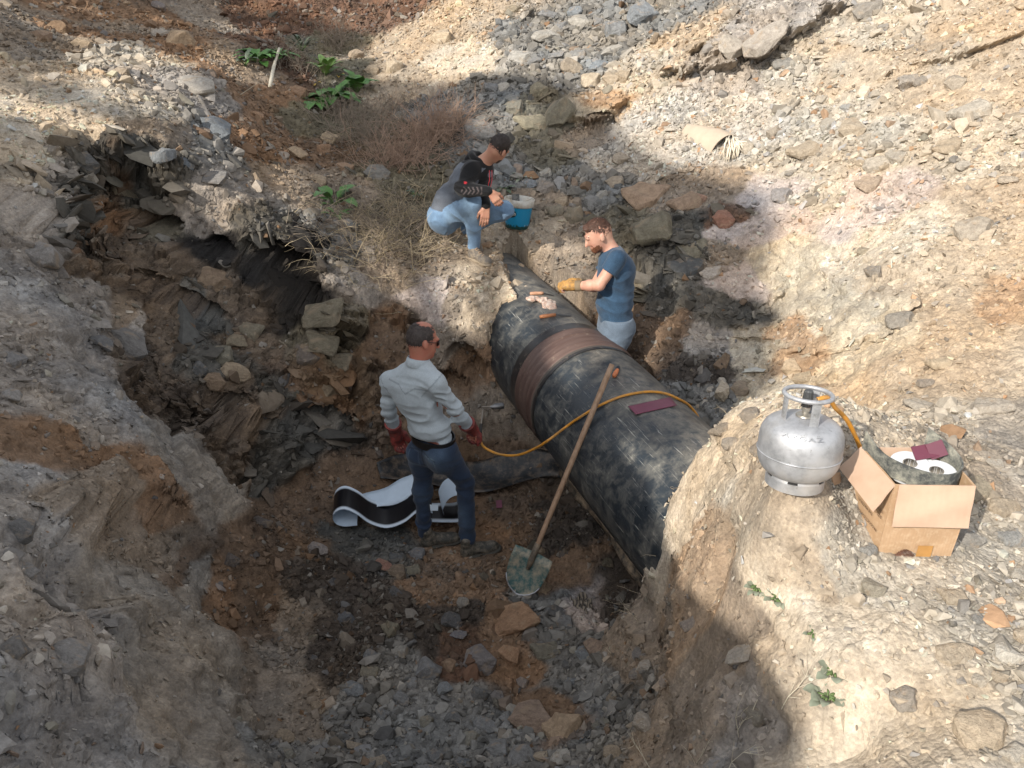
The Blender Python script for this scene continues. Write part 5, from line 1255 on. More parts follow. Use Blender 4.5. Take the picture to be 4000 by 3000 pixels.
    m.add(V, [((i * n + k), (i * n + (k + 1) % n), (((i + 1) % 4) * n + (k + 1) % n), (((i + 1) % 4) * n + k)) for i in range(4) for k in range(n)])
    o = m.build('belt', plain('belt_leather', (.012, .011, .011, 1), .4), root, False); o.location = -Vector(root.location)
    gl = plain('yellow_leather', (.48, .25, .06, 1), .7, var=.35, vscale=18, bump=.3, dirt=((.2, .12, .05, 1), .5)); cuff = plain('knit_cuff', (.19, .14, .085, 1), .9, var=.3)
    def glove(w, e, dirv, pn, th, curl):
        dv = nrm(w - e)
        g = polygonise('work_glove', hand_prims(w + nrm(dirv) * .005, dirv, pn, th, curl, 1.05, 1.3, .009) + [C(w, w + nrm(dirv) * .06, .034, .04, .02)], gl, root, .0055, disp=lambda P: folds(P, 1, .002, 14, 14))
        m = MB(); R = np.array([nrm(np.cross(dv, up)), np.cross(dv, nrm(np.cross(dv, up))), dv]).T
        m.lathe([(.036, -.055)] + [(.040 + .002 * (i % 2), -.055 + .009 * i) for i in range(9)] + [(.034, .02)], 24, R, w); o = m.build('cuff', cuff, None); o.parent = g; o.location = -Vector(root.location)
    glove(J['LW'], J['LE'], [-.95, .12, .05], [0, .35, -1], -1, .95); glove(J['RW'], J['RE'], [-.9, -.25, .08], [0, -.3, -1], 1, .6)
    sh = plain('dark_shoe', (.03, .03, .03, 1), .6)
    for s_ in 'LR':
        a = J[s_ + 'A']; heel = np.array([a[0], a[1], gzv]) - fw * .07; polygonise('shoe', shoe_prims(heel, heel + fw * .29, hgt=.1), sh, root, .009)
    return J
J2 = man2()
# ---------------------------------------------------------------- man 3: squatting on the bank, looking away
def man3():
    g = gpt(1870, 1012); dY = g[1] - 7.0; gz0 = g[2]
    J = {k: atY(v[0], v[1], v[2] + dY) for k, v in dict(head=(1949, 577, 6.98), neck=(1884, 640, 7.02), chest=(1835, 705, 7.05), waist=(1762, 790, 7.12), pel=(1742, 830, 7.14),
        RS=(1842, 662, 6.90), LS=(1896, 672, 7.12), RE=(1806, 737, 6.78), RW=(1915, 748, 6.72), LE=(1880, 755, 7.02), LW=(1899, 805, 6.86),
        RH=(1735, 842, 7.06), LH=(1762, 838, 7.20), RK=(1851, 795, 6.90), LK=(1972, 822, 7.05), RA=(1852, 960, 7.0), LA=(1822, 893, 7.16)).items()}
    up = np.array([0, 0, 1.]); root = empty('person', (g[0], g[1], gz0)); tag(root, 'young man squatting on the bank in black and grey hoodie and light blue jeans', 'person')
    tf = nrm([.80, -.52, -.1]); tu = nrm(J['neck'] - J['pel']); fwd, tu, rt = frame(tf, tu)
    hf, hu, hs = frame([.50, .74, -.50], [.30, -.16, .93]); hc = J['head']
    body = head_prims(hc, hf, hu, hs, 1.05) + [C(J['neck'] + up * .0, hc - hu * .05 - hf * .03, .058, .054, .03), C(J['RS'], J['RE'], .048, .04, .03), C(J['RE'], J['RW'], .04, .028, .02), C(J['LS'], J['LE'], .048, .04, .03), C(J['LE'], J['LW'], .04, .028, .02),
            Tq(J['neck'] - tu * .08, J['pel'], .13, .13, fwd, .65, .05), C(J['RH'], J['RK'], .07, .05, .04), C(J['RK'], J['RA'], .05, .04, .03), C(J['LH'], J['LK'], .07, .05, .04), C(J['LK'], J['LA'], .05, .04, .03)]
    body += hand_prims(J['RW'], [.45, -.15, -.62], [.1, .8, -.3], 1, .55, 1.02, 1.05) + hand_prims(J['LW'], [-.12, -.2, -1], [-.2, .9, 0], -1, .22, 1.08, 1.05)
    polygonise('body', body, SKIN3, root, .0055)
    def hcut(P, d):
        q = P - hc; a = q @ hf; b = q @ hu; return np.maximum(d, np.where(a > .035, -(b - .04 - (a - .035) * .5), -(b + .06 - .9 * np.maximum(a + .02, 0))))
    hm3 = hair_mat('dark_brown_hair', (.022, .015, .012, 1)); hr = polygonise('hair', [El(hc - hf * .008 + hu * .02, np.array([hs, hf, hu]), (.081, .101, .102), 0)], hm3, root, .005, hcut, disp=lambda P: vnoise(P * 75) * .003)
    strands(hr, hc, hf, hu, hm3, 2600, .014, 3, -.8, w=.0012)
    def bcut(P, d):
        q = P - hc; a = q @ hf; b = q @ hu; return np.maximum(d, np.maximum(b + .045, -(a - .0)))
    polygonise('beard', [El(hc + hf * .036 - hu * .05, np.array([hs, hf, hu]), (.0610, .0645, .0735), 0), C(hc + hf * .035 - hu * .093, hc + hf * .074 - hu * .10, .034, .0235, .03)], hair_mat('dark_beard', (.05, .03, .022, 1)), root, .005, bcut)
    sh = [Tq(J['neck'] - tu * .07, J['chest'], .125, .168, fwd, .75, .05), Tq(J['chest'], J['waist'], .168, .158, fwd, .80, .06), Tq(J['waist'], J['pel'] + tu * .015, .158, .158, fwd, .82, .05), C(J['neck'] - tu * .06 - fwd * .03, J['chest'] - fwd * .06 - tu * .06, .10, .10, .06),
          C(J['neck'] - tu * .05, J['RS'], .062, .064, .05), C(J['neck'] - tu * .05, J['LS'], .062, .064, .05), C(J['RS'], J['RE'], .070, .062, .03), C(J['RE'], J['RW'] - nrm(J['RW'] - J['RE']) * .02, .062, .046, .025), C(J['LS'], J['LE'], .070, .06, .03), C(J['LE'], J['LW'] - nrm(J['LW'] - J['LE']) * .015, .06, .045, .025)]
    waist0 = J['pel'] + tu * .0
    scut = lambda P, d: np.maximum(d, np.where(np.linalg.norm(P - J['pel'], axis=1) < .23, (waist0 - P) @ tu, -1))
    sd = lambda P: folds(P, .5 + .8 * near(P, J['waist'], .14) + 1.3 * near(P, J['RE'], .12) + .7 * near(P, J['RS'] - up * .1, .1), .009, 5, 12, 6.)
    def hc_(V):
        q = V - J['neck']; side = q @ rt; alongt = -(q @ tu); fr = q @ fwd
        darm = d_cap(V, J['RS'], J['RE'], .07, .062); darm = np.minimum(darm, d_cap(V, J['RE'], J['RW'], .062, .046)); dl = np.minimum(d_cap(V, J['LS'], J['LE'], .07, .06), d_cap(V, J['LE'], J['LW'], .06, .045))
        black = (np.minimum(darm, dl) < .02) | ((fr > -.02 + .11 * (1 - np.clip(alongt / .45, 0, 1))) & (fr < .10)) | (alongt < .02)
        c = np.where(black[:, None], np.array([.010, .010, .011]), np.array([.125, .14, .165]))
        arm = np.abs(d_cap(V, J['RE'], J['RW'], .062, .046)) < .02; t_ = (V - J['RE']) @ nrm(J['RW'] - J['RE']); z_ = (V - J['RE']) @ up
        chev = arm & (t_ > .01) & (t_ < .19) & (np.abs(((t_ + np.abs(z_) * .7) / .036) % 1 - .5) < .2) & (np.abs(z_) < .032); c[chev] = (.085, .07, .07)
        red = arm & (np.linalg.norm(V - (J['RE'] + nrm(J['RW'] - J['RE']) * .03 + up * .06 - np.array([0, .03, 0])), axis=1) < .013); c[red] = (.45, .03, .04)
        return c
    hood = cloth_mat('hoodie_fleece', None, vc=True, var=.12, speck=.05)
    polygonise('hoodie', sh, hood, root, .0065, scut, hc_, disp=sd)
    blk = cloth_mat('black_fleece', (.010, .010, .011, 1))
    m = MB(); hb = J['neck'] - fwd * .035 + up * .025 + tu * .0
    ring = []; R = np.array([rt, fwd, tu]).T
    for k in range(26):
        a = 2 * PI * k / 25; ring.append(hb + rt * .085 * math.cos(a) + fwd * (.075 * math.sin(a) + .01) + tu * (.012 - .03 * math.sin(a)))
    pr = [C(ring[i], ring[i + 1], .030, .030, .0) for i in range(25)] + [El(hb - fwd * .075 - tu * .015, np.array([rt, fwd, tu]), (.085, .05, .055), .03)]
    polygonise('hood', pr, blk, root, .0065, disp=lambda P: folds(P, 1, .004, 9, 14))
    redm = plain('red_trim', (.6, .03, .045, 1), .6)
    m = MB(); fr = J['neck'] + fwd * .105 - tu * .03
    for sg in (-1, 1): m.tube([fr + rt * (.03 + .02 * sg) + fwd * .01, fr + rt * (.04 + .02 * sg) - tu * .08 + fwd * .035, fr + rt * (.045 + .022 * sg) - tu * .2 + fwd * .03], .0026, 6)
    o = m.build('red_zip_trim', redm, root); o.location = -Vector(root.location)
    jn = [Tq(J['pel'] + tu * .02, J['pel'] - tu * .05, .150, .165, fwd, .85, .03), C(J['RH'], J['RK'], .112, .080, .05), C(J['LH'], J['LK'], .105, .078, .05), C(J['RK'], J['RA'] - up * .0, .080, .056, .035), C(J['LK'], J['LA'], .076, .056, .035), C(J['RK'] - (J['RK'] - J['RH']) * .25, J['RK'] * .5 + J['RA'] * .5, .06, .06, .05),
          C(J['RH'] - fwd * .04 - up * .01, J['LH'] - fwd * .04 - up * .01, .115, .11, .05)]
    def jcut(P, d): return np.maximum(d, np.where(np.linalg.norm(P - J['pel'], axis=1) < .2, (P - J['pel'] - tu * .03) @ tu, -1))
    jd = lambda P: folds(P, .4 + 1.1 * near(P, J['RK'] * .6 + J['RH'] * .4 - up * .05, .12) + .6 * near(P, J['RA'] + up * .1, .12) + .8 * near(P, J['LK'], .12), .0085, 10, 7, 5.)
    def jc(V):
        w_ = (.6 * near(V, J['RK'] - up * .12, .18) + .35 * near(V, (J['RK'] + J['RH']) / 2, .12) + .25 * vnoise(V * 9)).clip(0, 1)[:, None]
        tear = near(V, J['LK'] - rt * -.02 + np.array([-.06, -.09, -.02]), .022)[:, None] * 1.3
        c = np.array([.14, .225, .34]) * (1 - w_) + np.array([.26, .37, .48]) * w_; return c * (1 - tear.clip(0, 1)) + np.array([.6, .66, .72]) * tear.clip(0, 1)
    polygonise('jeans', jn, cloth_mat('light_blue_denim', None, vc=True, weave=180, bump=.35), root, .0065, jcut, jc, disp=jd)
    shoe = plain('grey_suede', (.13, .115, .10, 1), .85, var=.3, vscale=14, bump=.2, dirt=((.28, .23, .17, 1), .35)); solem = plain('tan_sole', (.26, .21, .15, 1), .8); lace = plain('laces', (.42, .30, .20, 1), .8)
    heel = J['RA'] + np.array([-.05, .03, 0]); toe = gpt(1918, 1035); td_ = nrm([.62, -.62, 0]); heel[2] = gz0 + .005; toe = heel + td_ * .30; toe[2] = gz0 - .015
    b = polygonise('shoe', shoe_prims(heel, toe, hgt=.1), shoe, root, .0055); s_ = polygonise('sole', shoe_prims(heel, toe, sole=True), solem, None, .0055); s_.parent = b; s_.location = -Vector(root.location)
    m = MB(); sd_ = nrm(np.cross(td_, up))
    for k in range(5):
        c = heel + td_ * (.105 + .021 * k) + up * (.112 - .0115 * k); m.tube([c - sd_ * .024 - up * .006, c + up * .004 + td_ * .006, c + sd_ * .024 - up * .006 + td_ * .008 * (-1) ** k], .0042, 6)
    o = m.build('laces', lace, None); o.parent = b; o.location = -Vector(root.location)
    tl = J['LA'] + np.array([.11, -.08, 0]); tl[2] = gz(tl[0], tl[1]) + .02; hl = J['LA'] + np.array([-.03, .03, -.03]); dl = nrm(tl - hl)
    polygonise('shoe', shoe_prims(hl, hl + dl * .29, up=nrm(np.cross(np.cross(dl, up), dl)), hgt=.08), shoe, root, .007)
    return J
J3 = man3()
# ================================================================== THINGS
def rotmat(x, z):
    x = nrm(x); z = nrm(np.asarray(z, float) - x * (np.asarray(z) @ x)); y = np.cross(z, x); return np.array([x, y, z]).T
def bez(pts, n=8):
    """Catmull-Rom through points"""
    pts = [np.asarray(p, float) for p in pts]; P = [pts[0] * 2 - pts[1]] + pts + [pts[-1] * 2 - pts[-2]]; out = []
    for i in range(1, len(P) - 2):
        for k in range(n):
            t = k / n; a, b, c, d = P[i - 1:i + 3]
            out.append(.5 * ((2 * b) + (c - a) * t + (2 * a - 5 * b + 4 * c - d) * t * t + (3 * b - a - 3 * c + d) * t ** 3))
    out.append(pts[-1]); return out
# ---------------------------------------------------------------- gas bottle
GB = atz(3104, 1868, 2.0)
def gas_bottle():
    g = GB.copy(); g[2] = gz(g[0], g[1]) - .004
    t = empty('gas_bottle', g, (math.radians(-7), math.radians(1), math.radians(-4))); tag(t, 'silver steel gas bottle standing on the sandy mound beside the cardboard box', 'gas bottle')
    S = 1.0
    sm = NT('silver_paint'); c = sm.co(); n1 = sm.noise(9, 8, .7, c); n2 = sm.noise(40, 6, .7, c)
    x = sm.ramp(n1.outputs[0], [(.32, (.24, .25, .26, 1)), (.55, (.42, .43, .45, 1)), (.8, (.50, .51, .52, 1))]).outputs[0]
    d = sm.ramp(n2.outputs[0], [(.60, K1), (.70, W1)]); x = sm.mix(d.outputs[0], x, (.22, .22, .21, 1))
    n3 = sm.noise(3.5, 5, .6, c); du = sm.ramp(n3.outputs[0], [(.5, K1), (.75, (.6, .6, .6, 1))]); x = sm.mix(du.outputs[0], x, (.48, .42, .34, 1))
    sm.color(x); sm.b.inputs['Metallic'].default_value = .45; r = sm.ramp(n1.outputs[0], [(.3, (.40, .40, .40, 1)), (.7, (.55, .55, .55, 1))]); sm.l(r.outputs[0], sm.b.inputs['Roughness']); sm.bump(n2.outputs[0], .06, .004)
    M = sm.m
    prof = [(.001, .022), (.06, .022), (.098, .030), (.124, .046), (.140, .068), (.148, .095), (.1505, .125), (.1505, .175), (.1475, .198), (.139, .219), (.124, .237), (.102, .249), (.075, .256), (.04, .260), (.001, .261)]
    m = MB(); m.lathe(prof, 96); b = m.build('vessel', M, t); s = b.modifiers.new('sub', 'SUBSURF'); s.levels = 1; s.render_levels = 1
    m = MB(); m.tube([(.1505 * math.cos(a), .1505 * math.sin(a), .122) for a in np.linspace(0, 2 * PI, 97)[:-1]], .0028, 6, closed=True); m.build('weld_seam', M, t)
    m = MB(); m.lathe([(.106, -.012), (.1065, .026), (.1025, .026), (.102, -.012)], 64)
    # upper rim of the foot, broken by drain slots
    az = math.atan2(cC[1] - g[1], cC[0] - g[0]); sl = [az - .95, az + .05, az + 1.2, az + 2.4, az + 3.6]
    for i in range(5):
        a0 = sl[i] + .17; a1 = sl[(i + 1) % 5] - .17 + (2 * PI if i == 4 else 0); m.lathe([(.1065, .026), (.104, .036), (.100, .036), (.1025, .026)], 20, None, (0, 0, 0), a0, a1)
    m.build('foot_ring', M, t, autosm=40)
    m = MB(); m.lathe([(.1, .024), (.1, .05)], 48); m.build('slot_shade', plain('slot_shade_black', (.02, .02, .02, 1), .9), t)  # black sleeve stands in for the shade behind the drain slots
    m = MB(); m.tube([(.0835 * math.cos(a), .0835 * math.sin(a), .345) for a in np.linspace(0, 2 * PI, 65)[:-1]], .0085, 12, closed=True); m.build('carrying_ring', M, t)
    for k, a in enumerate((az - .98, az + .52, az + PI * .93)):
        m = MB(); w = .20
        A = np.linspace(a - w, a + w, 7); V = []
        for r_ in (.0845, .0815):
            for z_ in (.246, .28, .31, .343):
                for q in A: V.append((r_ * math.cos(q), r_ * math.sin(q), z_))
        F = []
        for L_ in (0, 28):
            for i in range(3):
                for j in range(6): F.append((L_ + i * 7 + j, L_ + i * 7 + j + 1, L_ + (i + 1) * 7 + j + 1, L_ + (i + 1) * 7 + j))
        for i in range(3): F.append((i * 7, (i + 1) * 7, 28 + (i + 1) * 7, 28 + i * 7)); F.append((i * 7 + 6, 28 + i * 7 + 6, 28 + (i + 1) * 7 + 6, (i + 1) * 7 + 6))
        m.add(V, F); o = m.build('collar_plate', M, t, autosm=40)
        m = MB()                                                     # stamped figures on the plate
        for z_ in (.264, .282, .300, .318):
            q = a; m.box((.0855 * math.cos(q), .0855 * math.sin(q), z_), (.0015, .018, .003), np.array([[math.cos(q), -math.sin(q), 0], [math.sin(q), math.cos(q), 0], [0, 0, 1]]))
            m.box((.0855 * math.cos(q + .06), .0855 * math.sin(q + .06), z_ + .004), (.0015, .003, .009), np.array([[math.cos(q), -math.sin(q), 0], [math.sin(q), math.cos(q), 0], [0, 0, 1]]))
        st = m.build('stamping', M, None, False); st.parent = o
    # valve
    v = empty('valve', (0, 0, 0)); v.parent = t
    brass = plain('dull_brass', (.36, .34, .30, 1), .4, .7)
    m = MB(); m.lathe([(.001, .263), (.033, .262), (.031, .267), (.012, .272), (.012, .281), (.015, .283), (.015, .297), (.009, .299), (.009, .306), (.001, .306)], 24); m.lathe([(.013, .283), (.0165, .283), (.0165, .295), (.013, .295)], 6); m.build('valve_body', brass, v, autosm=35)
    m = MB(); m.tube([(.018 * math.cos(a), .018 * math.sin(a), .296 + a * .0016) for a in np.linspace(0, 4 * PI, 50)], .0028, 6); m.build('spring', plain('spring_steel', (.1, .1, .1, 1), .4, .8), v)
    m = MB(); m.lathe([(.001, .312), (.02, .312), (.02, .324), (.001, .324)], 24); m.build('red_washer', plain('red_plastic', (.55, .02, .05, 1), .4), v)
    m = MB(); pr = []
    for k in range(48): a = 2 * PI * k / 48; pr.append(a)
    V = [];
    for z_, rr in ((.325, .0175), (.328, .0185), (.356, .0165), (.361, .014)):
        for k, a in enumerate(pr): q = rr * (1 - .07 * (k % 4 < 2)); V.append((q * math.cos(a), q * math.sin(a), z_))
    n = 48; F = [(i * n + k, i * n + (k + 1) % n, (i + 1) * n + (k + 1) % n, (i + 1) * n + k) for i in range(3) for k in range(n)] + [tuple(3 * n + k for k in range(n))]
    m.add(V, F); m.build('knob', plain('black_knob', (.045, .048, .05, 1), .5), v, False)
    m = MB(); m.tube([(.012, 0.006, .318), (.045, .02, .320)], [.008, .006], 10); m.build('outlet', brass, v)
    # raised lettering on the shoulder
    cu = bpy.data.curves.new('lettering', 'FONT'); cu.body = 'AYGAZ'; cu.size = .034; cu.extrude = .0008; cu.space_character = 1.25; cu.align_x = 'CENTER'; cu.resolution_u = 3
    tmp = bpy.data.objects.new('tmp', cu); COL.objects.link(tmp); dg = bpy.context.evaluated_depsgraph_get(); dg.update()
    me = bpy.data.meshes.new_from_object(tmp.evaluated_get(dg)); bpy.data.objects.remove(tmp)
    bm = bmesh.new(); bm.from_mesh(me); bmesh.ops.subdivide_edges(bm, edges=bm.edges, cuts=2)
    pz = np.array([p[1] for p in prof[9:14]]); prr = np.array([p[0] for p in prof[9:14]])
    for q in bm.verts:
        a = az + .12 + q.co.x / .128; s_ = q.co.y; z_ = .219 + s_ * .50; r_ = np.interp(z_, pz[::1], prr) + .0065 + q.co.z
        if s_ > .03: pass
        q.co = Vector((r_ * math.cos(a), r_ * math.sin(a), z_ + .002 + q.co.z))
    bm.to_mesh(me); bm.free(); me.materials.clear(); me.materials.append(plain('letter_silver', (.40, .41, .42, 1), .45, .7)); o = bpy.data.objects.new('raised_lettering', me); link(o, t)
    bpy.context.view_layer.update()
    return t
gas = gas_bottle()
# ---------------------------------------------------------------- cardboard box
def box_thing():
    zb = 1.742; P0_ = atz(3426, 2166, zb); Pr = atz(3709, 2172, zb); ux = nrm(Pr - P0_); Pb = atz(3299, 2033, zb); W_ = np.linalg.norm(Pr - P0_) + .004; uy = np.cross([0, 0, 1.], ux); D_ = .245; H_ = .315
    t = empty('cardboard_box', P0_); tag(t, 'open brown cardboard box printed upside down, beside the gas bottle', 'box')
    tm = NT('cardboard'); c = tm.co(); n1 = tm.noise(7, 6, .65, c); n2 = tm.noise(60, 4, .6, c)
    x = tm.ramp(n1.outputs[0], [(.3, (.36, .235, .135, 1)), (.7, (.45, .30, .18, 1))]).outputs[0]; dd = tm.ramp(n2.outputs[0], [(.48, K1), (.75, (.5, .5, .5, 1))]); x = tm.mix(dd.outputs[0], x, (.55, .42, .29, 1)); tm.color(x); tm.rough(.75)
    mp = tm.n('ShaderNodeTexWave', wave_type='BANDS', bands_direction='X'); mp.inputs['Scale'].default_value = 28; mp.inputs['Distortion'].default_value = .6; tm.l(c, mp.inputs[0]); tm.bump(mp.outputs[0], .08, .004)
    CB = tm.m
    ti = NT('cardboard_inside'); c = ti.co(); n1 = ti.noise(5, 5, .6, c); x = ti.ramp(n1.outputs[0], [(.3, (.44, .30, .21, 1)), (.7, (.54, .39, .285, 1))]).outputs[0]; ti.color(x); ti.rough(.8)
    mp = ti.n('ShaderNodeTexWave', wave_type='BANDS', bands_direction='X'); mp.inputs['Scale'].default_value = 13; mp.inputs['Distortion'].default_value = 4; ti.l(c, mp.inputs[0]); ti.bump(mp.outputs[0], .07, .004); CI = ti.m
    X = lambda u, v, z: ux * (u * W_) + uy * (v * D_) + np.array([0, 0, z])
    th = .004
    def panel(name, a, b, c_, d, mat, sub=10, bow=0.0):
        """quad a,b,c,d as a thin corrugated sheet with a slight bow"""
        a, b, c_, d = [np.asarray(q, float) for q in (a, b, c_, d)]; n = nrm(np.cross(b - a, d - a)); V = []; N_ = sub + 1
        for side in (0, 1):
            for j in range(N_):
                for i in range(N_):
                    u, v = i / sub, j / sub; p = (a * (1 - u) + b * u) * (1 - v) + (d * (1 - u) + c_ * u) * v
                    V.append(p + n * (bow * math.sin(PI * u) * math.sin(PI * v) - th * side + .0015 * math.sin(u * 9 + v * 5)))
        F = []; K = N_ * N_
        for j in range(sub):
            for i in range(sub):
                q = j * N_ + i; F.append((q, q + 1, q + 1 + N_, q + N_)); F.append((K + q, K + q + N_, K + q + 1 + N_, K + q + 1))
        for i in range(sub):
            for (p, q) in ((i, i + 1), (sub * N_ + i + 1, sub * N_ + i)): F.append((p, K + p, K + q, q))
            for (p, q) in (((i + 1) * N_, i * N_), (i * N_ + sub, (i + 1) * N_ + sub)): F.append((p, K + p, K + q, q))
        m = MB().add(V, F); return m.build(name, mat, t, True, autosm=40)
    bl = X(-.04, 1.0, 0)
    f0, f1_, b0, b1 = X(0, 0, 0), X(1, 0, 0), X(-.12, .98, .0), X(1.0, 1, 0)
    F0, F1_, B0, B1 = X(-.0, -.0, H_), X(1.035, 0, H_), X(-.10, 1.06, H_), X(1.0, 1.06, H_)
    panel('front_panel', f0, f1_, F1_, F0, CB, 10, .006); lp = panel('left_panel', b0, f0, F0, B0, CB, 10, .012); panel('right_panel', f1_, b1, B1, F1_, CB); panel('back_panel', b1, b0, B0, B1, CI)
    m = MB(); m.add([f0 + [0, 0, .003], f1_ + [0, 0, .003], b1 + [0, 0, .003], b0 + [0, 0, .003]], [(0, 1, 2, 3)]); m.build('bottom', CI, t, False)
    dn = np.array([0, 0, -1.])
    panel('flap', F0 - uy * .004 + ux * .012 + [0, 0, .003], F0 - uy * .028 + dn * .165 + ux * .012, F1_ - uy * .034 + dn * .16, F1_ - uy * .004 + [0, 0, .003], CI, 10, .009).data.flip_normals()
    lo = nrm(np.cross(F0 - B0, [0, 0, 1.])); lo = -lo if lo @ ux > 0 else lo
    o1 = lo * .078 + dn * .088 - uy * .03; panel('flap', B0 + lo * .003, B0 + o1 * 1.0 + uy * .02, F0 + o1 - uy * .005, F0 + lo * .003, CI, 10, .008)
    panel('flap', F1_ + ux * .003, F1_ + ux * .02 + dn * .14 + uy * .04, B1 + ux * .02 + dn * .14, B1 + ux * .003, CB)
    # print, upside down, on the left panel and tape patch on the front
    ink = plain('brown_ink', (.06, .03, .015, 1), .8)
    nL = nrm(np.cross(f0 - b0, [0, 0, 1.])); nL = nL if nL @ ux < 0 else -nL; uL = nrm(f0 - b0)
    def text(body, size, pos, ax, ay):
        cu = bpy.data.curves.new('print', 'FONT'); cu.body = body; cu.size = size; cu.resolution_u = 2
        tmp = bpy.data.objects.new('tmp', cu); COL.objects.link(tmp); dg = bpy.context.evaluated_depsgraph_get(); dg.update(); me = bpy.data.meshes.new_from_object(tmp.evaluated_get(dg)); bpy.data.objects.remove(tmp)
        me.materials.clear(); me.materials.append(ink); o = bpy.data.objects.new('printed_text', me); link(o, lp); n = np.cross(ax, ay)
        o.matrix_local = Matrix(((ax[0], ay[0], n[0], pos[0]), (ax[1], ay[1], n[1], pos[1]), (ax[2], ay[2], n[2], pos[2]), (0, 0, 0, 1)))
    ay = dn; ax = nrm(np.cross(ay, nL)); ax = ax
    sgn = ax @ uL
    for k, (s_, z_, u0) in enumerate((('ITEM CODE', .195, .97), ('SIZE=30CM WIDTH', .170, .97), ('WRAP-MAKAHE PER SHEE', .172, .60), ('THE MATERIAL', .145, .75), ('PRODUCT(TAPES:S/N)', .105, .93))):
        fr = u0 if sgn < 0 else u0 - .6; base = b0 * (1 - fr) + f0 * fr; text(s_, .017, base + nL * .016 + [0, 0, z_ + .0], ax, ay)
    tp = plain('brown_tape', (.36, .19, .06, 1), .3); m = MB(); a = X(.5, 0, .0) - uy * .012
    m.add([a + [0, 0, .004], a + ux * .055 + [0, 0, .004], a + ux * .055 + [0, 0, .055], a + [0, 0, .055]], [(0, 1, 2, 3)]); m.build('tape_patch', tp, t, False)
    wetm = plain('damp_stain', (.12, .05, .03, 1), .8, var=.5, vscale=40); m = MB()
    for k in range(16):
        a = X(.2 + .0185 * k, 0, .0) - uy * .0105; hh = .03 * math.sin((k + .5) / 16 * PI) + .006; m.add([a + [0, 0, .001], a + ux * .0032 + [0, 0, .001], a + ux * .0032 + [0, 0, hh], a + [0, 0, hh]], [(0, 1, 2, 3)])
    m.build('damp_stain', wetm, t, False)
    # rolled rubber strip standing in the box
    rb = NT('chalky_rubber'); c = rb.co(); n = rb.noise(16, 8, .75, c); x = rb.ramp(n.outputs[0], [(.40, (.05, .055, .055, 1)), (.55, (.20, .20, .17, 1)), (.72, (.42, .40, .32, 1))]).outputs[0]; rb.color(x); rb.rough(.8); rb.bump(n.outputs[0], .5, .01)
    path = bez([X(-.10, 1.02, .045), X(.03, .72, .005), X(.18, .42, .002), X(.38, .2, .004), X(.6, .12, .0), X(.82, .16, .002), X(.97, .34, .012), X(.97, .6, .025), X(.84, .86, .05), X(.72, .98, .07)], 7)
    V = []; 
    for i, p in enumerate(path):
        hgt = .085 + .015 * math.sin(i * .3); p = p + np.array([0, 0, H_]); tg = nrm(path[min(i + 1, len(path) - 1)] - path[max(i - 1, 0)]); nn = nrm(np.cross(tg, [0, 0, 1]))
        for (o_, z_) in ((0, .03), (.0045, .03), (.0045, .03 - hgt), (0, .03 - hgt)): V.append(t.location and (np.array(t.location) + p + nn * o_ + [0, 0, z_]))
    F = [(i * 4 + k, i * 4 + (k + 1) % 4, (i + 1) * 4 + (k + 1) % 4, (i + 1) * 4 + k) for i in range(len(path) - 1) for k in range(4)] + [(0, 1, 2, 3), tuple((len(path) - 1) * 4 + k for k in (3, 2, 1, 0))]
    o = MB().add(V, F).build('rubber_strip', rb.m, None, False); tag(o, 'dusty grey rubber strip curled upright inside the cardboard box', 'rubber strip')
    wm = plain('white_tape', (.60, .62, .64, 1), .5, var=.06); T0 = np.array(t.location)
    for k, (u, v, z_, tl, lab) in enumerate(((.42, .62, .312, .16, 'left white roll of tape showing its rings in the box'), (.70, .42, .312, .08, 'right white roll of tape lying in the box'))):
        root = empty('tape_roll', T0 + X(u, v, z_), (tl, -.1, 0)); tag(root, lab, 'tape roll')
        m = MB(); pr_ = [(.026, -.05), (.026, .0)];
        for q in range(9): pr_ += [(.030 + .0047 * q, .0015 * (q % 2) + .0)]
        pr_ += [(.070, -.002), (.070, -.05), (.026, -.05)]; m.lathe(pr_, 40); m.build('roll', wm, root, autosm=50)
        m = MB(); m.lathe([(.022, -.05), (.026, -.05), (.026, .001), (.022, .001)], 24); m.build('core', plain('grey_core', (.22, .2, .17, 1), .8), root)
    mr = plain('maroon_sheet', (.10, .018, .038, 1), .5, var=.1)
    R = rotmat(ux + [0, 0, .25], [0, -.6, .8]); o = MB().box(T0 + X(.64, .74, .345), (.085, .055, .004), R).build('closure_patch', mr, None, False); tag(o, 'maroon patch leaning on the tape rolls in the box, left one', 'patch')
    R = rotmat(ux + [0, 0, .45], [0, -.75, .6]); o = MB().box(T0 + X(.78, .72, .358), (.06, .06, .004), R).build('closure_patch', mr, None, False); tag(o, 'maroon patch standing highest in the box by the rubber strip', 'patch')
    return t
cbox = box_thing()
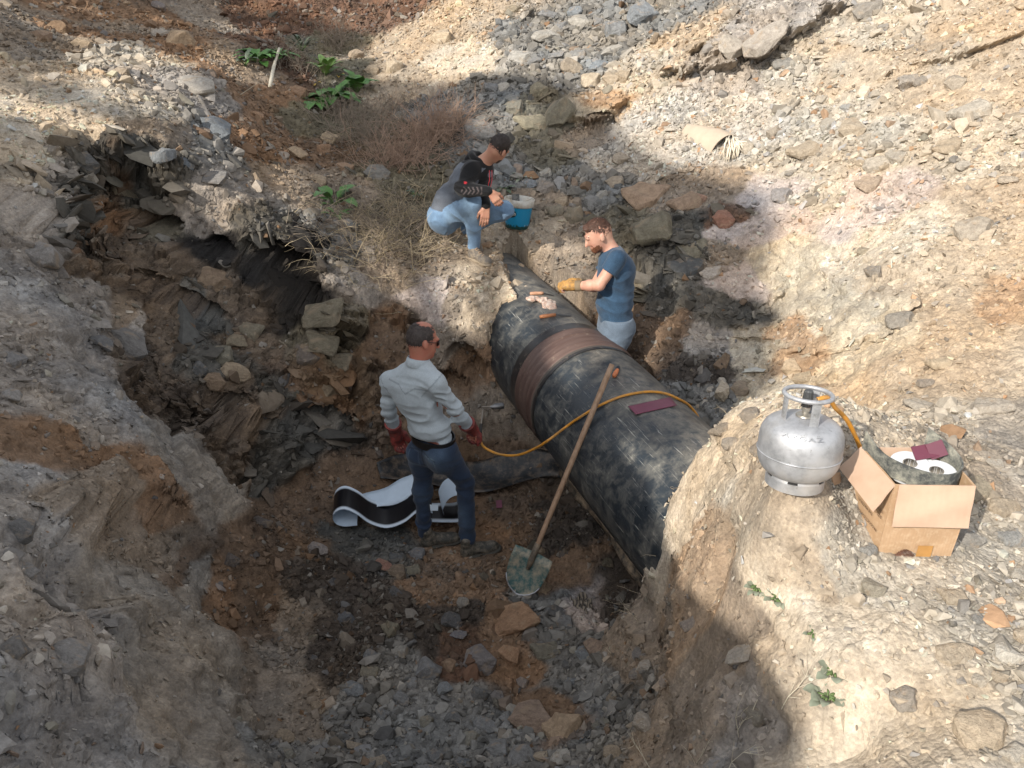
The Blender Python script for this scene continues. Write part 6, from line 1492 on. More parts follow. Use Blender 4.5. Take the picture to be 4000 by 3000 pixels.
# ---------------------------------------------------------------- bucket on the bank
def bucket():
    g = gpt(2022, 885); z0 = gz(g[0], g[1]) - .005; t = empty('bucket', (g[0], g[1], z0), (math.radians(-3), math.radians(5), 0)); tag(t, 'blue and white plastic paint bucket behind the knee of the squatting man', 'bucket')
    m = MB(); m.lathe([(.001, .0), (.115, 0), (.118, .01), (.128, .12), (.139, .238)], 48)
    bm = NT('bucket_blue'); c = bm.co(); n = bm.noise(7, 6, .7, c); x = bm.mix(bm.ramp(n.outputs[0], [(.62, K1), (.68, W1)]).outputs[0], (.008, .23, .42, 1), (.62, .62, .58, 1))
    sz = bm.n('ShaderNodeSeparateXYZ'); bm.l(c, sz.inputs[0]); n2 = bm.noise(45, 4, .7, c); ad = bm.n('ShaderNodeMath', operation='MULTIPLY_ADD'); ad.inputs[1].default_value = .09; bm.l(n2.outputs[0], ad.inputs[0]); bm.l(sz.outputs['Z'], ad.inputs[2])
    gr = bm.ramp(ad.outputs[0], [(.075, W1), (.085, K1)]); x = bm.mix(gr.outputs[0], x, (.006, .045, .04, 1)); bm.color(x); bm.rough(.35); m.build('pail', bm.m, t, autosm=50)
    wh = plain('white_plastic', (.60, .59, .55, 1), .5, var=.12, dirt=((.4, .34, .26, 1), .4))
    m = MB(); m.lathe([(.1385, .215), (.143, .215), (.149, .222), (.152, .285), (.149, .290), (.144, .288), (.130, .24), (.118, .10), (.108, .012), (.001, .012)], 48); m.build('rim', wh, t, autosm=50)
    a0 = math.atan2(-g[1], -g[0]) - .55                                               # label facing the camera's left
    m = MB(); V = [(0, 0, 0)] ; V = []
    for k in range(28): a = 2 * PI * k / 28; q = a0 + .40 * math.cos(a); z = .155 + .040 * math.sin(a); r_ = .1325 + (z - .155) * .085 + .0022; V.append((r_ * math.cos(q), r_ * math.sin(q), z))
    V.append((.1345 * math.cos(a0), .1345 * math.sin(a0), .155)); m.add(V, [(k, (k + 1) % 28, 28) for k in range(28)]); m.build('oval_logo', plain('dark_logo', (.012, .03, .025, 1), .5), t)
    cu = bpy.data.curves.new('print', 'FONT'); cu.body = 'em'; cu.size = .06; cu.resolution_u = 2; cu.align_x = 'CENTER'; tmp = bpy.data.objects.new('tmp', cu); COL.objects.link(tmp); dg = bpy.context.evaluated_depsgraph_get(); dg.update(); me = bpy.data.meshes.new_from_object(tmp.evaluated_get(dg)); bpy.data.objects.remove(tmp)
    for v in me.vertices: a = a0 + .08 + v.co.x / .135; z = .140 + v.co.y; v.co = Vector((.1375 * math.cos(a), .1375 * math.sin(a), z))
    me.materials.clear(); me.materials.append(plain('logo_white', (.7, .7, .68, 1), .5, var=.02)); o = bpy.data.objects.new('logo_letters', me); link(o, t)
    bk = plain('black_rubber', (.012, .012, .012, 1), .35, dirt=((.15, .14, .12, 1), .2)); G = np.array([g[0], g[1], z0])
    o = MB().box(G + [-.01, .085, .225], (.075, .006, .17), rotmat([1, .12, 0], [.05, .35, 1])).build('rubber_piece', bk, None, False, bevel=.002); tag(o, 'black rubber piece standing in the paint bucket', 'rubber piece')
    o = MB().box(G + [.09, -.01, .268], (.10, .012, .008), rotmat([.9, .5, .22], [0, 0, 1])).build('wooden_slat', plain('grey_wood', (.4, .36, .3, 1), .8), None, False); tag(o, 'short grey stick across the rim of the paint bucket', 'stick')
bucket()
# ---------------------------------------------------------------- shovel leaning on the pipe
def shovel():
    tip = atz(2022, 2318, gpt(2020, 2318)[2] + .02); con = on_pipe(2291, 1665, .019); d = nrm(con - tip); Lh = np.linalg.norm(atY(2401, 1424, con[1] + .05) - tip)
    # length so that the grip ends at the pixel seen
    best = min((np.hypot(*(np.array([2000 + FPX * ((tip + d * L - cC) @ cR) / ((tip + d * L - cC) @ cF), 1500 - FPX * ((tip + d * L - cC) @ cU) / ((tip + d * L - cC) @ cF)]) - [2398, 1424])), L) for L in np.arange(1.0, 2.4, .01))
    L = best[1]; t = empty('shovel', tip); tag(t, 'long handled shovel with green dirty blade leaning against the pipe', 'shovel')
    side = nrm(np.cross(d, cC - tip)); n = nrm(np.cross(side, d)); side = nrm(side * .93 + n * .1)
    n = nrm(np.cross(side, d)); n = n if n @ (cC - tip) > 0 else -n
    wood = NT('shovel_wood'); c = wood.co(); mm = wood.n('ShaderNodeMapping'); wood.l(c, mm.inputs[0]); mm.inputs['Scale'].default_value = (30, 30, 3); q = wood.noise(1.5, 6, .6, mm.outputs[0]); wood.color(wood.ramp(q.outputs[0], [(.3, (.24, .15, .09, 1)), (.7, (.40, .27, .18, 1))]).outputs[0]); wood.rough(.65); wood.bump(q.outputs[0], .2, .004)
    a = d * .30; pts = [a + (d * (L - .30)) * u + n * .004 * math.sin(u * 5) for u in np.linspace(0, 1, 16)]
    m = MB(); m.tube(pts, [.0175] * 4 + [.0185] * 6 + [.019] * 5 + [.0165], 14); m.build('handle', wood.m, t)
    st = plain('muddy_green_steel', (.032, .10, .10, 1), .5, .1, var=.35, vscale=7, bump=.2, dirt=((.30, .26, .19, 1), .5))
    m = MB(); m.tube([d * .37, d * .30, d * .25, d * .18 + n * .004], [.021, .022, .022, .012], 14); m.build('socket', plain('muddy_steel', (.10, .085, .065, 1), .7, .2, dirt=((.26, .2, .14, 1), .6)), t)
    # blade: rounded tip, square shoulders, dished
    out = [(0.0, 0.012), (.012, .045), (.03, .075), (.06, .103), (.10, .122), (.16, .134), (.23, .138), (.30, .134)]
    V = []; nu = 14
    for (h, w) in out:
        for k in range(nu + 1):
            u = 2 * k / nu - 1; x = w * u; dish = -.018 * (1 - u * u) * smooth(0, .2, h) + .012 * abs(u) ** 2 - .006 * math.exp(-(x / .014) ** 2) * -1 * smooth(.08, .2, h); V.append(d * h + side * x + n * dish)
    F = [(i * (nu + 1) + k, i * (nu + 1) + k + 1, (i + 1) * (nu + 1) + k + 1, (i + 1) * (nu + 1) + k) for i in range(len(out) - 1) for k in range(nu)]
    o = MB().add(V, F).build('blade', st, t); s = o.modifiers.new('t', 'SOLIDIFY'); s.thickness = .003
    m = MB(); edge = [d * h + side * (w * s_) + n * .012 for s_ in (-1,) for (h, w) in out[:5][::-1]] + [d * h + side * w + n * .012 for (h, w) in out[:5]]
    m.tube(edge, .0045, 6); m.build('worn_edge', plain('bright_steel', (.42, .43, .46, 1), .35, .6), t)
shovel()
# ---------------------------------------------------------------- torch and hose
def torch_hose():
    w = J1['RW']; grip = w + nrm(atY(1876, 1690, 4.83) - w) * .10
    a = atY(1874, 1712, 4.84); b = atY(1880, 1655, 4.90); c = atY(1887, 1590, 5.02); e = atY(1918, 1590, 5.04); f = atY(1962, 1585, 5.06)
    t = empty('gas_torch', a); T0 = np.array(t.location)
    tag(t, 'thin bent gas torch with dark burner held in the red glove', 'gas torch')
    stl = plain('torch_tube', (.25, .22, .18, 1), .4, .7)
    m = MB(); m.tube([p - T0 for p in bez([a, b, c + [0, 0, -.02], c, e], 6)], .006, 8); m.build('tube', stl, t)
    m = MB(); fx = nrm(f - e); m.lathe([(.007, -.01), (.009, .0), (.021, .025), (.024, .05), (.024, .09), (.019, .095), (.019, .03), (.001, .02)], 20, rotmat(np.cross(fx, [0, 0, 1]), fx), e - T0); m.build('burner', plain('burner_steel', (.18, .18, .18, 1), .4, .8, var=.4), t)
    m = MB(); m.tube([a - T0 + [0, 0, -.02], a - T0, b - T0], [.012, .013, .011], 10); m.build('grip', plain('dark_grip', (.03, .025, .02, 1), .6), t)
    hp = [a + [0, 0, -.01], atY(1893, 1748, 4.80), atY(1950, 1774, 4.74), atY(2020, 1778, 4.66), at(2090, 1752, 5.32), at(2150, 1714, 5.18), on_pipe(2205, 1672, .03), on_pipe(2265, 1630, .013), on_pipe(2340, 1585, .012), on_pipe(2430, 1548, .012), on_pipe(2520, 1531, .012), on_pipe(2590, 1535, .012), on_pipe(2645, 1556, .012)]
    t9, a9 = pt(2645, 1556)
    for k, da in enumerate((.22, .5, .8)): hp.append(pp(t9 - .03 * (k + 1), a9 - da, PR + .014))
    gx = hp[-1]; hp.append(np.array([gx[0] + .12, gx[1] - .05, gz(gx[0] + .12, gx[1] - .05) + .02]))
    for x_, y_ in ((1.42, 4.0), (1.5, 3.6), (1.52, 3.2)): hp.append(np.array([x_, y_, gz(x_, y_) - .06]))
    g = np.array(gas.location); bx = atz(3362, 1775, 1.95)
    hp += [np.array([1.45, 2.86, gz(1.45, 2.86) - .03]), at(3366, 1772, 3.18), at(3345, 1712, 3.12), at(3308, 1640, 3.02), at(3262, 1592, 2.96)]
    M_ = gas.matrix_world; hp.append(np.array(M_ @ Vector((.085, .035, .322)))); hp.append(np.array(M_ @ Vector((.04, .018, .32))))
    P = bez(hp, 8); org = np.array(hp[0]); m = MB(); m.tube([p - org for p in P], .0088, 10)
    hm = NT('orange_hose'); c_ = hm.co(); n = hm.noise(14, 5, .7, c_); hm.color(hm.ramp(n.outputs[0], [(.42, (.62, .27, .025, 1)), (.72, (.36, .20, .07, 1))]).outputs[0]); hm.rough(.4)
    o = m.build('hose', hm.m, None); o.location = org; tag(o, 'orange rubber gas hose running from the torch over the pipe to the gas bottle', 'hose')
torch_hose()
# ---------------------------------------------------------------- strips, knives and gloves on the pipe
def quad_on_pipe(name, cs, mat, off=.004, n=12, curl=0, parent=None, th=.002):
    V = []
    for j in range(n + 1):
        for i in range(n + 1):
            u, v = i / n, j / n; x = (cs[0][0] * (1 - u) + cs[1][0] * u) * (1 - v) + (cs[3][0] * (1 - u) + cs[2][0] * u) * v; y = (cs[0][1] * (1 - u) + cs[1][1] * u) * (1 - v) + (cs[3][1] * (1 - u) + cs[2][1] * u) * v
            V.append(on_pipe(x, y, off + curl * max(0, abs(2 * u - 1) - .55) ** 2))
    F = np.array([(j * (n + 1) + i, (j + 1) * (n + 1) + i, (j + 1) * (n + 1) + i + 1, j * (n + 1) + i + 1) for j in range(n) for i in range(n)])
    o = mesh_np(name, np.array(V), F, mat, parent); s = o.modifiers.new('t', 'SOLIDIFY'); s.thickness = th; s.offset = 0; return o
mar = plain('maroon_patch', (.15, .035, .065, 1), .5, var=.12)
tag(quad_on_pipe('closure_patch', [(2453, 1587), (2618, 1551), (2645, 1583), (2483, 1619)], mar, .006, 12, .06), 'long maroon strip lying on top of the pipe beside the hose', 'strip')
_a1 = gpt(1952, 1978); o = MB().box(_a1 + [0, 0, .018], (.045, .078, .003), rotmat([1, .05, .05], [.05, -.25, 1])).build('closure_patch', mar, None, False); tag(o, 'small maroon rectangle lying on the pit floor right of the boots', 'patch')
def knife(p0, p1, p2, col, label, off=.017):
    A = on_pipe(*p0, off); B = on_pipe(*p1, off); Cc = on_pipe(*p2, off * .6); t = empty('scraper_knife', A); tag(t, label, 'knife')
    m = MB(); m.tube([(B - A) * u for u in np.linspace(0, 1, 7)], [.012, .0155, .0165, .016, .0145, .0145, .012], 12); m.build('handle', plain('worn_wood', col, .55, var=.25, vscale=20), t)
    d = nrm(Cc - B); up_ = nrm(A - (PIPE_0 + PIPE_U * ((A - PIPE_0) @ PIPE_U))); sd = np.cross(d, up_); L = np.linalg.norm(Cc - B)
    q = B - A; m = MB(); w = .013; V = []
    for (u, ww) in ((0, .5), (.25, 1.0), (.8, .8), (1.0, .1)): V += [q + d * L * u + sd * w * ww + up_ * .0015, q + d * L * u - sd * w * ww + up_ * .0015, q + d * L * u - sd * w * ww - up_ * .0015, q + d * L * u + sd * w * ww - up_ * .0015]
    m.add(V, [(i * 4 + k, i * 4 + (k + 1) % 4, (i + 1) * 4 + (k + 1) % 4, (i + 1) * 4 + k) for i in range(3) for k in range(4)]); m.build('blade', plain('dark_blade', (.06, .06, .06, 1), .4, .7), t, False)
knife((2070, 1147), (2123, 1145), (2165, 1154), (.42, .23, .14, 1), 'wooden handled knife lying on the pipe above the crumpled gloves')
knife((2108, 1238), (2172, 1229), (2232, 1234), (.38, .15, .06, 1), 'wooden handled knife lying on the pipe below the crumpled gloves')
knife((2398, 1470), (2412, 1444), (2416, 1428), (.5, .16, .06, 1), 'orange handled tool on the pipe beside the tip of the shovel handle')
def floor_glove(px, py, dpx, label, seed):
    A = on_pipe(px, py, .012); B = on_pipe(*dpx, .012); d = nrm(B - A); up_ = nrm(A - (PIPE_0 + PIPE_U * ((A - PIPE_0) @ PIPE_U))); t = empty('leather_glove', A); tag(t, label, 'glove')
    pr = hand_prims(A, d, -up_, 1 if seed % 2 else -1, .5, 1.0, 1.05, .01) + [Tq(A - d * .06, A, .046, .036, up_, .4, .02)]
    polygonise('glove', pr, plain('pink_tan_leather', (.40, .25, .19, 1), .8, var=.35, vscale=20, dirt=((.5, .44, .38, 1), .5)), t, .005, disp=lambda P: folds(P, 1, .007, 16, 16, seed))
floor_glove(2110, 1172, (2190, 1182), 'crumpled pinkish leather glove on the pipe, nearer the upper knife', 3)
floor_glove(2135, 1180, (2170, 1206), 'crumpled pinkish leather glove on the pipe, on the side of the lower knife', 4)
# ---------------------------------------------------------------- shrink sleeve sheets behind the man in the grey shirt
def strip_sheet(name, front, back, matb, lab, cat, white_in=True, border=.2, nv=12, flip=False):
    """a sheet ruled between two edge curves"""
    A = bez(front, 6); B = bez(back, 6); n = len(A); V = []; Cc = []; V2 = []
    for i in range(n):
        for k in range(nv + 1):
            v = k / nv; p = A[i] * (1 - v) + B[i] * v; V.append(p); Cc.append((.60, .68, .76) if (v < border or v > 1 - border) else (.006, .006, .008))
    F = np.array([(i * (nv + 1) + k, (i + 1) * (nv + 1) + k, (i + 1) * (nv + 1) + k + 1, i * (nv + 1) + k + 1) for i in range(n - 1) for k in range(nv)])
    V = np.array(V); org = V.mean(0).copy(); org[2] = V[:, 2].min(); t = empty(name, org); tag(t, lab, cat)
    N = np.zeros_like(V); fn = np.cross(V[F[:, 1]] - V[F[:, 0]], V[F[:, 3]] - V[F[:, 0]])
    for k in range(4): np.add.at(N, F[:, k], fn)
    N /= np.linalg.norm(N, axis=1, keepdims=True) + 1e-9
    if flip: N = -N
    Cc = np.array(Cc)
    mesh_np('printed_face', V - org + N * .0018, F, matb, t, True, Cc); mesh_np('white_backing', V - org - N * .0018, F, plain('white_film', (.50, .60, .70, 1), .45, var=.06), t)
    return t
fm = NT('sleeve_film'); fm.color(fm.n('ShaderNodeAttribute', attribute_name='Col').outputs['Color']); fm.rough(.28)
def Gp(x, y, z): 
    q = atz(x, y, .085 + z); return q
fr = [Gp(1395, 2052, .0), Gp(1345, 2056, -.005), Gp(1312, 2045, .01), Gp(1300, 2020, .06), Gp(1318, 1996, .105), Gp(1350, 1990, .12), Gp(1395, 2010, .09), Gp(1446, 2045, .03), Gp(1511, 2062, .0), Gp(1576, 2042, .03), Gp(1620, 2008, .08), Gp(1650, 1990, .11), Gp(1690, 2005, .08)]
off = np.array([-.045, .30, 0.0]); bk_ = [p + off for p in fr]
strip_sheet('sleeve_sheet', fr, bk_, fm.m, 'wavy black sleeve sheet with white borders, rolled end at the left, behind the boots', 'sheet', nv=14, border=.13)
fr = [Gp(1660, 2038, .0), Gp(1735, 2040, -.005), Gp(1800, 2036, .0), Gp(1835, 2005, .06), Gp(1825, 1955, .15), Gp(1790, 1935, .18), Gp(1752, 1950, .155), Gp(1730, 1990, .09), Gp(1735, 2015, .05)]
strip_sheet('sleeve_sheet', fr, [p + np.array([-.05, .24, 0]) for p in fr], fm.m, 'black and white sheet curled into an open roll between the standing legs', 'sheet', nv=10, border=.13)
wf = plain('pale_film', (.50, .60, .70, 1), .4, var=.08)
Wq = [Gp(1385, 1942, .0), Gp(1500, 1905, .05), Gp(1580, 1865, .11), Gp(1640, 1835, .17)]; Wr = [Gp(1430, 1985, .0), Gp(1520, 1975, .02), Gp(1600, 1945, .05), Gp(1680, 1900, .1)]
A = bez(Wq, 5); B = bez(Wr, 5); V = []; nn_ = len(A)
for i in range(nn_):
    for k in range(6): v = k / 5; V.append(A[i] * (1 - v) + B[i] * v + [0, 0, .006 * math.sin(i * .9 + k)])
o = mesh_np('film_sheet', V, np.array([(i * 6 + k, (i + 1) * 6 + k, (i + 1) * 6 + k + 1, i * 6 + k + 1) for i in range(nn_ - 1) for k in range(5)]), wf, None); s = o.modifiers.new('t', 'SOLIDIFY'); s.thickness = .002; tag(o, 'plain pale blue white film sheet behind the wavy black sheet', 'sheet')
o = MB().box(Gp(1693, 1983, .11), (.07, .05, .002), rotmat([1, 0, 0], [.1, -.5, 1])).build('white_label', plain('white_label_paper', (.6, .68, .74, 1), .6, var=.03), None, False); tag(o, 'small white square label lying on the sheets between the legs', 'label')
# ---------------------------------------------------------------- old black wrapping lying on the floor, from under the pipe
def old_wrap():
    cl = [(1480, 1855), (1560, 1850), (1650, 1855), (1760, 1868), (1860, 1880), (1950, 1862), (2050, 1835), (2150, 1830), (2230, 1850), (2290, 1890)]; hw = [30, 48, 55, 62, 62, 66, 62, 50, 36, 25]
    V = []; n = 10; c2 = bez([np.array([x, y, h]) for (x, y), h in zip(cl, hw)], 5); N = len(c2)
    for i, (x, y, h) in enumerate(c2):
        for k in range(n + 1):
            v = 2 * k / n - 1; p = gpt(x + v * 8, y + v * h); w = atz(x + v * 8, y + v * h, p[2]); w[2] += .028 + .014 * math.sin(v * 9 + x * .01) + .035 * abs(v) ** 3 * (.5 + .5 * math.sin(x * .013)); V.append(w)
    V = np.array(V).reshape(N, n + 1, 3)
    for _ in range(3): V[1:-1] = (V[:-2] + V[2:] + 2 * V[1:-1]) / 4; V[:, 1:-1] = (V[:, :-2] + V[:, 2:] + 2 * V[:, 1:-1]) / 4
    m_ = plain('old_black_wrap', (.012, .014, .016, 1), .45, var=.4, vscale=7, bump=.4, bscale=18, dirt=((.14, .105, .075, 1), .25))
    o = mesh_np('old_wrapping', V.reshape(-1, 3), np.array([(i * (n + 1) + k, (i + 1) * (n + 1) + k, (i + 1) * (n + 1) + k + 1, i * (n + 1) + k + 1) for i in range(N - 1) for k in range(n)]), m_, None); s = o.modifiers.new('t', 'SOLIDIFY'); s.thickness = .006; tag(o, 'long muddy black wrapping lying on the floor from under the pipe', 'wrapping')
old_wrap()
# torn strip of coating hanging along the underside of the pipe, near end
def torn():
    V = []; n = 5
    for i, u in enumerate(np.linspace(0, 1, 24)):
        t_ = 4.3 - 1.55 * u; 
        for k in range(n + 1):
            v = k / n; a = PI + .42 + .10 * v + .04 * math.sin(u * 17) * v; V.append(pp(t_, a, PR + .006 + .03 * v * v * (1 + .6 * math.sin(u * 11))))
    o = mesh_np('torn_coating', V, np.array([(i * (n + 1) + k, (i + 1) * (n + 1) + k, (i + 1) * (n + 1) + k + 1, i * (n + 1) + k + 1) for i in range(23) for k in range(n)]), plain('torn_bitumen', (.02, .018, .016, 1), .6, var=.4, dirt=((.2, .15, .1, 1), .5)), pipe); s = o.modifiers.new('t', 'SOLIDIFY'); s.thickness = .004
torn()
# ---------------------------------------------------------------- cloth sleeve half buried on the gravel slope
def cloth_sleeve():
    P = [gpt(*q) for q in ((2600, 432), (2660, 470), (2730, 505), (2800, 540), (2838, 560))]; R_ = [.02, .09, .15, .19, .20]; c = bez(P, 5); rr = np.interp(np.linspace(0, 4, len(c)), range(5), R_)
    t = empty('cloth_sleeve', P[-1]); tag(t, 'sand coloured cloth sleeve half buried in the gravel of the right slope', 'cloth'); o_ = np.array(P[-1])
    m_ = plain('dusty_cloth', (.44, .36, .275, 1), .95, var=.12, vscale=5, bump=.2, bscale=20)
    m = MB(); m.tube([p - o_ + [0, .02, -.10] for p in c], list(rr), 26, cap=False); o = m.build('tube', m_, t); s = o.modifiers.new('t', 'SOLIDIFY'); s.thickness = .008
    fb = plain('fringe_cloth', (.60, .53, .42, 1), .95, var=.15, vscale=30); m = MB(); e = at(2836, 590, np.linalg.norm(P[-1] - cC) * .93); e = P[-1] + np.array([.0, -.21, .0]); r_ = np.random.default_rng(2)
    for k in range(46):
        a = e + np.array([r_.normal(0, .03), r_.normal(0, .015), .07 + r_.normal(0, .02)]); b = a + [r_.normal(.0, .05), -.10 + r_.normal(0, .03), -.17]; g = gz(b[0], b[1]) + .02; b[2] = max(b[2], g)
        mid = (a + b) / 2 + [r_.normal(0, .015), -.03, .03]; m.tube([p - o_ for p in (a, mid, b)], [.008, .010, .004], 5)
    m.build('fringe', fb, t)
cloth_sleeve()
# striped rag
def rag():
    g = gpt(2272, 2372); V = []; n = 16; Cc = []
    for j in range(n + 1):
        for i in range(n + 1):
            u, v = i / n - .5, j / n - .5; V.append((u * .12, v * .13 + .02 * math.sin(u * 9), .02 + .02 * math.sin(u * 14 + v * 6) + .014 * math.sin(v * 17))); Cc.append((.30, .25, .19) if int((u + .5 + v * .2) * 16) % 2 else (.02, .02, .022))
    m = NT('striped_cloth'); m.color(m.n('ShaderNodeAttribute', attribute_name='Col').outputs['Color']); m.rough(.9)
    o = mesh_np('striped_rag', np.array(V), np.array([(j * (n + 1) + i, j * (n + 1) + i + 1, (j + 1) * (n + 1) + i + 1, (j + 1) * (n + 1) + i) for j in range(n) for i in range(n)]), m.m, None, True, np.array(Cc)); o.location = g + [0, 0, .01]; o.rotation_euler = (.1, .1, .5); tag(o, 'crumpled striped black and tan rag on the pit floor right of the shovel', 'rag')
rag()
def stick(p0, p1, r0, col, lab, lift=.03, z1=None, name='stick'):
    A = gpt(*p0); B = gpt(*p1) + [0, 0, lift]; A = A + [0, 0, .01]; c = bez([A, (A + B) / 2 + RNG.normal(size=3) * .01, B], 4); o = MB().tube([p - A for p in c], [r0] * 5 + [r0 * .8] * 4, 7).build(name, plain('dry_wood', col, .8), None); o.location = A; tag(o, lab, 'stick')
stick((1054, 343), (1101, 272), .022, (.55, .50, .40, 1), 'pale broken stick standing in the gully by the plants', .25)
stick((420, 395), (640, 398), .006, (.25, .22, .18, 1), 'long thin grey twig on the upper left bank', .02)
stick((870, 425), (1010, 345), .005, (.35, .29, .2, 1), 'thin dry stem leaning off the crest of the left bank', .05)
stick((1395, 1990), (1440, 2005), .004, (.3, .25, .18, 1), 'thin dry twig by the rolled sheet end', .02)
# ================================================================== PLANTS
def leaf_mat(name, col, hi):
    t = NT(name); c = t.co(); n = t.noise(12, 5, .6, c); t.color(t.ramp(n.outputs[0], [(.3, col), (.7, hi)]).outputs[0]); t.rough(.5); t.b.inputs['Subsurface Weight'].default_value = 0
    t.b.inputs['Transmission Weight'].default_value = 0; n2 = t.noise(40, 4, .6, c); t.bump(n2.outputs[0], .3, .006); return t.m
LG = leaf_mat('green_leaf', (.055, .14, .03, 1), (.11, .24, .055, 1)); LY = leaf_mat('light_leaf', (.13, .25, .05, 1), (.24, .36, .10, 1)); LGR = leaf_mat('dusty_leaf', (.15, .17, .12, 1), (.26, .28, .21, 1)); LYE = leaf_mat('yellow_leaf', (.5, .32, .04, 1), (.6, .42, .1, 1)); LBL = leaf_mat('dull_leaf', (.07, .10, .06, 1), (.11, .14, .09, 1))
STEM = plain('green_stem', (.10, .15, .05, 1), .7)
def leafy(px, py, n, L, W_, mat, lab, seed, spread=.9, upright=.5, name='leafy_plant', wav=.12, cat='plant', group=None):
    r = np.random.default_rng(seed); g = gpt(px, py); t = empty(name, g); tag(t, lab, cat, group); N = 7
    for k in range(n):
        az = 2 * PI * k / n + r.normal(0, .35); el = np.clip(upright + r.normal(0, .22), .05, 1.4); l = L * r.uniform(.6, 1.1); w = W_ * r.uniform(.7, 1.1); d = np.array([math.cos(az), math.sin(az), 0]); s = np.array([-d[1], d[0], 0])
        V = []; p = d * .01; st = l * .35 * spread; e = el; F = []
        for i in range(3): p = p + (d * math.cos(e) + np.array([0, 0, math.sin(e)])) * st / 3
        base = p.copy()
        for i in range(N):
            u = i / (N - 1); ww = w * (math.sin(PI * min(1, u * .86 + .12)) ** .8) * (1 - .15 * u) / 2; up_ = -d * math.sin(e) + np.array([0, 0, math.cos(e)])
            for q in (-1, -.5, 0, .5, 1): V.append(p + s * ww * q + up_ * (.16 * ww * abs(q) + wav * ww * math.sin(i * 1.9 + q * 3 + k)))
            p = p + (d * math.cos(e) + np.array([0, 0, math.sin(e)])) * l * .65 / (N - 1); e -= .17 + .1 * r.random()
        F = [(i * 5 + j, i * 5 + j + 1, (i + 1) * 5 + j + 1, (i + 1) * 5 + j) for i in range(N - 1) for j in range(4)]
        o = mesh_np('leaf', np.array(V), np.array(F), mat, t)
        m = MB(); m.tube([(0, 0, -.02), base * .5 + [0, 0, .01], base], .004 + .006 * L, 5); sm_ = m.build('stalk', STEM, None); sm_.parent = o
    return t
leafy(1300, 395, 22, .42, .20, LG, 'large burdock plant with broad green leaves in the gully, left of the dead bush', 1)
leafy(1395, 360, 12, .36, .24, LG, 'burdock plant with upright round leaves right of the larger one', 2, upright=.9)
leafy(1235, 400, 10, .30, .16, LG, 'low burdock leaves at the left end of the row', 8, upright=.3)
leafy(1272, 292, 16, .46, .11, LY, 'bright light green upright leaves at the foot of the cream slope', 3, upright=1.15, spread=.3)
leafy(1010, 245, 24, .36, .12, LG, 'green leafy plant in the shaded gully, left one', 4, upright=.7)
leafy(1080, 235, 20, .34, .11, LG, 'green leafy plant in the shaded gully, right one', 5, upright=.7)
leafy(960, 260, 8, .26, .07, LBL, 'dull grey green weed left of the shaded leafy plants', 9, upright=.8)
leafy(1180, 200, 14, .34, .05, LBL, 'blue grey weed between shaded plants and the bright leaves', 10, upright=1.0)
leafy(1310, 800, 8, .34, .13, LG, 'small plant with pointed leaves in the dry grass on the bank', 6, upright=.7)
leafy(1325, 850, 7, .2, .06, LG, 'low green sprout just below the pointed plant in the dry grass', 16, upright=.6)
leafy(2040, 700, 12, .14, .05, LGR, 'small grey green weed beyond the paint bucket', 7, upright=.6)
leafy(1965, 745, 12, .15, .07, LBL, 'low dark green weed between squatting man and bucket', 17, upright=.5)
leafy(1625, 765, 10, .14, .05, LBL, 'low green weed behind the back of the squatting man', 18, upright=.5)
leafy(2965, 2310, 9, .06, .03, LGR, 'dusty weed on the sunlit bank, uppermost of the three', 11, upright=.4)
leafy(3030, 2345, 8, .055, .028, LGR, 'second dusty weed just below the uppermost one on the bank', 12, upright=.4)
leafy(3255, 2635, 7, .06, .035, LGR, 'dusty sprig with three leaf pairs in the middle of the lower right', 13, upright=.5)
leafy(3240, 2755, 10, .085, .048, LGR, 'biggest dusty green weed on the lower right ground, casting shadow', 14, upright=.6)
leafy(3180, 2480, 4, .04, .02, LGR, 'tiny sprout on the cream ground above the sprig', 15, upright=.5)
leafy(1325, 290, 5, .12, .07, LYE, 'yellow withered leaves under the bright green plant', 20, upright=.15)
leafy(1225, 330, 4, .12, .07, LYE, 'yellow withered leaf between the burdocks', 21, upright=.15)
def dry_stems(px, py, n, L, spread, mat, lab, seed, rad=.0022, name='dead_bush', fork=3, lean=(0, 0), cat='bush', up_=.9, group=None):
    r = np.random.default_rng(seed); g = gpt(px, py); m = MB()
    for k in range(n):
        p = np.array([r.normal(0, spread * .25), r.normal(0, spread * .25), 0.0]); p[2] = gz(g[0] + p[0], g[1] + p[1]) - g[2]; d = nrm([r.normal(lean[0], spread), r.normal(lean[1], spread), up_]); l = L * r.uniform(.5, 1.15)
        pts = [p.copy()]; q = p.copy()
        for i in range(5): d = nrm(d + r.normal(0, .16, 3) + [0, 0, -.07]); q = q + d * l / 5; pts.append(q.copy())
        m.tube(pts, [rad * 1.4, rad * 1.2, rad, rad * .8, rad * .6, rad * .35], 3, cap=False)
        for f_ in range(fork):
            i = r.integers(1, 5); b = pts[i]; d2 = nrm(d + r.normal(0, .7, 3)); ps = [b]; l2 = l * r.uniform(.2, .45)
            for j in range(3): d2 = nrm(d2 + r.normal(0, .2, 3)); ps.append(ps[-1] + d2 * l2 / 3)
            m.tube(ps, [rad * .8, rad * .65, rad * .5, rad * .3], 3, cap=False)
    o = m.build(name, mat, None); o.location = g; tag(o, lab, cat, group); return o
PK = plain('pinkish_dry_stem', (.37, .255, .185, 1), .85, var=.3); TN = plain('tan_dry_grass', (.42, .34, .22, 1), .85, var=.3); GYS = plain('grey_dry_stem', (.26, .21, .16, 1), .9, var=.3)
dry_stems(1700, 560, 150, .62, .6, PK, 'pinkish dead bush with fine twigs left of the squatting man', 1, .003, lean=(.25, -.15), fork=6)
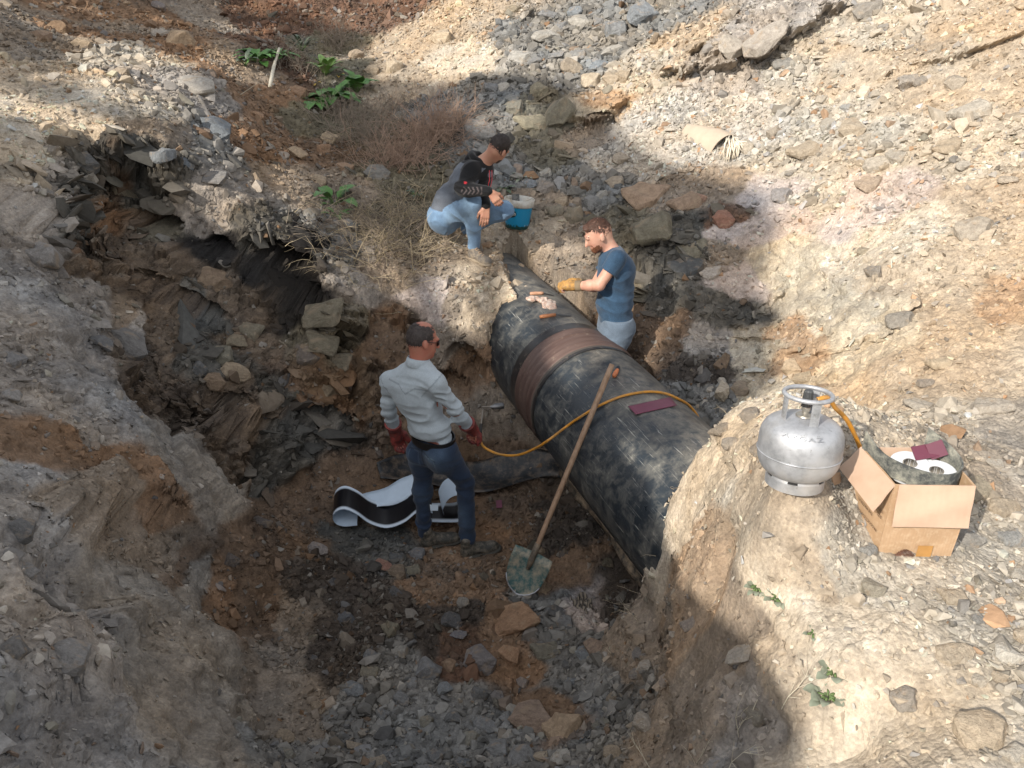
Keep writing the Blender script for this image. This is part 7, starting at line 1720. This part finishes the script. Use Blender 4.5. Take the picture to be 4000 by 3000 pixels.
dry_stems(1560, 640, 120, .55, .7, PK, 'lower left part of the pinkish dead brush by the grey boulder', 2, .003, fork=6)
dry_stems(1430, 560, 90, .5, .7, GYS, 'grey dead brush between burdock and pinkish bush', 3, .003, fork=5)
dry_stems(1350, 470, 70, .45, .7, GYS, 'grey dead brush below the burdock leaves', 4, .003, fork=5)
dry_stems(1500, 460, 60, .4, .7, GYS, 'sparse grey brush above the pinkish bush', 14, .0026, fork=5)
dry_stems(1150, 290, 60, .4, .6, GYS, 'grey dead brush in the gully among the green plants', 5, .0032, fork=4)
dry_stems(1330, 180, 60, .5, .6, GYS, 'grey dead brush at the foot of the shaded upper slope', 6, .0035, fork=4)
for k, (x, y, n, l) in enumerate(((1330, 920, 90, .42), (1420, 870, 90, .40), (1520, 890, 110, .42), (1620, 880, 100, .36), (1450, 970, 100, .40), (1560, 985, 110, .40), (1660, 960, 80, .34), (1350, 1000, 60, .36), (1500, 780, 70, .3), (1640, 800, 60, .3))):
    lab = ('dry grass tuft at the left end of the bank above the dark hollow', 'dry grass tuft beside the small pointed plant', 'dry grass tuft in the middle of the bank', 'dry grass tuft behind the seat of the squatting man', 'low dry grass tuft above the big olive slab',
           'dry grass tuft hanging over the bank edge', 'dry grass tuft left of the grey shoe', 'dry grass tuft hanging over the dark hollow', 'thin dry grass above the tuft in the middle', 'thin dry grass just behind the hoodie')[k]
    dry_stems(x, y, n, l, .8, TN if k % 2 else GYS, lab, 30 + k, .0026, 'grass_tuft', 1, (.1, -.35), 'grass', .55)
dry_stems(2850, 2960, 9, .26, .35, plain('pale_twig', (.5, .45, .35, 1), .8), 'small pale dead weed at the bottom edge in the shade', 50, .0016, 'dead_weed', 4, cat='weed')
dry_stems(2600, 2090, 26, .16, .9, plain('pale_root', (.5, .42, .3, 1), .8), 'pale dry rootlets hanging from the mound over the pipe', 51, .0012, 'rootlets', 2, (-.5, -.2), 'roots', .2)
dry_stems(2950, 1735, 12, .07, .5, TN, 'small dry tuft at the edge of the mound left of the gas bottle', 52, .0012, 'grass_tuft', 1, cat='grass')
